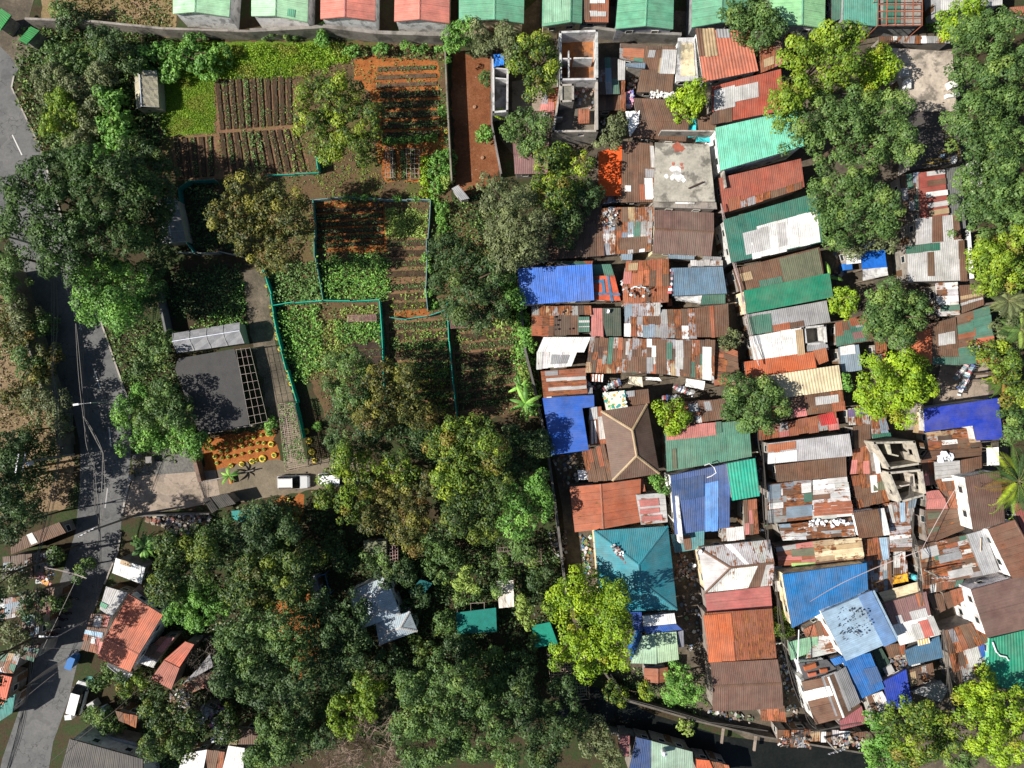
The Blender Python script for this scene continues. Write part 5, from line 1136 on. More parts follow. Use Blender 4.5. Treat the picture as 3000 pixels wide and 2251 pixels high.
ruin('32', '985 792 1245 770 1275 968 1080 1025', 6.0, 2.6, 'unfinished roofless concrete house, lower one of two, with square window holes', inner=['1085 900 1180 880', '1180 800 1190 900'], wc=(.42, .38, .32), fc=(.10, .09, .07), openings=[(1, .35, .7, 3.8, 5.1), (1, .75, .5, 3.9, 4.8), (3, .3, .6, 3.8, 4.8)])
h('32', '845 560 885 555 915 790 880 800', 4.4, 'narrow whitewashed slab beside the upper unfinished concrete house', 'white', mat='concrete', win=0)
h('32', '680 812 960 792 980 1015 722 1082', 3.2, 'rusty roof with white and tan strips left of the lower unfinished house', 'brownred', patches=[(830, 810, 880, 960, 'white'), (860, 870, 960, 950, 'olive')])
h('32', '694 1112 895 1082 945 1300 742 1322', 4.6, 'plain brown sheet roof with a long white wall on its right', 'brown', slope=.2, nu=5, nv=1, wall='white')
h('32', '895 1082 942 1076 992 1290 942 1300', 4.5, 'long narrow white roof strip beside the plain brown roof', 'white', win=0, nu=1, nv=1)
h('32', '935 1042 1200 1006 1162 1180 985 1196', 3.4, 'striped roof of white, rust and pale blue sheets below the lower unfinished house', 'greyrust', patches=[(1090, 1030, 1140, 1170, 'lblue'), (990, 1050, 1030, 1190, 'lgrey')])
h('32', '990 1196 1150 1182 1166 1422 992 1432', 3.2, 'rust and white banded roof beside the cable alley', 'whiterust', flip=True, rust=.5, nu=7, nv=1)
h('32', '762 1330 982 1312 984 1486 800 1500', 3.4, 'brown and blue-grey striped roof with an orange edge', 'greyrust', nu=5, nv=1, patches=[(750, 1295, 975, 1318, 'orange'), (925, 1315, 985, 1490, 'lblue')])
h('32', '770 1490 1000 1480 1010 1740 800 1760', 3.0, 'long grey and rusty planked roof right of the large blue roof', 'greyrust', nu=6, nv=2)
h('32', '1022 1430 1112 1420 1132 1640 1025 1645', 3.2, 'small weathered whitish roof beside the tangle of cables', 'whiterust')
h('32', '1290 465 1680 425 1735 580 1300 610', 3.2, 'brown roof with grey sheets below the royal blue L-shaped roof', 'rustmix', flip=True, nu=4, nv=4)
h('32', '1300 612 1735 585 1730 650 1240 700', 3.0, 'rusty brown strip roof with a wrapped white bundle on it', 'brown', flip=True, rust=.3, nu=2, nv=4)
h('32', '1350 702 1555 690 1560 830 1360 850', 3.4, 'grey and white banded roof left of the white-walled brown house', 'lgrey', flip=True, rust=.25, nu=4, nv=2)
h('32', '1560 688 1732 655 1735 755 1570 805', 3.2, 'dark brown roof beside the white tank canopy', 'brown')
h('32', '1240 690 1350 700 1360 880 1260 890', 3.0, 'shaded red brown roof right of the unfinished houses', 'brownred')
h('32', '1360 850 1545 832 1580 1075 1465 1080', 3.5, 'rusty sheet roof with a white bar, left of the white-walled brown house', 'brownred', patches=[(1395, 820, 1490, 850, 'white')])
h('32', '1275 940 1385 930 1462 1082 1282 1086', 3.7, 'small salmon red gabled roof', 'rose', 'gable', 'h', .45, .4, cap='rose')
h('32', '1280 1090 1578 1080 1592 1250 1300 1370', 3.5, 'brown roof with olive bands and speckled rust', 'brown', rust=.3, flip=True, nu=5, nv=2, patches=[(1285, 1110, 1385, 1165, 'olive'), (1290, 1240, 1390, 1280, 'olive')])
h('32', '1600 822 1880 772 1922 1188 1668 1270', 6.4, 'tall house with brown ribbed roof and bright white side wall', (.12, .06, .045), slope=.2, nu=8, nv=1, wall='white', name='townhouse', win=2)
polyroof('32', '1263 270 1640 218 1868 183 1906 518 1690 530 1664 408 1272 460', 4.6, 'royal blue L-shaped roof with white seam lines beside the palms', (.006, .035, .38), name='blue_roofed_house', cat='house', wall='lgrey', flip=True)
tarp('32', '1770 590 1868 582 1876 728 1775 732', 3.8, 'white square canopy between the blue L-shaped roof and the palm', 'white', sag=.05)
h('32', '1225 1385 1612 1288 1740 1620 1270 1700', 3.9, 'very large rusty patchwork roof beside the cable alley', 'rustmix', flip=True, nu=9, nv=4, patches=[(1230, 1390, 1365, 1470, 'lgrey'), (1370, 1440, 1540, 1500, 'grey'), (1430, 1560, 1600, 1620, 'lgrey')])
h('32', '1612 1290 1752 1250 1878 1592 1742 1622', 4.2, 'plain silver grey sheet roof right of the very large rusty roof', (.36, .37, .39), slope=.1, nu=4, nv=1)
h('32', '1785 1245 1990 1165 2230 1590 1985 1655', 5.8, 'rust-streaked brown gabled roof with a long white wall on its left', (.17, .075, .045), 'gable', 'v', .95, .3, rust=.25, wall='white', name='townhouse', win=2)
h('32', '1985 1040 2300 1020 2300 1400 2110 1400', 4.5, 'dark red roof at the right edge under the palm', (.25, .05, .045))
h('32', '1230 200 1290 300 1260 470 1180 460', 2.6, 'pale scrap canopy under the lime yellow tree', 'tanmix', win=0)
# --- row 3 right
h('33', '118 92 800 -2 812 214 195 528', 5.8, 'large strong blue roof above the light blue one', (.008, .15, .40), slope=.3, nu=14, nv=2, wall='cream', name='townhouse')
h('33', '432 402 862 220 1060 615 632 796', 6.6, 'light blue ribbed roof with black scuffs and a deeper blue right strip', 'lblue', slope=.3, flip=True, nu=2, nv=1, mat='sheet', wall='white', name='townhouse', win=2, patches=[(846, 240, 950, 690, (.14, .27, .5), 2)])
h('33', '942 326 1282 232 1320 420 1010 500', 4.4, 'mauve and grey patched roof below the tan canvas', 'mauve', rust=.2, nu=8, nv=2, patches=[(1215, 235, 1260, 340, 'orange'), (1160, 370, 1300, 430, 'lgrey'), (1040, 420, 1090, 480, 'lgrey')])
h('33', '1012 502 1322 420 1392 582 1072 668', 4.3, 'roof of dazzling white sheets with one coral strip', 'white', nu=8, nv=2, patches=[(1235, 465, 1310, 605, (.55, .14, .11)), (1310, 430, 1385, 585, 'lgrey'), (1170, 490, 1240, 620, 'lgrey')])
h('33', '1110 708 1388 592 1426 764 1142 832', 3.8, 'slate blue roof with a yellow striped sign board above it', 'slate', rust=.08, slope=.15)
h('33', '945 668 1110 648 1116 732 985 762', 3.4, 'small broken rusty roof left of the slate blue roof', 'brownred')
h('33', '1145 800 1225 780 1235 820 1150 842', 3.2, 'white board roof scrap below the slate blue roof', 'white', win=0, nu=1, nv=1)
h('33', '592 768 830 728 946 1014 746 1104', 4.6, 'bright azure roof between the light blue roof and the grey gable', (.008, .13, .42), slope=.2, nu=6, nv=1, wall='white', patches=[(810, 860, 930, 1000, (.04, .12, .3))])
h('33', '502 782 600 750 640 800 540 832', 4.5, 'small azure roof corner under the light blue roof', (.01, .14, .45), win=0)
h('33', '930 962 1122 862 1166 1130 986 1202', 4.1, 'deep royal blue roof right of the azure roof', (.006, .045, .40), slope=.15, nu=5, nv=1)
h('33', '848 712 922 690 985 800 932 958', 3.0, 'dark bottle green roof with timber rungs beside it', (.01, .06, .045))
h('33', '165 640 405 582 402 700 188 786', 3.6, 'light sage green roof left of the light blue roof', (.22, .45, .28), nu=5, nv=1)
h('33', '285 545 470 450 500 580 310 600', 3.8, 'brown roof with torn green sheets under the large blue roof', 'brownred')
h('33', '405 590 545 560 550 722 310 772', 3.4, 'rusty white and brown roof below the torn green sheets', 'whiterust', flip=True, rust=.5)
h('33', '250 812 478 782 562 868 298 952', 4.6, 'dark terrace slab with orange boxes on it', (.10, .10, .105), slope=0, mat='concrete', nu=1, nv=1, over=0, wall='white')
h('33', '272 962 622 850 752 1164 386 1312', 4.9, 'gabled roof, brown and white on the left, bare silver on the right', 'brown', 'gable', 'v', .56, .8, rust=.25, cap='white', wall='white', name='townhouse', win=2, patches=[(300, 1020, 500, 1100, 'white', 3), (480, 890, 600, 1230, 'grey', 4), (600, 860, 730, 1180, 'grey', 4)])
h('33', '580 1282 760 1160 800 1300 590 1350', 4.0, 'dusky pink roof at the tip of the grey gable', (.33, .09, .11), slope=.1)
h('33', '762 1098 920 1042 1025 1225 842 1345', 3.6, 'pale rusty roof below the azure roof', 'whiterust', rust=.45)
h('33', '1130 872 1330 812 1352 920 1162 1008', 3.4, 'brown roof with tan sheets below the slate blue roof', 'rustmix', patches=[(1140, 880, 1200, 990, 'tan')])
h('33', '1156 1042 1400 950 1462 1022 1400 1130', 3.3, 'dusty grey canvas-like roof beside the royal blue roof', 'grey', slope=.1)
h('33', '1412 556 1690 470 1790 640 1470 740', 3.8, 'rusty patchwork roof left of the big ribbed brown roof', 'rustmix', nu=6, nv=2)
h('33', '1470 742 1792 640 1835 840 1535 1000', 3.6, 'rusty patchwork roof with a blue sheet beside the emerald house', 'rustmix', nu=6, nv=2, patches=[(1725, 665, 1815, 770, (.02, .10, .40)), (1620, 690, 1720, 840, 'lgrey')])
h('33', '1648 216 2120 82 2240 500 1778 606', 6.0, 'big ribbed greyish brown roof with white walls', (.17, .095, .08), slope=.3, flip=True, nu=2, nv=3, mat='sheet_wide', wall='white', name='townhouse', win=2)
h('33', '1802 612 2240 505 2290 1080 1792 990', 4.9, 'emerald green rooftop with an empty floor lamp-like vent at the lower right', (.004, .26, .15), slope=0, nu=3, nv=1, mat='sheet_wide', wall='jade', name='townhouse')
h('33', '1420 245 1588 192 1592 300 1462 372', 3.4, 'small rusty brown roof beside the big ribbed roof', 'brownred')
h('33', '1255 60 1600 80 1560 180 1260 260', 3.0, 'low scrap roof of brown and white sheets below the very large rusty roof', 'rustmix')
h('33', '1280 235 1420 250 1440 380 1360 420', 2.8, 'dark low roof in shadow above the rusty patchwork roofs', 'dbrown')
h('33', '-30 -50 40 -50 40 180 -30 180', 3.2, 'rusty brown sliver of roof left of the large blue roof', 'brownred')
h('33', '45 30 115 20 130 230 60 230', 3.0, 'grey and white lean-to left of the large blue roof', 'lgrey', win=0)
for i, (q_, pal_) in enumerate([('80 1350 170 1352 166 1455 82 1462', 'brownred'), ('182 1352 342 1352 338 1490 190 1490', 'greyrust'), ('345 1360 420 1362 420 1440 348 1440', 'rustmix'), ('425 1370 515 1370 512 1450 430 1450', 'whiterust'), ('522 1360 672 1362 662 1480 530 1475', 'greyrust'), ('674 1372 790 1372 782 1472 682 1472', 'rustmix')]):
    h('33', q_, 3.0, f'small scrap shack on stilts over the canal, {ORD[i]} from the left', pal_, seed=i, group='scrap shacks on stilts over the canal')
# --- left side
h('03', '1042 250 1320 422 1057 882 788 768', 5.2, 'large orange red corrugated roof beside the road', (.5, .125, .06), 'gable', 'h', .66, .7, wall='white', cap='terracotta', name='townhouse', win=2)
h('03', '870 812 1075 905 1022 962 865 832', 3.4, 'narrow white canopy below the large orange red roof', 'white', nu=1, nv=1)
h('03', '1500 636 1575 660 1452 850 1330 785', 3.6, 'orange red roof of the smaller house, upper part', (.45, .09, .045), rust=.2, slope=.1)
h('03', '1328 788 1455 850 1388 1026 1222 935', 3.5, 'faded red tiled lower part of the smaller house roof', (.33, .09, .06), rust=.2, slope=.1)
h('03', '1300 600 1416 602 1262 800 1160 740', 3.0, 'dark maroon roof between the orange red house and the smaller house', 'brownred')
h('03', '1165 740 1290 770 1242 852 1120 800', 2.9, 'white and green scrap roof in front of the dark maroon roof', 'whiterust')
h('03', '738 412 890 424 815 742 656 694', 2.9, 'brown rusty awning roofs over the pavement beside the orange red roof', 'brownred', nu=5, nv=4, patches=[(775, 420, 830, 510, 'lgrey'), (690, 545, 830, 580, 'lblue'), (735, 590, 770, 640, 'white')])
h('03', '858 190 1035 242 905 440 806 374', 3.0, 'pale sheet roof with green band beside the road', 'lgrey', nu=4, nv=3, patches=[(815, 320, 900, 350, 'sea'), (860, 160, 990, 200, 'tan')])
h('F', '250 1206 314 1226 305 1262 242 1238', 3.6, 'white flat roof at the roadside under the dark tree', 'white', nu=4, nv=2, patches=[(262, 1208, 285, 1222, 'tan')])
h('03', '1060 245 1140 170 1230 300 1180 330', 3.2, 'narrow brown and grey roof behind the large orange red roof', 'brownred')
h('03', '562 1425 1160 1590 1160 1900 430 1900', 5.0, 'big charcoal roof at the bottom left corner', (.04, .037, .038), slope=.1, nu=16, nv=1, wall='lgrey', name='townhouse')
h('03', '940 1200 1110 1240 1100 1330 960 1270', 3.0, 'rusty slatted roof beside the dark green bottom tree', 'redrust')
h('03', '870 1400 1110 1460 1100 1480 930 1440', 2.6, 'grey concrete ledge roof beside the dark green bottom tree', 'grey', win=0)
h('03', '1600 860 1700 740 1730 840 1480 980', 2.8, 'long weathered grey roof in the shade right of the smaller house', 'grey')
h('03', '1480 990 1740 880 1760 970 1560 1050', 2.8, 'brown scrap roof under bare branches', 'brownred')
h('03', '1640 1150 1730 1190 1640 1312 1560 1290', 2.9, 'small grey roof beside pink laundry', 'grey')
h('03', '1895 1345 2085 1352 2100 1470 1860 1470', 3.4, 'brown roof with pale left end near the bottom', 'brown', patches=[(1870, 1400, 1920, 1470, 'tan')])
h('03', '1850 1480 1985 1500 1970 1720 1790 1720', 3.8, 'white roof with dark tyre marks at the bottom edge', 'white', nu=4, nv=2)
h('03', '1682 1512 1826 1530 1790 1720 1655 1720', 3.5, 'brown and rusty roof at the bottom edge between two white roofs', 'brownred')
h('03', '1490 1545 1680 1512 1640 1720 1450 1660', 3.7, 'white roof with a black tyre at the bottom edge', 'white', nu=4, nv=2)
h('03', '-60 890 98 925 50 1112 -60 1085', 3.8, 'orange roof at the left edge by the street', (.6, .11, .05))
h('03', '20 720 168 742 112 884 -20 830', 3.2, 'brown and tan scrap roof at the left edge above the orange roof', 'rustmix')
h('03', '-60 780 20 800 100 890 -60 885', 3.0, 'white scrap roof at the left edge', 'whiterust')
h('03', '-60 1180 125 1060 100 1215 -60 1320', 3.4, 'teal roof at the left edge beside the cables', (.04, .25, .22))
h('03', '-60 1090 35 1130 -20 1210 -60 1200', 3.4, 'small orange roof piece at the left edge above the teal roof', 'orange')
h('02', '80 1350 480 1190 535 1275 90 1452', 3.0, 'dark maroon roof with a white strip under trees at the left', 'brown', nu=9, nv=1, patches=[(230, 1270, 275, 1370, 'white')])
h('13', '745 240 1055 105 1172 418 860 530', 4.4, 'bluish white hipped roof of the house in the wood', (.38, .46, .52), 'hip', 'v', .62, .9, hip=.35, cap='lgrey', wall='white', name='bungalow', win=2)
h('13', '970 490 1246 392 1310 552 1000 666', 4.0, 'small bluish white hipped wing below the wood house', (.38, .46, .52), 'hip', 'h', .5, .8, hip=.35, cap='lgrey', wall='white', name='bungalow', win=2)
h('13', '415 115 480 100 540 290 450 312', 2.6, 'grey weathered shed roof beside a blue frame in the wood', 'grey', mat='concrete', cat='shed', name='shed')
h('12', '870 1340 1055 1345 1060 1555 885 1550', 2.6, 'olive canvas roof half hidden in the wood', (.16, .17, .10), cat='shed', name='shed', mat='cloth')
tarp('13', '1950 148 2085 140 2092 355 1970 366', 2.9, 'off-white canopy hut in the lower garden', (.62, .57, .5), sag=.25)
polyroof('13', '1620 402 1945 362 1952 556 1632 578', 2.4, 'dark green shade net house beside the off-white canopy', (.01, .16, .13), 'net_house', 'net house', 'net', posts=True)
polyroof('23', '160 508 308 478 372 655 190 686', 2.6, 'green shade net house left of the big lime tree', (.01, .22, .15), 'net_house', 'net house', 'net', posts=True)
polyroof('13', '1335 130 1430 165 1330 290 1235 240', 2.2, 'small dark teal net frame in the wood', (.01, .10, .10), 'net_house', 'net house', 'net', posts=True)
polyroof('02', '1875 1100 2100 1080 2100 1250 1880 1160', 2.6, 'teal roof peeping out under the dark tree by the rubbish', (.04, .24, .22), 'lean_to', 'shed', 'net', posts=True)
h('10', '1585 1530 1640 1500 1730 1610 1660 1625', 2.6, 'grey lean-to roof at the end of the red earth yard', 'grey', cat='shed', name='shed')
# greenhouses
def greenhouse(key, quad, z, label, col, ridge, frac, rise, frames=4, wc=(.3, .28, .22)):
    v = [float(t) for t in quad.split()]; q = [Wp(key, v[i], v[i+1], z) for i in (0, 2, 4, 6)]; cen = sum(q, Vector())/4; org = (cen.x, cen.y, 0)
    root = thing('greenhouse', label, 'greenhouse', org); up = Vector((0, 0, rise)); r = random.Random(hash_s(label))
    if ridge == 'v': A, B = lerp(q[0], q[1], frac)+up, lerp(q[3], q[2], frac)+up; pl = [[A, B, q[3], q[0]], [A, B, q[2], q[1]]]
    else: A, B = lerp(q[0], q[3], frac)+up, lerp(q[1], q[2], frac)+up; pl = [[A, B, q[1], q[0]], [A, B, q[2], q[3]]]
    mb = MB()
    for P in pl:
        n = 10; 
        for i in range(n):
            for j in range(4):
                def g(i, j): return lerp(lerp(P[0], P[1], i/n), lerp(P[3], P[2], i/n), j/4)+Vector((0, 0, .05*math.sin(i*2.3+j*1.7)))
                f = [g(i, j), g(i+1, j), g(i+1, j+1), g(i, j+1)]
                if (f[1]-f[0]).cross(f[2]-f[0]).z < 0: f = f[::-1]
                mb.face(f, jit(col, .06, r))
    mb.build('plastic_cover', M['net'], root, org)
    mf = MB()
    for P in pl:
        for i in range(frames+1): t = i/frames; mf.tube([lerp(P[0], P[1], t)+Vector((0, 0, .06)), lerp(P[3], P[2], t)+Vector((0, 0, .06))], .03, (.45, .45, .44), 4)
    mf.tube([A+Vector((0, 0, .06)), B+Vector((0, 0, .06))], .05, (.55, .6, .7), 4); mf.build('frame', M['metal'], root, org)
    mw = MB()
    for i in range(4):
        a, b = q[i], q[(i+1) % 4]; a, b = cen+(a-cen)*.95, cen+(b-cen)*.95; mw.face([Vector((b.x, b.y, 0)), Vector((a.x, a.y, 0)), Vector((a.x, a.y, z-.05)), Vector((b.x, b.y, z-.05))], wc)
    mw.build('side_cover', M['net'], root, org)
greenhouse('00', '1088 605 1272 578 1290 872 1105 886', 2.2, 'small tan plastic covered greenhouse on the grass', (.34, .31, .22), 'v', .35, .7)
greenhouse('01', '1268 100 1435 92 1508 438 1308 462', 2.4, 'grey net greenhouse in deep tree shade', (.20, .20, .20), 'v', .5, .5)
greenhouse('01', '1400 1182 1942 1092 1980 1262 1440 1342', 2.6, 'long clear plastic greenhouse above the black shade net', (.23, .23, .24), 'h', .42, .7)
polyroof('F', '378 798 384 775 506 754 520 805 538 918 430 938', 2.8, 'large black shade net over the nursery', (.055, .053, .052), 'net_house', 'net house', 'net', posts=True)
trellis('F', '510 756 540 752 578 910 540 918', 2.9, 'white pipe frame of the nursery beside the black shade net', 3, 9, (.3, .25, .22), rad=.03, messy=.03, name='pergola', cat='frame')
trellis('30', '895 -20 1250 -20 1248 208 888 210', 5.6, 'rusty steel roof frame standing on the concrete rooftop', 5, 4, (.28, .09, .05), rad=.07, messy=.02, name='pergola', cat='frame')
trellis('13', '1630 330 1850 320 1850 395 1632 405', 2.3, 'bare timber frame beside the dark green shade net', 2, 1, (.3, .24, .2), rad=.05, messy=.03, name='pergola', cat='frame')
trellis('13', '490 110 560 90 600 250 540 275', 2.2, 'blue painted frame beside the weathered shed in the wood', 1, 1, (.08, .16, .35), rad=.08, messy=.02, name='pergola', cat='frame')
trellis('13', '1320 285 1362 310 1305 388 1268 355', 1.2, 'small wire frame on the ground in the wood', 3, 3, (.4, .38, .35), rad=.03, messy=.05, name='pergola', cat='frame')
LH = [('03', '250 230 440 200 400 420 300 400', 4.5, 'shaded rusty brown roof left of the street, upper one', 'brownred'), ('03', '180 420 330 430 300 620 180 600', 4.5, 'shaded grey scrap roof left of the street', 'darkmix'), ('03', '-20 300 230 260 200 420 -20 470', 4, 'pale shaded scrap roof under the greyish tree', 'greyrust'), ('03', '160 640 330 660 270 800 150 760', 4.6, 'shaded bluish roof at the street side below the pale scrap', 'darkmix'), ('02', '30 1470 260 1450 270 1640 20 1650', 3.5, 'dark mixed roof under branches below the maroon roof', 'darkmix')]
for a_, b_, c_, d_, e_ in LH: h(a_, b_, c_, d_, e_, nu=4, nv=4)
# ================================================================== WALLS AND FENCES
fence('00', '290 215 820 240 1380 300 2075 318', 2.3, 'grey concrete boundary wall below the mint terrace roofs', (.26, .23, .2), 'boundary_wall', 'wall', 30, 'concrete', .3)
fence('10', '0 318 600 290 1000 335 1520 352', 2.5, 'stained concrete boundary wall below the pink terrace roofs', (.22, .2, .18), 'boundary_wall', 'wall', 30, 'concrete', .5)
fence('20', '250 245 880 330 1340 350', 2.6, 'mossy concrete boundary wall below the green terrace roofs', (.2, .19, .17), 'boundary_wall', 'wall', 30, 'concrete', .4)
fence('10', '1540 440 1560 820 1580 1230 1600 1500', 2.3, 'thin concrete wall between the orange garden and the red earth yard', (.2, .18, .14), 'boundary_wall', 'wall', 30, 'concrete', .22)
fence('10', '1915 440 1915 1040 1990 1450', 2.2, 'grey block wall on the right of the red earth yard', (.2, .18, .17), 'boundary_wall', 'wall', 30, 'concrete', .2)
fence('F', '1118 610 1135 760 1160 860 1180 960 1200 1100 1222 1280', 2.4, 'long dark block wall between the gardens and the shanty roofs', (.13, .12, .11), 'boundary_wall', 'wall', 30, 'concrete', .3)
fence('01', '205 690 290 990 400 1330 500 1640', 4.2, 'tall dark roadside wall on the left of the curving road', (.16, .15, .12), 'boundary_wall', 'wall', 30, 'concrete', .3)
fence('F', '133 850 152 900 160 960', 3.6, 'dark roadside wall end on the left of the road', (.13, .12, .1), 'boundary_wall', 'wall', 30, 'concrete', .3)
fence('01', '1230 680 1330 860 1395 1180', 2.0, 'old stone wall in the shade left of the clear plastic greenhouse', (.14, .14, .14), 'boundary_wall', 'wall', 30, 'concrete', .3)
fence('02', '1010 1148 1160 1128 1720 1112', 1.2, 'low white-topped wall between the driveway and the rubbish', (.16, .15, .14), 'boundary_wall', 'wall', 30, 'concrete', .2)
fence('02', '1605 640 1655 850', 1.6, 'brick gatepost wall with wooden palings beside the gravel yard', (.2, .13, .1), 'brick_wall', 'wall', 30, 'concrete', .5)
fence('02', '1600 480 2075 408', 1.5, 'white rail fence below the black shade net', (.4, .36, .34), 'rail_fence', 'fence', 3, 'plain', .04)
fence('02', '1660 858 2075 762', .9, 'low kerb wall between the driveway and the orange tyre garden', (.25, .22, .2), 'low_wall', 'wall', 30, 'concrete', .15)
fence('02', '500 95 575 300 580 640', 2.2, 'pale roadside retaining wall in deep shade', (.14, .14, .13), 'boundary_wall', 'wall', 30, 'concrete', .5)
fence('F', '1222 1280 1300 1440 1345 1500 1500 1545 1640 1580 1900 1620', 1.8, 'long canal edge wall behind the shanties', (.13, .115, .095), 'canal_wall', 'wall', 30, 'concrete', .25)
fence('23', '780 1330 950 1350 1280 1440 1460 1520 1500 1600', 1.8, 'pale concrete canal wall at the bottom', (.2, .19, .17), 'canal_wall', 'wall', 30, 'concrete', .3)
NG = 'green netting fences between the garden plots'
G1 = (.02, .38, .27)
fence('F', '572 580 590 640 605 720 625 800 645 870 662 945', 1.5, 'green net fence along the tyre planters and dirt path', G1, group=NG)
fence('F', '595 663 640 657 700 652 760 653 822 650', 1.4, 'green net fence running across between the upper and lower leafy plots', G1, group=NG)
fence('F', '824 652 828 720 832 800 838 870', 1.6, 'green net fence down the middle of the lower vegetable beds', G1, group=NG)
fence('F', '680 435 686 560 700 650', 1.2, 'pale green net fence left of the shaded orange beds', (.08, .25, .2), group=NG)
fence('F', '676 436 760 432 830 436 930 438 928 480 923 560 922 620 926 672', 1.1, 'faded net fence round the square leafy plot and bare beds', (.16, .26, .26), group=NG)
fence('F', '968 655 972 740 980 830 988 905', 1.4, 'green net fence left of the right-hand vegetable rows', G1, group=NG)
fence('F', '390 550 480 548 530 560', 1.2, 'pale net fence under the brown-leaved tree', (.2, .22, .2), group=NG)
fence('F', '470 392 420 395 395 412 400 480 408 520 430 552', 1.5, 'dark green net fence left of the brown-leaved tree', (.015, .14, .12), group=NG)
fence('F', '845 688 880 692 925 684 965 672', 1.0, 'short net fence below the orange soil strip', (.05, .3, .25), group=NG)
fence('F', '688 345 692 375', 1.7, 'short green net fence below the yellow-tipped tree', (.02, .4, .28), group=NG)
fence('F', '580 380 640 378 690 376', .7, 'low green net edge below the striped beds', (.03, .3, .22), group=NG)
# ================================================================== GARDEN BEDS
bedrow('F', '462 172 632 166 634 270 474 282', 11, ['bare', 'seed', 'herb', 'bare', 'green', 'bare', 'seed', 'bare', 'bare', 'bare', 'bare'], 'upper striped plot', 'soil beds of the upper striped plot')
bedrow('F', '472 288 642 278 666 372 482 378', 11, ['bare', 'sparse', 'bare', 'seed', 'green', 'green', 'bare', 'herb', 'bare', 'pale', 'yellow'], 'lower striped plot', 'soil beds of the lower striped plot')
bedrow('F', '372 300 462 294 466 380 386 388', 5, ['herb', 'bare', 'seed', 'bare', 'sparse'], 'shaded end of striped plots', 'soil beds at the shaded end')
bedrow('F', '815 142 942 138 946 190 812 196', 3, ['sparse', 'bare', 'bare'], 'top of orange soil plot', 'beds on top of the orange plot', 'h', .5, (.10, .065, .04))
bedrow('F', '820 196 950 192 952 300 826 306', 5, ['dark', 'dark', 'dark', 'sparse', 'dark'], 'shaded orange soil plot', 'beds in the orange soil plot', 'h', .35)
bedrow('F', '838 322 900 322 905 388 840 392', 3, ['herb', 'green', 'pale'], 'bottom of orange soil plot', 'beds at the bottom of the orange plot', 'v', .45)
bedrow('F', '682 448 828 444 830 532 684 540', 6, ['bare', 'sparse', 'dark', 'dark', 'sparse', 'dark'], 'orange plot under the trees', 'beds in the shaded orange plot', 'h', .35)
bedrow('F', '836 516 926 514 922 602 838 604', 4, ['seed', 'bare', 'seed', 'bare'], 'below the square leafy plot', 'beds of the bare plot', 'h', .4)
bedrow('F', '838 612 922 608 922 670 840 674', 3, ['sparse', 'pale', 'yellow'], 'above thin orange soil strip', 'beds above the orange strip', 'h', .3)
bedrow('F', '752 742 824 738 826 820 758 824', 5, ['bare']*5, 'left of long net fence', 'bare beds left of the net fence', 'h', .15, (.045, .028, .022))
bedrow('F', '840 696 965 690 975 885 845 892', 9, ['sparse', 'pale', 'green', 'herb', 'green', 'green', 'yellow', 'green', 'dark'], 'between two long net fences', 'vegetable rows between the net fences', 'h', .3)
bedrow('F', '978 700 1108 690 1125 868 992 890', 9, ['yellow', 'pale', 'seed', 'pale', 'dark', 'seed', 'seed', 'dark', 'seed'], 'right-hand vegetable plot', 'vegetable rows by the wall', 'h', .28)
carpet('11', '1055 165 1395 195 1385 415 1050 410', 'pale', 'dense pale green leafy crop filling the square plot', 60, .3, .5, 'leafy_crop', 'crop', .95)
for i, (poly, kd, lb) in enumerate([
 ('F', 0, 0)]): pass
carpet('F', '582 575 680 565 698 650 598 662', 'veg', 'dense leafy vines filling the left upper plot', 46, .34, .8, 'leafy_crop', 'crop', .95)
carpet('F', '690 560 835 545 845 640 832 648 705 652', 'bright', 'dense leafy vines filling the right upper plot', 46, .34, .9, 'leafy_crop', 'crop', .95)
carpet('F', '602 668 690 660 700 740 690 800 640 830 618 760', 'bright', 'tangled leafy crop below the crossing net fence', 44, .34, .8, 'leafy_crop', 'crop', .9)
carpet('F', '725 690 822 690 824 735 745 745 722 720', 'bright', 'mounded leafy crop beside the bamboo rack', 46, .34, .8, 'leafy_crop', 'crop', .92)
carpet('F', '735 662 820 660 820 685 740 688', 'pale', 'pale leafy crop below the crossing net fence', 26, .3, .4, 'leafy_crop', 'crop', .7)
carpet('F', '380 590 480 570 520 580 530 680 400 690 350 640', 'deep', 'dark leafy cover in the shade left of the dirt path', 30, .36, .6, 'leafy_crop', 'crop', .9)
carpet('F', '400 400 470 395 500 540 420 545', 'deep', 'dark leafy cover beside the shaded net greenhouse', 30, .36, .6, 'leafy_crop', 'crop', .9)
carpet('F', '450 690 525 610 535 680 530 705 400 710', 'bright', 'bright leafy edge above the clear plastic greenhouse', 30, .32, .6, 'leafy_crop', 'crop', .8)
# grass and ground cover
carpet('F', '350 120 400 118 465 172 466 286 355 292 350 220', 'grass', 'bright lawn grass beside the small greenhouse', 150, .16, .14, 'grass', 'grass', .97, .9)
carpet('F', '400 120 560 95 745 100 762 128 640 166 465 172', 'grass', 'tall bright grass below the boundary wall', 110, .24, .5, 'grass', 'grass', .95, .8)
carpet('F', '110 -10 375 -10 372 66 290 70 120 45', 'dry', 'dry patchy weeds at the top left', 22, .34, .35, 'grass', 'grass', .6, .8)
carpet('F', '110 -10 375 -10 372 66 290 70 120 45', 'mid', 'green weeds among the dry patch at the top left', 14, .34, .35, 'weeds', 'grass', .3, .8)
carpet('F', '-10 600 52 600 100 740 140 880 150 1000 60 1100 -10 1100', 'dry', 'dry scrub grass left of the roadside wall', 12, .34, .3, 'grass', 'grass', .5, .8)
carpet('F', '-10 640 50 620 80 700 60 760 -10 780', 'mid', 'green scrub left of the roadside wall', 22, .34, .5, 'grass', 'grass', .6, .8)
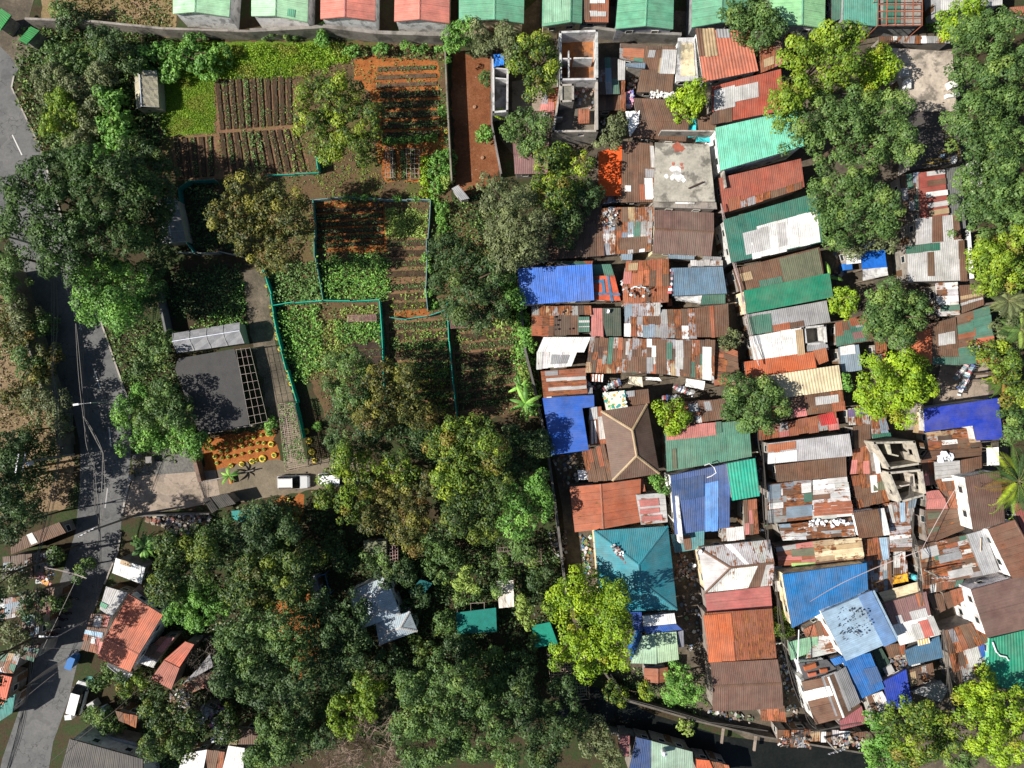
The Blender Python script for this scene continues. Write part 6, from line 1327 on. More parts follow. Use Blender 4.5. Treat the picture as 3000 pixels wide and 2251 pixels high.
carpet('F', '40 200 95 330 130 330 60 190', 'dry', 'weedy verge beside the upper road', 22, .34, .4, 'grass', 'grass', .8, .8)
carpet('F', '225 690 260 690 340 690 385 800 380 1000 300 975 285 880 268 830', 'mid', 'weedy bank between the road and the nursery', 26, .36, .6, 'grass', 'grass', .8, .8)
carpet('F', '286 985 330 972 345 985 320 1010 290 1030', 'dry', 'dry weeds at the corner of the gravel yard', 30, .3, .3, 'grass', 'grass', .85, .8)
carpet('F', '975 430 1080 390 1130 600 940 620 930 520', 'mid', 'undergrowth beside the right-hand garden trees', 16, .38, .7, 'weeds', 'undergrowth', .7, .8)
carpet('F', '1085 600 1130 640 1165 780 1175 880 1150 900 1110 780', 'bright', 'vines and weeds along the long block wall', 30, .36, .9, 'weeds', 'undergrowth', .8, .8)
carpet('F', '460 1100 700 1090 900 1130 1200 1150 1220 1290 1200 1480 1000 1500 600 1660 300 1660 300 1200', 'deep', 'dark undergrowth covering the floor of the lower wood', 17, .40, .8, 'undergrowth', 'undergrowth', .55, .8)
carpet('F', '860 1150 1200 1150 1210 1250 1100 1300 850 1290', 'mid', 'green weeds in the lower garden clearing', 12, .38, .7, 'weeds', 'undergrowth', .5, .8)
carpet('F', '40 60 340 62 360 300 340 330 80 320 35 180', 'mid', 'rank weeds covering the bank at the upper left', 20, .42, .8, 'weeds', 'undergrowth', .85, .8)
carpet('F', '700 100 960 100 960 132 720 128', 'mid', 'weeds at the foot of the boundary wall', 18, .34, .4, 'weeds', 'undergrowth', .6, .8)
carpet('F', '1300 1440 1530 1450 1545 1550 1440 1530 1330 1490', 'mid', 'weeds on the canal bank', 14, .36, .6, 'weeds', 'undergrowth', .6, .8)
carpet('30', '1290 110 1500 90 1500 290 1270 290', 'bright', 'bright weeds in the corner beside the rusty rooftop frame', 34, .34, .7, 'weeds', 'undergrowth', .9, .8)
carpet('F', '945 190 962 190 968 320 950 330', 'mid', 'weedy strip inside the thin concrete wall', 26, .3, .4, 'weeds', 'undergrowth', .8, .8)
# ================================================================== TREES
t = tree
t('F', '100 380 75 180 430 100 130 500 95 220 500 75 60 450 65 120 555 60 240 400 75 170 350 45 50 390 50', 15, 'fern', 'huge dark feathery tree arching over the road on the left', .85, .36, 'rain_tree', dens=1.1)
t('F', '310 480 50 340 420 40 300 400 35', 8, 'deep', 'dark tree in shade right of the huge feathery tree')
t('F', '-10 480 40 5 560 40 -5 610 35', 9, 'mid', 'green tree at the left edge below the road bend')
t('F', '215 600 50 188 640 42 235 650 60 270 600 45 182 592 32 255 695 32 205 680 30', 9.5, 'bright', 'rounded bright green tree beside the road', 1.15)
t('F', '318 590 34 325 550 30 312 640 28', 5.5, 'deep', 'dark tree in shade behind the rounded roadside tree')
t('F', '330 752 40 308 792 24', 5, 'mid', 'leafy bush tree left of the clear plastic greenhouse', .8)
t('F', '275 880 32 255 905 25 295 850 22', 5, 'bright', 'light green roadside tree above the gravel yard', .75)
t('F', '345 880 38 380 900 34 310 905 28 350 845 28', 6, 'mid', 'green tree left of the black shade net', .8)
t('F', '330 945 35 375 945 38 405 960 28 290 955 28 262 962 22', 5.5, 'bright', 'bright green tree at the top of the gravel yard', .8)
t('F', '90 885 42 60 860 25 120 870 25', 6, 'olive', 'olive tree behind the left roadside wall', .85)
t('F', '30 730 35 10 700 30 80 800 30 30 860 40 95 760 22', 4.5, 'mangobrown', 'scrubby brownish trees behind the left roadside wall', .7)
t('F', '30 1010 45 10 1080 50 40 960 30 60 1040 30', 8, 'deep', 'dark tree at the left edge by the utility pole')
t('F', '100 165 50 150 190 55 210 150 34 195 185 30', 4.2, 'olive', 'broad bushy tree at the top of the left bank', .62, .3)
t('F', '160 125 45 215 105 34 110 110 30', 4.4, 'mid', 'denser green bush at the top left of the bank below the wall', .6, .32)
t('F', '135 250 46 100 262 34 120 215 34', 4.2, 'yellow', 'yellow-green bushy tree in the middle of the left bank', .6, .3)
t('F', '180 265 40 165 305 38 200 225 28', 4.4, 'olive', 'pale brownish green bush low on the left bank', .6, .3)
t('F', '235 250 38 245 300 35 225 210 32 270 320 28 215 330 32', 4.8, 'bright', 'light green large-leaved tree on the bank beside the small greenhouse', .75, .5)
t('F', '275 325 38 310 350 40 250 350 30', 6, 'deep', 'dark shaded tree below the small greenhouse')
t('F', '230 90 35 270 120 30 210 75 25', 5, 'deep', 'dark bush tree at the top below the boundary wall', .7)
t('F', '310 120 40 350 110 38 400 110 42 440 130 35 360 150 28 420 90 30 470 110 25', 2.6, 'bright', 'mass of large-leaved vines below the leftmost mint roof', .6, .38)
t('F', '115 22 20 140 18 18', 4, 'mid', 'small green tree at the top left wall corner', .6)
t('F', '130 45 22 160 30 18', 3, 'deep', 'small dark bush at the top left', .6)
t('F', '700 190 46 740 200 46 685 240 55 740 250 65 782 255 40 705 300 46 760 290 46 716 335 22 660 215 26 650 265 20 800 230 20', 10, 'mango', 'big mango tree with yellow-green tips in the upper garden')
t('F', '530 420 55 500 470 55 580 450 62 560 510 65 618 480 42 600 545 44 500 430 38 478 452 26 636 430 26 550 395 26', 12, 'mangobrown', 'big brown-leaved mango tree in the middle garden')
t('F', '1080 420 46 1120 450 56 1100 500 56 1140 520 46 1160 480 38 1058 395 28 1090 552 36', 9, 'olive', 'pale olive tree at the right of the gardens', 1.0)
t('F', '1188 360 44 1230 382 50 1200 412 42 1250 350 32 1170 400 26 1215 330 22', 9, 'mango', 'yellowish tree below the maroon gabled roof')
t('F', '1240 450 40 1270 420 30 1220 500 35', 8, 'deep', 'dark tree beside the orange tarpaulin roof')
t('F', '960 540 44 1010 572 55 980 612 54 1032 620 54 1000 660 44 1060 590 40 1072 660 26 1040 690 26', 9.5, 'deep', 'dark grey-green tree beside the bare beds')
t('F', '1095 615 28 1110 640 22', 6, 'bright', 'bright green tree left of the bright blue roof')
t('F', '985 70 28 1000 52 20 975 95 22', 5, 'bright', 'bright leafy tree below the pink and green terrace roofs', .7)
t('F', '1050 82 32 1090 62 26 1112 105 30 1025 65 20', 5.5, 'olive', 'olive green tree at the top of the red earth yard', .75)
t('F', '1130 112 36 1162 150 38 1175 100 32 1190 130 26', 7, 'mango', 'yellowish tree left of the roofless house')
t('F', '1185 178 20 1172 165 14', 4.5, 'pale', 'small bright bush at the corner of the roofless house', .6)
t('F', '1112 275 28 1150 292 32 1168 262 22 1140 250 20', 6, 'mid', 'green tree above the maroon gabled roof', .75)
t('F', '1338 262 24 1326 290 24 1302 305 14', 6, 'olive', 'slender olive tree in the alley beside the dark brown roof', .7)
t('F', '1490 212 40 1500 190 25', 7, 'lime', 'small round yellow-green tree beside the red painted roof', .8)
t('F', '1618 42 52 1660 40 42 1590 18 28 1652 76 28', 8, 'mid', 'big round green tree among the terrace roofs', .9)
t('F', '1742 112 50 1792 92 46 1838 72 36 1718 182 42 1770 160 55 1702 222 28 1828 122 46 1695 245 20', 11, 'yellow', 'large yellow-green mango tree beside the flat concrete rooftop', .9, .38)
t('F', '1912 132 42 1892 172 30 1875 140 24', 9, 'lime', 'bright yellow-green tree tip over the flat concrete rooftop', .8)
t('F', '1780 250 55 1850 230 55 1922 240 50 1830 300 60 1900 312 55 1950 290 34 1742 282 30 1960 330 22 1800 342 40 1872 342 44', 10.5, 'mid', 'large dark green tree beside the mint turquoise roof', 1.0)
t('F', '1800 420 46 1860 412 48 1902 430 40 1820 470 46 1882 480 46 1930 472 30 1830 512 24', 9, 'mid', 'green tree beside the green and white roof', .95)
t('F', '1862 520 26 1920 512 30 1895 500 22 1850 545 16', 7.5, 'olive', 'sparse olive tree over the bright blue tarpaulin', .7, .34, dens=.7)
t('F', '2110 80 55 2160 60 55 2190 130 60 2128 150 60', 11, 'mid', 'uppermost tree of the wood on the right edge', .95)
t('F', '2080 32 36 2110 18 34', 8, 'lime', 'yellow-tipped tree at the top right', .8)
t('F', '2180 220 66 2122 250 56 2190 310 60', 11, 'mid', 'second tree down the wood on the right edge', .95)
t('F', '2130 345 52 2180 400 66 2122 412 40', 10.5, 'mid', 'third tree down the wood on the right edge', .95)
t('F', '2150 470 50 2200 480 50', 10, 'mid', 'fourth tree down the wood on the right edge', .95)
t('F', '2160 560 52 2200 580 46 2132 540 26 2190 522 34 2152 602 34', 9, 'yellow', 'yellow-green tree on the right edge above the palms', .8)
t('F', '1830 642 26 1838 668 22 1822 655 22', 5.5, 'lime', 'small lime green tree beside the emerald roof', .7)
t('F', '1930 640 42 1970 652 38 1908 690 36 1960 700 42 1938 728 24 1990 690 20', 8.5, 'mid', 'dense green tree right of the small lime tree', .9)
t('F', '2000 645 20 1992 672 18', 6, 'mid', 'small green tree joined to the dense green one', .7)
t('F', '1902 820 36 1950 802 44 1912 862 46 1960 852 46 1942 900 32', 8, 'lime', 'brilliant lime yellow tree beside the royal blue L-shaped roof', .9)
t('F', '2000 800 28 2002 840 26', 7, 'lime', 'smaller lime tree on the right of the brilliant one', .8)
t('F', '1600 832 32 1650 852 46 1600 882 36 1660 892 46 1692 882 26 1630 912 26', 8.5, 'mid', 'dense green tree beside the cream roof', .85)
t('F', '1455 902 38 1440 890 22', 6.5, 'lime', 'small round yellow-green tree beside the brown hipped roof', .8)
t('F', '1580 732 25 1570 745 16', 5.5, 'olive', 'small feathery tree in the cable alley', .6, .3)
t('F', '1230 1290 42 1280 1290 46 1330 1290 32 1210 1330 32 1260 1350 52 1322 1350 46 1352 1380 30 1240 1402 36 1300 1420 46 1202 1420 20 1262 1440 26 1340 1422 26', 10.5, 'lime', 'big lime yellow tree beside the teal hipped roof', .95)
t('F', '1472 1470 32 1490 1500 32 1460 1502 22 1480 1522 22', 6, 'bright', 'bright green tree left of the dull brown roof', .75)
t('F', '1290 1572 24 1300 1602 28 1270 1612 22 1322 1642 28', 6.5, 'olive', 'pale green tree at the bottom beside the navy roof', .75)
t('F', '1962 1560 46 2000 1552 40 1985 1620 50 2040 1602 40', 9, 'mango', 'dark and yellow-green conical tree near the bottom right', .85)
t('F', '1920 1602 42 1900 1640 34 1950 1650 34', 8, 'bright', 'spiky green tree at the bottom beside the canal shacks', .85)
t('F', '2082 1640 38 2060 1610 26', 8, 'mid', 'green tree at the bottom between the two bottom right trees', .85)
t('F', '2112 1512 36 2150 1512 42 2190 1560 44 2150 1572 46 2180 1622 48 2132 1602 32 2200 1502 24 2092 1540 22', 10, 'lime', 'brilliant lime tree in the bottom right corner', .95)
t('F', '1690 1342 25 1700 1366 16 1682 1360 14', 4.5, 'mango', 'vine bush at the corner of the large blue roof', .5, .28)
t('F', '760 800 46 720 790 26 760 850 54 705 830 20', 9, 'mid', 'green tree below the bare beds, left of the net fence', .9)
t('F', '830 830 52 880 822 32 800 890 54 870 872 46 912 900 30', 9.5, 'mangobrown', 'dark brownish tree over the end of the long net fence', .85)
t('F', '740 900 46 800 940 46 850 922 40 760 960 32 900 950 36 720 950 26', 9, 'deep', 'dark dense tree between the car and the net fence', .85)
t('F', '980 960 55 1030 940 46 1012 1012 60 1060 982 44 970 1040 40 950 972 26', 10, 'mango', 'tall mango tree with yellow tips right of the wood, upper one', .9)
t('F', '1010 1080 50 1058 1060 44 990 1130 42 1040 1140 40 1085 1015 32', 9.5, 'mangod', 'tall mango tree with yellow tips right of the wood, lower one', .9)
t('F', '745 1010 38 705 1035 22 792 1020 50 852 1022 46 700 1070 26 740 1110 26 765 1068 42', 9, 'mango', 'spreading yellow-brown mango tree beside the white car', .85)
t('F', '820 1080 54 880 1062 40 860 1130 46 800 1120 36 900 1122 32 890 1172 30 930 1042 22', 9, 'mangobrown', 'russet mango tree in the middle of the wood', .85)
t('F', '1110 1082 36 1150 1062 36 1130 1130 42 1172 1100 28 1100 1130 26', 8, 'bright', 'pale bluish green tree left of the orange rusty gabled roof', .9)
t('F', '1130 1000 35 1160 960 35 1110 950 30', 7, 'deep', 'dark tree in shade left of the L-shaped blue roof')
t('F', '540 1128 42 592 1118 42 505 1155 42 560 1175 52 622 1160 26 495 1135 24 572 1088 20', 10, 'deep', 'dark olive tree below the driveway')
t('F', '530 1220 46 590 1232 55 640 1210 25', 9.5, 'mangod', 'dark tree with yellow edges in the lower left wood', .9)
t('F', '350 1190 36 400 1180 46 442 1170 30 360 1242 42 420 1232 46 452 1210 30 340 1282 34', 9, 'mangod', 'yellowish dark tree beside the white roadside roof', .85)
t('F', '392 1300 36 430 1290 36 420 1330 40 458 1320 30 380 1332 26', 7.5, 'bright', 'fine-leaved bright bamboo clump beside the large orange red roof', .7, .3, 'bamboo_clump')
t('F', '510 1282 40 560 1290 46 622 1272 36 545 1260 38', 8.5, 'mangod', 'yellow-green tree at the heart of the lower left wood')
t('F', '490 1390 40 540 1372 46 592 1372 46 520 1430 55 632 1402 44', 10, 'mid', 'broad grey-green tree of the lower left wood, upper one')
t('F', '580 1430 52 490 1462 36 552 1490 46 602 1490 42 642 1462 42 620 1520 34', 10, 'deep', 'broad dark green tree of the lower left wood, lower one')
t('F', '680 1322 36 722 1350 42 760 1332 32 690 1390 42', 9, 'deep', 'dark tree left of the bluish white house')
t('F', '740 1420 46 700 1450 42 760 1392 32 722 1482 36', 9, 'deep', 'dark tree below the bluish white house')
t('F', '742 1512 30 780 1540 34 750 1570 34 790 1492 32 722 1550 18', 8, 'yellow', 'russet yellow tree near the bottom', .8)
t('F', '570 1592 32 602 1620 38 560 1642 34 612 1582 26 640 1602 26', 8, 'mid', 'green tree at the bottom left of the bare tree', .85)
t('F', '900 1500 46 952 1472 46 1000 1482 46 930 1550 55', 9.5, 'mid', 'grey-green tree at the bottom centre, upper left one')
t('F', '990 1550 55 1040 1530 40 1022 1612 55 1082 1582 40 1090 1632 36', 9.5, 'mid', 'grey-green tree at the bottom centre, right one')
t('F', '880 1580 42 950 1622 55 900 1642 36', 9, 'mid', 'grey-green tree at the bottom centre, lower left one')
t('F', '1150 1560 46 1200 1592 46 1180 1642 36 1120 1502 36', 7.5, 'deep', 'dark tree in shade beside the canal')
t('F', '330 1550 36 370 1560 36 350 1602 42 402 1580 28 390 1622 32 320 1622 30', 8, 'mangod', 'dark green spiky tree beside the charcoal roof', .85)
t('F', '210 1560 28 190 1550 18 230 1580 18', 4, 'mid', 'leafy bush beside the charcoal roof corner', .6)
t('F', '228 1455 22 265 1465 20 205 1480 18', 3.5, 'mid', 'bush tree below the narrow white canopy', .6)
t('F', '272 1490 24 298 1480 18', 3.8, 'mango', 'yellowish bush tree left of the smaller orange red house', .6)
t('F', '1000 1262 22 1010 1240 18 1025 1275 14', 4.5, 'pale', 'pale lime sapling in the lower garden', .6)
t('F', '1020 1290 18 990 1300 16', 3.5, 'mid', 'green sapling beside the timber frame', .6)
t('F', '1132 1325 20 1140 1350 14 1125 1305 12', 4, 'pale', 'pale green sapling left of the big lime yellow tree', .6)
t('F', '1150 1400 14 1155 1380 10', 3, 'mid', 'small sapling below the green shade net house', .5)
t('F', '10 1250 30 15 1370 28 35 1400 22', 6, 'olive', 'greyish tree at the lower left edge', .8)
t('F', '170 1240 18 178 1222 14', 4, 'mid', 'small roadside tree beside the maroon roof', .6)
t('F', '1055 1500 30 1075 1480 25', 6, 'mid', 'green tree in shade right of the bottom centre trees')
t('F', '930 1230 22 950 1250 20 980 1210 22', 4, 'mid', 'low green bush in the lower garden clearing', .6)
t('F', '870 1240 28 830 1250 24', 5, 'deep', 'dark bush above the bluish white house', .7)
t('F', '1080 1215 18 1090 1250 16 1070 1280 14', 3.5, 'mid', 'low green bush beside the off-white canopy', .6)
t('F', '1160 1260 18 1180 1240 16', 4, 'deep', 'dark bush beside the long block wall', .6)
t('F', '1325 1500 20 1340 1510 16 1395 1495 18', 3.5, 'mango', 'yellowish bush on the canal bank', .6)
t('F', '1485 1578 18', 3, 'pale', 'pale bush growing from the canal wall', .5)
t('32', '1140 -60 1 ', 1, 'mid', 'tiny sapling in the alley below the cream roof corner') if 0 else None
t('F', '1830 820 12 1832 835 10', 4, 'bright', 'small bright sapling beside the cream roof', .5)
t('F', '2190 800 40 2170 770 35 2200 850 35', 8, 'mango', 'dark tree on the right edge above the royal blue L-shaped roof', .85)
t('F', '2195 720 35 2180 690 25', 7, 'olive', 'olive tree among the palms on the right edge', .8)
t('F', '2190 900 30 2200 930 25', 7, 'mid', 'green tree right of the royal blue L-shaped roof', .85)
t('F', '2140 1375 12 2150 1390 10', 3.5, 'mid', 'tiny tree beside the emerald house', .5) if 0 else None
t('F', '1740 1410 9 1748 1402 8', 3, 'mid', 'weedy bush in the cable alley', .4)
t('F', '1425 1040 16 1430 1055 12', 3.5, 'bright', 'small bush beside the navy blue roof parapet', .5)
baretree('F', 790, 1620, 6.0, 6.5, 'leafless brown tree at the bottom beside the bottom centre trees', 60)
baretree('F', 730, 1630, 4.5, 5.5, 'smaller leafless brown tree left of the big leafless one', 40)
baretree('03', 1640, 1080, 3.4, 5, 'bare tangled tree over the pink laundry yard', 40, (.12, .09, .08))
baretree('03', 1620, 760, 2.6, 4.5, 'bare tree beside the smaller orange red house', 40, (.12, .1, .08))
palm('F', 2178, 650, 7, 3.2, 'dusty palm on the right edge beside the narrow banded roof', 'olive')
palm('F', 2205, 712, 7, 3.0, 'palm on the right edge below the dusty palm', 'mid')
palm('F', 2165, 822, 6.5, 2.6, 'palm above the royal blue L-shaped roof', 'mango')
palm('F', 2200, 1040, 9, 5.0, 'big coconut palm over the white-walled brown house', 'mango', nf=15, leafw=.05)
palm('F', 1085, 690, 4.5, 1.8, 'small palm left of the bright blue roof', 'pale', nf=9)
palm('F', 313, 1180, 2.6, 2.2, 'short spiky palm below the rubbish heap', 'bright', nf=16, leafw=.12)
banana('F', 1135, 872, 3.2, 2.7, 'banana plant left of the L-shaped blue roof', 9)
banana('F', 495, 1028, 1.8, 1.6, 'small banana plant at the driveway corner of the tyre garden', 9)
banana('F', 1792, 600, 3.4, 2.4, 'banana leaf plant leaning beside the long brown and green roof', 4)
banana('F', 1125, 835, 2.6, 1.8, 'smaller banana plant above the larger one by the wall', 7)
FT = [('840 1440 36 880 1470 32', 5.5, 'deep', 'dark bushy tree right of the russet yellow tree'), ('985 1400 32 1015 1440 28', 5, 'deep', 'dark bushy tree above the bottom centre trees'), ('920 1420 28 895 1395 20', 4.5, 'mangod', 'small dark tree below the bluish white wing'), ('1100 1470 36 1130 1440 28', 6, 'deep', 'dark tree at the edge of the shaded yard'), ('1060 1420 24', 4, 'mid', 'small tree below the dark green shade net'), ('665 1570 34 695 1600 30', 6, 'deep', 'dark tree right of the white roof scrap'), ('672 1205 32 640 1235 28', 6, 'mangod', 'dark tree beside the orange soil clearing'), ('720 1180 28 742 1215 24', 5, 'deep', 'dark bushy tree above the weathered shed'), ('640 1305 30', 6, 'mid', 'small green tree left of the weathered shed'), ('905 1295 22 880 1325 24', 4.5, 'deep', 'dark bush right of the small teal net frame'), ('960 1350 24', 3.5, 'mid', 'small bush left of the dark green shade net'), ('1130 1190 24 1150 1205 20', 4.5, 'mid', 'green bush above the off-white canopy'), ('820 1205 22 790 1215 18', 4.5, 'mid', 'green bush right of the olive canvas roof'), ('480 1560 26 500 1590 22', 5.5, 'mangod', 'dark tree above the bottom edge roofs'), ('930 1180 26 960 1200 22', 5, 'mid', 'leafy bush below the tall lower mango tree'), ('1215 1490 26 1235 1520 22', 5, 'deep', 'dark bush at the corner of the canal'), ('1250 1560 24', 5, 'deep', 'dark bush in the shade left of the pale bottom tree'),
 ('-10 980 45 -15 1060 50', 13, 'deep', 'tall dark tree at the left edge, upper one'), ('40 1120 34 5 1150 36', 11, 'deep', 'tall dark tree at the left edge above the maroon roof'), ('-75 1240 60 -60 1320 50', 16, 'deep', 'very tall dark tree just beyond the left edge, upper one'), ('-80 1420 60 -60 1500 50', 16, 'deep', 'very tall dark tree just beyond the left edge, lower one'), ('95 1310 20 80 1340 18', 6, 'mangod', 'dark small tree between the shaded left roofs'), ('60 1300 24 40 1330 20', 6.5, 'deep', 'dark tree over the shaded pale scrap heap'), ('110 1200 18', 5, 'mangod', 'small tree at the right end of the maroon roof'), ('60 800 26 40 770 22', 5, 'mid', 'green bushy tree left of the tall roadside wall'), ('20 660 30 50 690 22', 5, 'olive', 'pale green bushy tree beyond the roadside wall top'), ('90 700 20', 4, 'mid', 'small leafy tree touching the tall roadside wall'), ('120 930 22 100 950 18', 5, 'olive', 'small olive tree beside the roadside retaining wall'), ('60 930 22', 5, 'mangod', 'dark small tree on the dry verge')]  # very tall trees past the left edge: unseen, added to shade the street
for s_, h_, k_, l_ in FT: t('F', s_, h_, k_, l_, .85)
carpet('F', '460 165 960 130 970 430 1110 600 1160 900 940 900 700 890 590 600 470 380', 'mid', 'scattered low weeds between the garden beds', 9, .26, .25, 'weeds', 'weeds', .5, .6)
carpet('F', '640 275 820 250 830 430 690 430', 'grass', 'thin green moss and grass on the bare garden yard', 9, .2, .1, 'grass', 'grass', .5, .6)
carpet('F', '700 690 740 690 745 745 830 830 700 800 640 830', 'pale', 'overgrown green edge of the lower vegetable plots', 34, .3, .6, 'weeds', 'weeds', .75, .7)
carpet('F', '842 700 965 694 972 800 846 805', 'bright', 'irregular lush growth over the upper net-fenced vegetable rows', 15, .27, .4, 'leafy_crop', 'crop', .55, .7)
carpet('F', '980 700 1110 692 1125 868 992 885', 'veg', 'irregular growth over the right-hand vegetable rows', 9, .27, .35, 'leafy_crop', 'crop', .45, .7)
carpet('F', '845 800 970 790 975 900 850 900', 'grass', 'bright overgrown rows at the lower end of the vegetable plot', 20, .28, .4, 'leafy_crop', 'crop', .7, .7)
# shrubs in rows
SG = 'round papaya shrubs along the boundary wall'
for i, (x, y, r_) in enumerate([(718, 392, 34), (784, 386, 46), (975, 395, 34), (1022, 378, 56), (1208, 350, 32), (1275, 380, 34), (1352, 370, 46), (1485, 400, 34)]):
    shrub('10', f'{x} {y} {r_}', 2.2, 'bright', f'round papaya shrub below the pink terrace houses, {ORD[i]} from the left', .35, .3, group=SG)
shrub('10', '530 220 50 515 290 60 550 330 40', 3.0, 'bright', 'tall leafy shrub growing over the boundary wall between the mint and pink roofs', .5, .34)
shrub('10', '60 250 45 250 270 45 300 240 35 130 260 40', 2.0, 'mid', 'creeper growing at the foot of the second mint roof', .4, .3)
CG = 'row of cabbages in the orange soil plot'
for i, x in enumerate([1042, 1082, 1138, 1190, 1242, 1296, 1340, 1386, 1438]):
    shrub('10', f'{x} {1142-i*4} {27+(i % 3)*4}', .8, 'bright', f'round leafy cabbage in the orange soil plot, {ORD[i]} from the left of its row', .25, .24, name='cabbage', cat='cabbage', group=CG)
for i, (x, y, r_, k) in enumerate([(1465, 1285, 75, 'bright'), (1545, 1260, 75, 'bright'), (1445, 1390, 55, 'bright'), (1545, 1370, 60, 'bright'), (1460, 1500, 55, 'bright'), (1545, 1460, 55, 'pale'), (1520, 870, 42, 'bright')]):
    shrub('10', f'{x} {y} {r_}', 2.2, k, f'rounded leafy shrub by the thin concrete wall, {ORD[i]} in the hedge', .4, .32, group='leafy shrubs beside the thin concrete wall')
for i, y in enumerate([1290, 1360, 1430, 1500, 1560]):
    shrub('10', f'1362 {y} 42', 1.5, 'lime', f'yellow croton shrub in the upright row, {ORD[i]} from the top', .3, .28, group='row of yellow croton shrubs')
for i, (x, y, r_) in enumerate([(720, 70, 38), (800, 75, 26), (880, 75, 28), (960, 85, 22), (1135, 78, 34), (1285, 85, 28), (1440, 95, 45), (1510, 165, 60), (1500, 235, 45), (1515, 320, 52), (1375, 560, 45), (1400, 650, 35), (1400, 850, 35), (1430, 940, 42)]):
    shrub('11', f'{x} {y} {r_}', 1.6, 'bright', f'small leafy bush along the faded net fence, {ORD[i]} counted from its left end', .35, .3, group='small bushes along the faded net fence')
for i, (x, y, r_) in enumerate([(1180, 290, 55), (1270, 300, 45)]): pass
shrub('10', '1860 600 50 1880 650 42 1840 640 35', 2.4, 'mid', 'leafy bush left of the washrooms', .4, .34)
shrub('10', '1850 1050 60 1830 1100 50 1880 1090 45', 2.6, 'bright', 'light green bush in the red earth yard by the block wall', .4, .36)
shrub('10', '1960 920 40 1990 890 30', 2.6, 'lime', 'yellow bush below the washrooms', .4, .3)
shrub('21', '100 1050 60 110 1150 70 130 1260 70 90 1330 50', 3.2, 'bright', 'climbing vines beside the white ragged roof', .5, .34)
shrub('21', '90 1480 45 110 1560 50 120 1640 45', 2.8, 'pale', 'yellow-green vines beside the white-banded rusty roof', .45, .32)
shrub('12', '485 415 32', 1.4, 'bright', 'small round bush right of the vine-covered trellis', .3, .26)
shrub('12', '110 400 50 100 450 40', 1.8, 'bright', 'bush left of the vine-covered trellis', .35, .3)
shrub('F', '425 815 16 415 850 14', 1.5, 'mid', 'small bush inside the nursery', .3) if 0 else None
# trellises
trellis('12', '180 230 300 220 420 740 240 780', 2.3, 'long vine-covered bamboo trellis beside the tyre garden', 14, 34, vines=('veg', 30, -.1), messy=.6)
trellis('23', '285 740 600 720 632 1100 330 1115', 2.4, 'bamboo trellis below the big lime yellow tree', 16, 18, vines=('deep', 10, .8), messy=.7)
trellis('11', '1562 1010 1768 1005 1768 1130 1580 1140', 1.8, 'purplish slatted bamboo rack right of the net fences', 20, 2, (.30, .17, .15), messy=.15)
trellis('11', '740 1038 970 1030 975 1080 745 1086', 1.6, 'purplish slatted bamboo rack in the leafy plot', 26, 1, (.32, .18, .17), messy=.15)
trellis('10', '1048 1195 1105 1200 1110 1440 1050 1440', 1.5, 'narrow grey frame rack on the orange soil, left one', 3, 6, (.3, .26, .22), messy=.1)
trellis('10', '1215 1205 1325 1215 1320 1445 1220 1450', 1.5, 'narrow grey frame rack on the orange soil, right one', 3, 6, (.25, .2, .17), vines=('mid', 14, .3), messy=.1)
trellis('12', '1060 1380 1150 1380 1150 1500 1070 1530', 2.2, 'pinkish lattice frame in the wood clearing', 4, 5, (.32, .22, .2), messy=.1)
trellis('12', '1950 1400 2075 1390 2075 1570 1960 1580', 1.8, 'rickety bamboo lattice at the edge of the lower garden', 10, 6, (.25, .2, .17), vines=('mid', 8, .5), messy=.7)
trellis('22', '0 1400 230 1390 240 1530 20 1540', 1.8, 'rickety bamboo lattice beside the long block wall', 16, 6, (.25, .19, .15), vines=('mid', 8, .5), messy=.7)
# tyre planters
TP = 'yellow tyre planters in the orange tyre garden'
TY = [('02', 1698, 525, 22), ('02', 1775, 560, 18), ('02', 1835, 552, 20), ('02', 1720, 590, 27), ('02', 1790, 618, 17), ('02', 1840, 608, 17), ('02', 1905, 590, 17), ('02', 1905, 538, 16), ('02', 1952, 528, 21), ('02', 2002, 510, 18), ('02', 2055, 505, 21), ('02', 1965, 576, 18), ('02', 2032, 565, 18), ('02', 1742, 660, 24), ('02', 1800, 670, 17), ('02', 1848, 662, 21), ('02', 1903, 652, 17), ('02', 1962, 635, 17), ('02', 2025, 622, 18), ('02', 1758, 712, 20), ('02', 1872, 732, 23), ('02', 1958, 720, 27), ('02', 2042, 698, 28),
 ('12', 15, 548, 18), ('12', 62, 550, 20), ('12', 122, 558, 30), ('12', 10, 610, 18), ('12', 62, 602, 18), ('12', 98, 475, 27), ('12', 42, 485, 19), ('12', 146, 648, 28), ('12', 52, 676, 36), ('12', 0, 690, 18)]
for i, (k, x, y, r_) in enumerate(TY):
    row = 'upper' if y < 560 else ('middle' if y < 640 else 'lower'); half = 'left' if k == '02' and x < 1880 else ('centre' if k == '02' else 'right')
    tyre(k, x, y, r_, f'yellow tyre planter in the {row} {half} of the orange tyre garden', TP, plant='veg')
for i, (x, y, r_) in enumerate([(405, 455, 30), (430, 532, 30), (452, 622, 32), (475, 690, 26)]): tyre('12', x, y, r_, f'yellow tyre planter right of the long trellis, {ORD[i]} from the top', 'tyre planters beside the long trellis')
for i, (x, y, r_) in enumerate([(268, 1010, 22), (212, 1080, 21), (258, 1062, 20), (155, 1092, 20), (112, 1098, 18), (302, 1165, 22), (335, 1165, 22)]): tyre('12', x, y, r_, f'yellow tyre planter in the small orange bed below the car, {ORD[i]} of seven', 'tyre planters below the car')
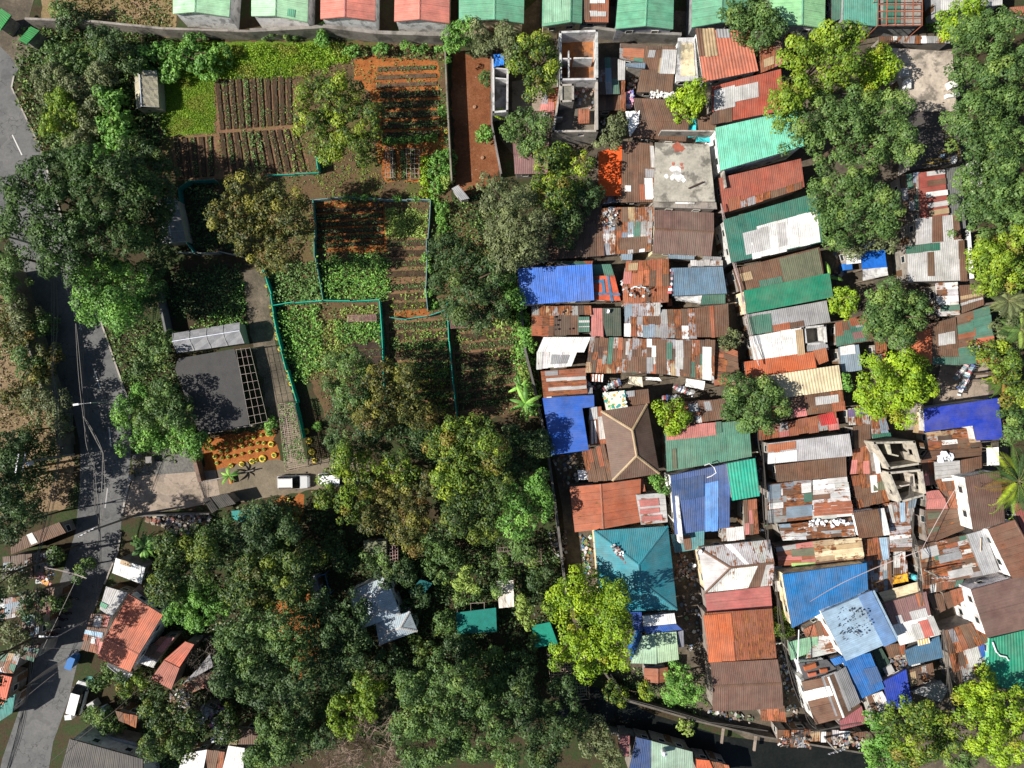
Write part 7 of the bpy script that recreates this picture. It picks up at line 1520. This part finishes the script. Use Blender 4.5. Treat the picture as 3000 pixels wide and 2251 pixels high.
for i, (x, y, r_) in enumerate([(70, 712, 13), (85, 795, 18), (118, 965, 18), (132, 1028, 20), (148, 1080, 17), (160, 1135, 17), (165, 1185, 18), (172, 1222, 20), (195, 1308, 24), (235, 1420, 18), (255, 1480, 18), (262, 1528, 18), (282, 1590, 22), (305, 1650, 20)]): tyre('11', x, y, r_, f'yellow tyre planter along the green net fence by the path, {ORD[i]} from the top', 'tyre planters along the dirt path')
for i, (k, x, y, r_, pl) in enumerate([('10', 1772, 866, 18, None), ('10', 1836, 1278, 18, None)]): tyre(k, x, y, r_, f'half-buried pale tyre ring in the red earth yard, {["upper", "lower"][i]} one', 'tyre rings in the red earth yard', (.3, .17, .1), None, 'tyre')
for i, (k, x, y, r_) in enumerate([('10', 1538, 955, 22), ('10', 1540, 1066, 22)]): tyre(k, x, y, r_, f'yellow tyre planter beside the thin concrete wall, {["upper", "lower"][i]} one', 'tyres beside the thin wall')
tyre('11', 975, 130, 18, 'dark tyre beside the net fence of the orange plot', None, (.06, .05, .05), None, 'tyre')
for i, (x, y) in enumerate([(352, 1048), (372, 1075), (430, 1002), (475, 1008), (352, 1115), (355, 1150), (470, 1145), (415, 1010)]): tyre('21', x, y, 9, f'small black tyre on the dark brown roof, {ORD[i]} of eight', 'black tyres weighing down the dark brown roof', (.02, .02, .02), None, 'tyre', z=3.45)
# ================================================================== VEHICLES
car('12', 300, 868, 0.02, 'silver white estate car parked on the dirt yard', (.62, .62, .62), 4.6, 1.9, 1.75)
car('12', 630, 842, 0.05, 'white car half hidden under the mango tree', (.8, .8, .8), 4.4, 1.8, 1.5, 'sedan')
car('03', 625, 1100, math.radians(75), 'white van parked at the roadside with shrubs at its front', (.8, .79, .77), 4.6, 1.8, 2.0, 'van')
motorbike('03', 560, 765, math.radians(70), 'motor tricycle with blue and silver sidecar in the street', (.03, .03, .035), (.04, .16, .42), 'tricycle')
MG = 'motorcycles parked along the shaded kerb'
motorbike('03', 580, 282, math.radians(-20), 'black motorcycle in the street beside the tree shadow')
for i, (x, y) in enumerate([(430, 520), (410, 570), (490, 450), (380, 640), (520, 400)]): motorbike('03', x, y, math.radians(160), f'motorcycle parked in the shaded kerb row, {ORD[i]} of five', (.06+.1*(i % 2), .02, .02), group=MG)
boxes('03', [(552, 1252, 1.0, .7, 1.0, .1, 'white', 'white food cart with blue base beside the van'), (740, 1160, 1.1, 1.0, 1.2, .5, 'lgrey', 'grey covered cart right of the van'), (830, 1195, .9, .9, 1.0, .4, 'bgrey', 'blue-grey cart right of the grey covered cart')], .02, 'cart', 'cart')
boxes('30', [(1112, 580, 1.0, 1.1, .8, 0, 'lgrey', 'white table with red things on the concrete rooftop'), (1138, 680, .8, 1.2, .7, 0, 'white', 'white sink on the concrete rooftop'), (1505, 680, 1.0, .9, .9, .3, 'white', 'white water heater at the rooftop edge'), (1500, 772, 1.8, .5, .5, .15, 'white', 'long white rounded drum at the rooftop edge'), (1420, 1262, .4, .4, .3, 0, 'lblue', 'small blue box on the tarred rooftop')], 3.4, 'rooftop_box', 'equipment')
boxes('33', [(345, 845, 1.7, .6, .4, .3, 'orange', 'orange box on the dark terrace slab, upper left one'), (455, 875, .95, .5, .4, .15, 'orange', 'orange box on the dark terrace slab, right one'), (362, 905, 1.1, .5, .4, .2, 'terracotta', 'orange box on the dark terrace slab, lower one')], 4.7, 'planter_box', 'box')
boxes('33', [(985, 875, 1.3, 1.3, .8, .5, 'lgrey', 'grey washing machine top in the yard by the royal blue roof')], 2.4, 'washing_machine', 'appliance')
boxes('02', [(1205, 685, .9, .9, .9, .05, (.22, .2, .19), 'brown wooden crate in the gravel yard'), (1405, 700, .6, .5, .1, .1, (.02, .02, .025), 'black tray in the gravel yard, right one'), (1288, 692, .6, .4, .1, .1, (.02, .02, .025), 'black tray in the gravel yard, left one'), (1052, 835, .35, .9, .9, 0, 'grey', 'grey roadside utility cabinet')], .03, 'crate', 'crate')
# gate in the lane, solar-like black panel shelter
h('02', '1640 1000 1700 985 1770 1085 1715 1120', 2.4, 'black sloping gate canopy, left panel', 'black', slope=.3, cat='canopy', name='gate_canopy', win=0)
h('02', '1705 985 1845 958 1912 1040 1778 1080', 2.6, 'black sloping gate canopy, right panel', 'black', slope=.1, cat='canopy', name='gate_canopy', win=0)
for k_, s_, l_ in (('00', '150 325 250 215 320 250 215 360', 'green striped gate roof beside the top left wall'), ('00', '-60 150 10 70 90 125 0 250', 'green gate roof at the left edge by the road')):
    h(k_, s_, 2.6, l_, (.005, .28, .05), slope=.15, cat='gate', name='gate_roof', win=0, nu=7, nv=1)
# ================================================================== POLES, LAMPS, CABLES
pole('02', 600, 640, 11.7, 'utility pole with transformer at the left of the road', (0, 1.2), trafo=True, armdir=1.4)
pole('01', 310, 470, 11, 'utility pole with double crossarm under the huge feathery tree', (0, .6), (.35, .34, .33), armdir=.2)
pole('02', 1110, 1130, 12, 'utility pole leaning over the road by the rubbish heap', (0,), (.25, .22, .19), armdir=.5)
pole('F', 1960, 1215, 8, 'utility pole in the alley beside the very large rusty roof', (0,), armdir=.1)
pole('F', 2035, 1560, 8, 'utility pole near the bottom right trees', (0,), armdir=.3)
pole('F', 1760, 1570, 7, 'utility pole at the canal end of the cable alley', (0,), armdir=.3)
lamp('02', 980, 212, 7.2, -1.6, -.2, 'street lamp with long arm over the curving road')
lamp('03', 705, 462, 6.5, -1.7, .1, 'street lamp beside the brown rusty awnings')
CB = [('F', '112 540 112 800 125 1000 80 1200 60 1500 10 1680', [9, 8, 9, 8, 8, 8], 'thick cable bundle hanging over the left roadside wall', 5, .3),
 ('F', '165 540 178 800 190 960 215 1148', [9, 8, 8.5, 9], 'cable bundle above the curving road', 4, .3), ('F', '215 1148 205 1300 150 1420 60 1480 20 1660', [9, 7, 7, 8, 8], 'cable bundle crossing the lower street', 4, .25),
 ('F', '215 1148 222 980 180 900', [9, 8, 8], 'fan of wires from the leaning pole towards the wall', 3, .4), ('F', '215 1148 205 1010 185 930 165 700', [9, 8, 8, 8], 'pair of wires from the leaning pole up the road', 2, .3),
 ('03', '330 690 650 700', [6, 5], 'single orange wire across the street', 1, .1), ('03', '370 40 700 125', [6, 5], 'pink hose-like wire across the street', 2, .1), ('03', '350 690 620 130', [6, 6], 'diagonal wire over the street', 1, .1), ('03', '90 1190 480 870', [6, 6], 'diagonal wire above the shaded street', 1, .1), ('03', '420 1600 940 1190 1180 980', [6, 5, 4], 'wire from the charcoal roof to the smaller house', 1, .1),
 ('F', '1558 440 1600 620 1640 790', [5, 5, 4.5], 'cable bundle along the alley beside the green and white roof', 5, .25), ('F', '1640 900 1650 1000 1660 1180 1680 1290', [5, 5, 5, 5], 'cable bundle down the alley beside the jade roof', 6, .3), ('F', '1680 1290 1700 1420 1740 1540 1765 1575', [5, 5, 5.5, 5.5], 'cable tangle at the lower end of the alley', 7, .4),
 ('F', '1968 1030 1972 1150 1985 1220 1992 1310', [6, 6, 7, 6], 'cable bundle below the unfinished concrete houses', 8, .25), ('F', '2038 1360 2048 1450 2060 1540', [6, 6, 7], 'cable bundle beside the patchwork roof with blue sheet', 8, .3),
 ('23', '800 900 915 1100 1300 1200 1600 1290 2075 1360', [4.2]*5, 'line of cables along the canal wall', 3, .15), ('F', '1700 1600 1790 1575 1900 1560', [4, 4, 4], 'cables over the stilt shacks', 6, .3), ('F', '1750 1300 1840 1250 1990 1190 2080 1030', [6.5, 6, 7, 5], 'long white wire above the rusty roofs', 2, .1)]
for key_, s_, zs_, lb_, n_, sp_ in CB: cable(C3(key_, s_, zs_), .028, lb_, .4, (.10, .09, .08) if 'white' not in lb_ and 'pink' not in lb_ else (.5, .4, .38), n=n_, spread=sp_)
for i in range(3):
    pts_ = [(1430, 1290, 0), (1700, 1360, 0), (1960, 1420, 0)][i]; p = Wp('23', *pts_[:2], 0); mb = MB(); a = Wp('23', pts_[0]-10, pts_[1]-60, 0); b = Wp('23', pts_[0]-25, pts_[1]+60, 0)
    mb.wallseg(a, b, 1.2, 1.5, .3, (.25, .2, .16)); tag(mb.build('canal_strut', M['concrete'], None, (p.x, p.y, 1.2)), f'concrete strut crossing the canal, {ORD[i]} from the left', 'strut', 'concrete struts across the canal')
# ================================================================== CLUTTER
dish('30', 1475, 1295, 3.4, 'grey satellite dish on the dark tarred rooftop', .55)
dish('22', 1500, 1410, 4.4, 'white satellite dish at the corner of the tan hipped roof, upper one', .42)
dish('22', 1458, 1520, 3.2, 'white satellite dish in the passage left of the tan hipped roof', .3)
dish('03', 738, 912, 3.0, 'round green parasol-like dish by the roadside', .5, (.12, .3, .25))
dish('21', 760, 992, 3.5, 'white bowl on the dark green shingled roof', .32)
tank('23', 1225, 1520, 3.8, 'steel water tank on the sage green roof', .35, 1.0)
tank('33', 1165, 105, 2.4, 'turquoise drum beside the mustard tarpaulin', .4, .9, (.1, .5, .55))
scatter_rubbish('02', '1140 1135 1300 1140 1700 1130 1720 1180 1500 1280 1380 1260 1250 1200', .02, 'heap of rubbish bags and scrap beside the driveway wall', 260, hmax=.7, size=.5)
scatter_rubbish('22', '795 1370 830 1365 975 1500 965 1530 930 1525 800 1400', 5.9, 'strip of white debris lying on the teal hipped roof', 70, [(.8, .8, .78), (.5, .45, .42), (.2, .1, .1)], hmax=.25)
scatter_rubbish('F', '470 1330 500 1340 480 1400 440 1460 400 1420', 0, 'rubbish between the houses left of the broad trees', 60)
scatter_rubbish('03', '1400 1010 1540 1010 1560 1200 1420 1260 1380 1120', 1.5, 'white and grey scrap piled behind the smaller house', 120, hmax=.8)
scatter_rubbish('03', '1700 1160 1880 1150 1860 1440 1720 1420', 1.5, 'pink and violet laundry and scrap in the back yard', 110, [(.6, .2, .35), (.6, .6, .6), (.3, .2, .4), (.15, .15, .2)], hmax=.8)
scatter_rubbish('02', '280 1440 460 1400 440 1660 300 1620', 2.0, 'pale rubble and branches beside the maroon roof', 140, [(.4, .38, .36), (.25, .22, .2), (.5, .48, .48)], hmax=.8)
scatter_rubbish('03', '300 80 440 90 420 170 310 150', 2.5, 'white fridge doors and scrap on the roadside roof', 40, [(.7, .7, .7), (.4, .2, .2), (.6, .3, .1)], size=.6)
scatter_rubbish('03', '160 480 290 480 270 620 160 610', 2.5, 'pale scrap heap on the shaded left roofs', 80, [(.6, .6, .62), (.5, .3, .15), (.3, .3, .35)])
scatter_rubbish('21', '560 1560 900 1560 880 1640 600 1640', .02, 'household clutter in the laundry yard', 70)
scatter_rubbish('32', '1330 1450 1330 1450 1330 1450', 0, 'x', 0) if 0 else None
scatter_rubbish('33', '940 740 1100 720 1130 850 1010 880', 2.4, 'clutter in the yard beside the slate blue roof', 90)
scatter_rubbish('33', '1400 770 1490 780 1500 920 1420 880', .5, 'coloured rubbish in the passage beside the rusty patchwork roofs', 70, [(.1, .4, .4), (.6, .6, .6), (.5, .5, .2), (.1, .2, .4)])
scatter_rubbish('33', '80 1400 340 1400 340 1500 80 1480', 3.2, 'scrap laid on the stilt shacks', 60)
scatter_rubbish('33', '530 1400 790 1400 790 1500 530 1490', 3.2, 'scrap laid on the right-hand stilt shacks', 60)
scatter_rubbish('32', '320 1170 640 1165 640 1220 330 1230', 3.9, 'white rags on the grey and rusty strip roof', 34, [(.8, .8, .8), (.6, .6, .62)], size=.38)
scatter_rubbish('22', '300 1280 440 1250 440 1500 330 1430', .02, 'timber and rags along the long block wall', 90)
scatter_rubbish('22', '545 1290 640 1290 640 1620 590 1640', .02, 'potted plants and junk in the strip left of the teal hipped roof', 90, [(.1, .25, .08), (.5, .5, .5), (.1, .2, .3), (.3, .2, .1)])
scatter_rubbish('22', '1340 1440 1400 1440 1400 1660 1320 1660', .02, 'buckets and boxes in the passage right of the teal hipped roof', 60)
scatter_rubbish('20', '930 740 975 740 970 880 925 880', 2.2, 'printed sheets and clothes hung in the narrow alley', 40, [(.6, .3, .4), (.6, .6, .65), (.15, .15, .4)], size=.5)
scatter_rubbish('21', '880 750 1120 770 1100 900 900 880', 4.1, 'white rags strewn on the orange patchwork roof', 36, [(.75, .75, .75), (.2, .2, .2)])
scatter_rubbish('21', '740 170 860 170 860 320 740 320', 3.5, 'sticks and dry leaves on the patchwork rusty roof', 50)
scatter_rubbish('32', '1380 620 1490 620 1490 680 1380 690', 3.2, 'wrapped white bundle on the rusty brown strip roof', 12, [(.72, .74, .78)], size=.7)
scatter_rubbish('21', '1060 900 1210 905 1220 960 1050 960', 3.4, 'scraps along the graffiti wall', 26)
WG = 'clotheslines'
washing('31', 1680, 1440, 1560, 1640, 2.0, 'clothesline of white and red washing, left one in the pale courtyard', 12); washing('31', 1640, 1430, 1520, 1560, 2.0, 'clothesline crossing towards the lime tree in the pale courtyard', 10)
washing('32', 1640, 0, 1560, 170, 2.0, 'clothesline above the royal blue L-shaped roof', 12)
washing('22', 1310, 85, 1480, 150, 1.8, 'clothesline of mixed clothes in the laundry yard by the small round tree', 14)
washing('21', 570, 1570, 680, 1640, 1.9, 'clothesline of red and white clothes left in the laundry yard', 9)
washing('21', 740, 1640, 880, 1570, 1.9, 'clothesline in the middle of the laundry yard', 9)
washing('22', 1215, 185, 1360, 180, 1.8, 'short clothesline with pink garments above the small round tree', 8)
washing('21', 1290, 860, 1310, 660, 4.2, 'line of small clothes on the left edge of the slate blue roof', 9)
tarp('21', '640 1512 740 1515 735 1575 638 1570', 2.6, 'red and white striped cloth awning in the laundry yard', 'red', stripes='white')
tarp('21', '950 1532 1052 1535 1062 1615 940 1590', 2.6, 'off-white canvas awning with dirty edge in the laundry yard', (.6, .54, .42), sag=.3)
tarp('21', '1082 1535 1190 1540 1215 1568 1085 1560', 2.6, 'small bright white awning in the laundry yard', 'white')
tarp('21', '1410 1548 1565 1570 1555 1640 1405 1610', 2.6, 'large white cloth awning at the right of the laundry yard', 'white')
tarp('33', '895 240 1212 152 1236 232 942 312', 3.4, 'tan canvas awning above the mauve patched roof', (.6, .5, .33), sag=.3)
tarp('33', '832 158 1030 112 1120 130 900 212', 3.2, 'brown tarpaulin below the large blue roof', (.28, .15, .05))
tarp('33', '1028 104 1128 82 1138 148 1010 172', 3.6, 'mustard yellow tarpaulin beside the turquoise drum', (.65, .33, .03))
for k_, s_, l_, n_ in (('22', '1400 1440 1500 1440 1530 1660 1420 1660', 'scrap and buckets in the lane beside the tan hipped roof', 50), ('23', '1340 0 1540 0 1560 700 1420 720 1360 300', 'clutter along the lane left of the rose pink roof', 110), ('21', '1640 210 1700 220 1760 900 1740 1000', 'scrap along the alley right of the wide brown gable', 60), ('22', '1950 480 2010 480 2060 1280 2010 1300', 'scrap in the cable alley beside the jade roof', 60), ('22', '300 640 560 640 600 860 420 900', 'yard clutter below the L-shaped blue roof', 70), ('33', '50 640 150 640 240 1300 160 1300', 'scrap in the cable alley left of the sage green roof', 90), ('32', '1160 1020 1240 1010 1250 1380 1170 1400', 'scrap in the alley below the unfinished houses', 60), ('20', '700 900 840 900 800 1100 700 1120', 'dark scrap in the alley below the roofless house', 40), ('31', '480 240 620 440 620 700 530 900 500 600', 'dim clutter in the gap right of the green and white roof', 50), ('23', '1560 1180 1950 1230 1960 1290 1600 1260', 'rubble at the canal edge below the dull brown roof', 50)):
    scatter_rubbish(k_, s_, .03, l_, n_, [(.4, .38, .35), (.25, .2, .15), (.1, .09, .08), (.5, .49, .46), (.2, .11, .07), (.1, .14, .2), (.12, .18, .1)], .4, hmax=.5)
# banner on the lean-to: generic floral print in white, green and teal
def banner():
    z = 4.05; P = pts('22', '735 142 912 122 930 262 765 284', z); org = tuple(P[0]); root = thing('banner', 'colourful printed banner in white, green and teal spread on the brown lean-to roof', 'banner', org)
    mb = MB(); mb.prism([P[3], P[2], P[1], P[0]], .02, (.72, .68, .55)); mb.build('sheet', M['cloth'], root, org); r = random.Random(3); mo = MB()
    for i in range(70):
        u, v = r.random(), r.random(); c = r.choice([(.05, .3, .28), (.1, .35, .12), (.7, .7, .65), (.06, .25, .4), (.7, .35, .05), (.3, .45, .2)])
        if .25 < u < .75 and .3 < v < .7 and r.random() < .8: continue
        p = lerp(lerp(P[0], P[1], u), lerp(P[3], P[2], u), v)+Vector((0, 0, .012+i*.0006)); s = r.uniform(.1, .3)
        mo.face([p+Vector((math.cos(a)*s*r.uniform(.6, 1), math.sin(a)*s*r.uniform(.6, 1), 0)) for a in (0, 1.05, 2.1, 3.1, 4.2, 5.2)], c)
    mo.build('print', M['plain'], root, org)
banner()
# hazard-striped sign board
def signboard():
    P = pts('33', '1212 628 1305 605 1315 648 1218 672', 4.4); org = tuple(P[0]); mb = MB(); n = 9
    for i in range(n):
        a, b = i/n, (i+1)/n; f = lambda t, v: lerp(lerp(P[0], P[1], t), lerp(P[3], P[2], t), v)
        mb.prism([f(a, 1), f(b, 1), f(b, 0), f(a, 0)], .04, (.7, .32, .02) if i % 2 else (.75, .7, .6))
    tag(mb.build('sign_board', M['plain'], None, org), 'orange and white striped board lying above the slate blue roof', 'board')
signboard()
def curvepipe(key, s, z, label, col, r=.07, name='pipe'):
    P = [Vector(p) for p in C3(key, s, z)]; mb = MB(); mb.tube(P, r, col, 6); tag(mb.build(name, M['plain'], None, tuple(P[0])), label, 'pipe')
curvepipe('33', '1820 640 1850 720 1880 750 1930 760 1950 790', 5.2, 'white pipe ending in a vent on the emerald rooftop', (.75, .75, .75), .1)
curvepipe('22', '1560 730 1600 715 1640 750 1655 790 1620 815 1580 830', 5.3, 'white hose curling on the navy blue roof', (.7, .7, .7))
curvepipe('33', '250 540 238 880', 6.2, 'long white pole lying over the sage green roof', (.75, .75, .72))
curvepipe('20', '1430 1528 1550 1475', 5.25, 'dark timber plank on the concrete roof deck', (.08, .05, .04), .1, 'plank')
curvepipe('32', '1725 1320 1722 1430', 4.6, 'pale plank on the silver grey roof', (.55, .4, .3), .07, 'plank')
curvepipe('13', '395 290 380 270 400 250 430 245', 1.0, 'yellow bicycle-like frame beside the weathered shed', (.6, .4, .05), .06)
curvepipe('02', '1865 815 1878 875', .5, 'orange kayak-like tube at the driveway corner', (.7, .12, .03), .25, 'orange_tube')
# paint marks on the concrete deck
def marks(key, items, z, label, col):
    mb = MB(); r = random.Random(hash_s(label)); c0 = Wp(key, items[0][0], items[0][1], z)
    for k, (x, y, s) in enumerate(items):
        p = Wp(key, x, y, z+.004*k); mb.face([p+Vector((math.cos(a)*s*r.uniform(.55, 1.1), math.sin(a)*s*r.uniform(.55, 1.1), 0)) for a in np.linspace(0, 6.28, 13)[:-1]], col)
    tag(mb.build('paint_stain', M['wall'], None, tuple(c0)), label, 'stain')
marks('20', [(1340, 1400, .9), (1310, 1370, .6), (1360, 1440, .7), (1300, 1440, .4), (1250, 1430, .35), (1390, 1460, .35)], 5.05, 'white paint splash in the middle of the concrete deck', (.75, .73, .7))
marks('20', [(1340, 1195, .75), (1375, 1205, .5)], 5.05, 'large red stain at the top of the concrete deck', (.35, .1, .06))
marks('20', [(1308, 1330, .28), (1375, 1335, .28), (1380, 1362, .22)], 5.05, 'small red stains beside the white paint splash', (.4, .12, .08))
scatter_rubbish('33', '580 350 800 360 870 560 760 620 580 640 560 450', 6.98, 'black scuffs and scraps on the light blue roof', 70, [(.04, .05, .06), (.1, .12, .15)], size=.2, hmax=.0) if 1 else None
# cloud-free check of labels
_seen = {}
for o in bpy.data.objects:
    if o.parent is None and 'label' in o.keys():
        _seen.setdefault(o['label'], []).append(o.name)
        if not 4 <= len(o['label'].split()) <= 16: print('LABEL LENGTH', o['label'])
for k, v in _seen.items():
    if len(v) > 1: print('DUP LABEL', len(v), k)
print('leaves', LEAFN, 'objects', len(bpy.data.objects), 'houses', len(HOUSES))
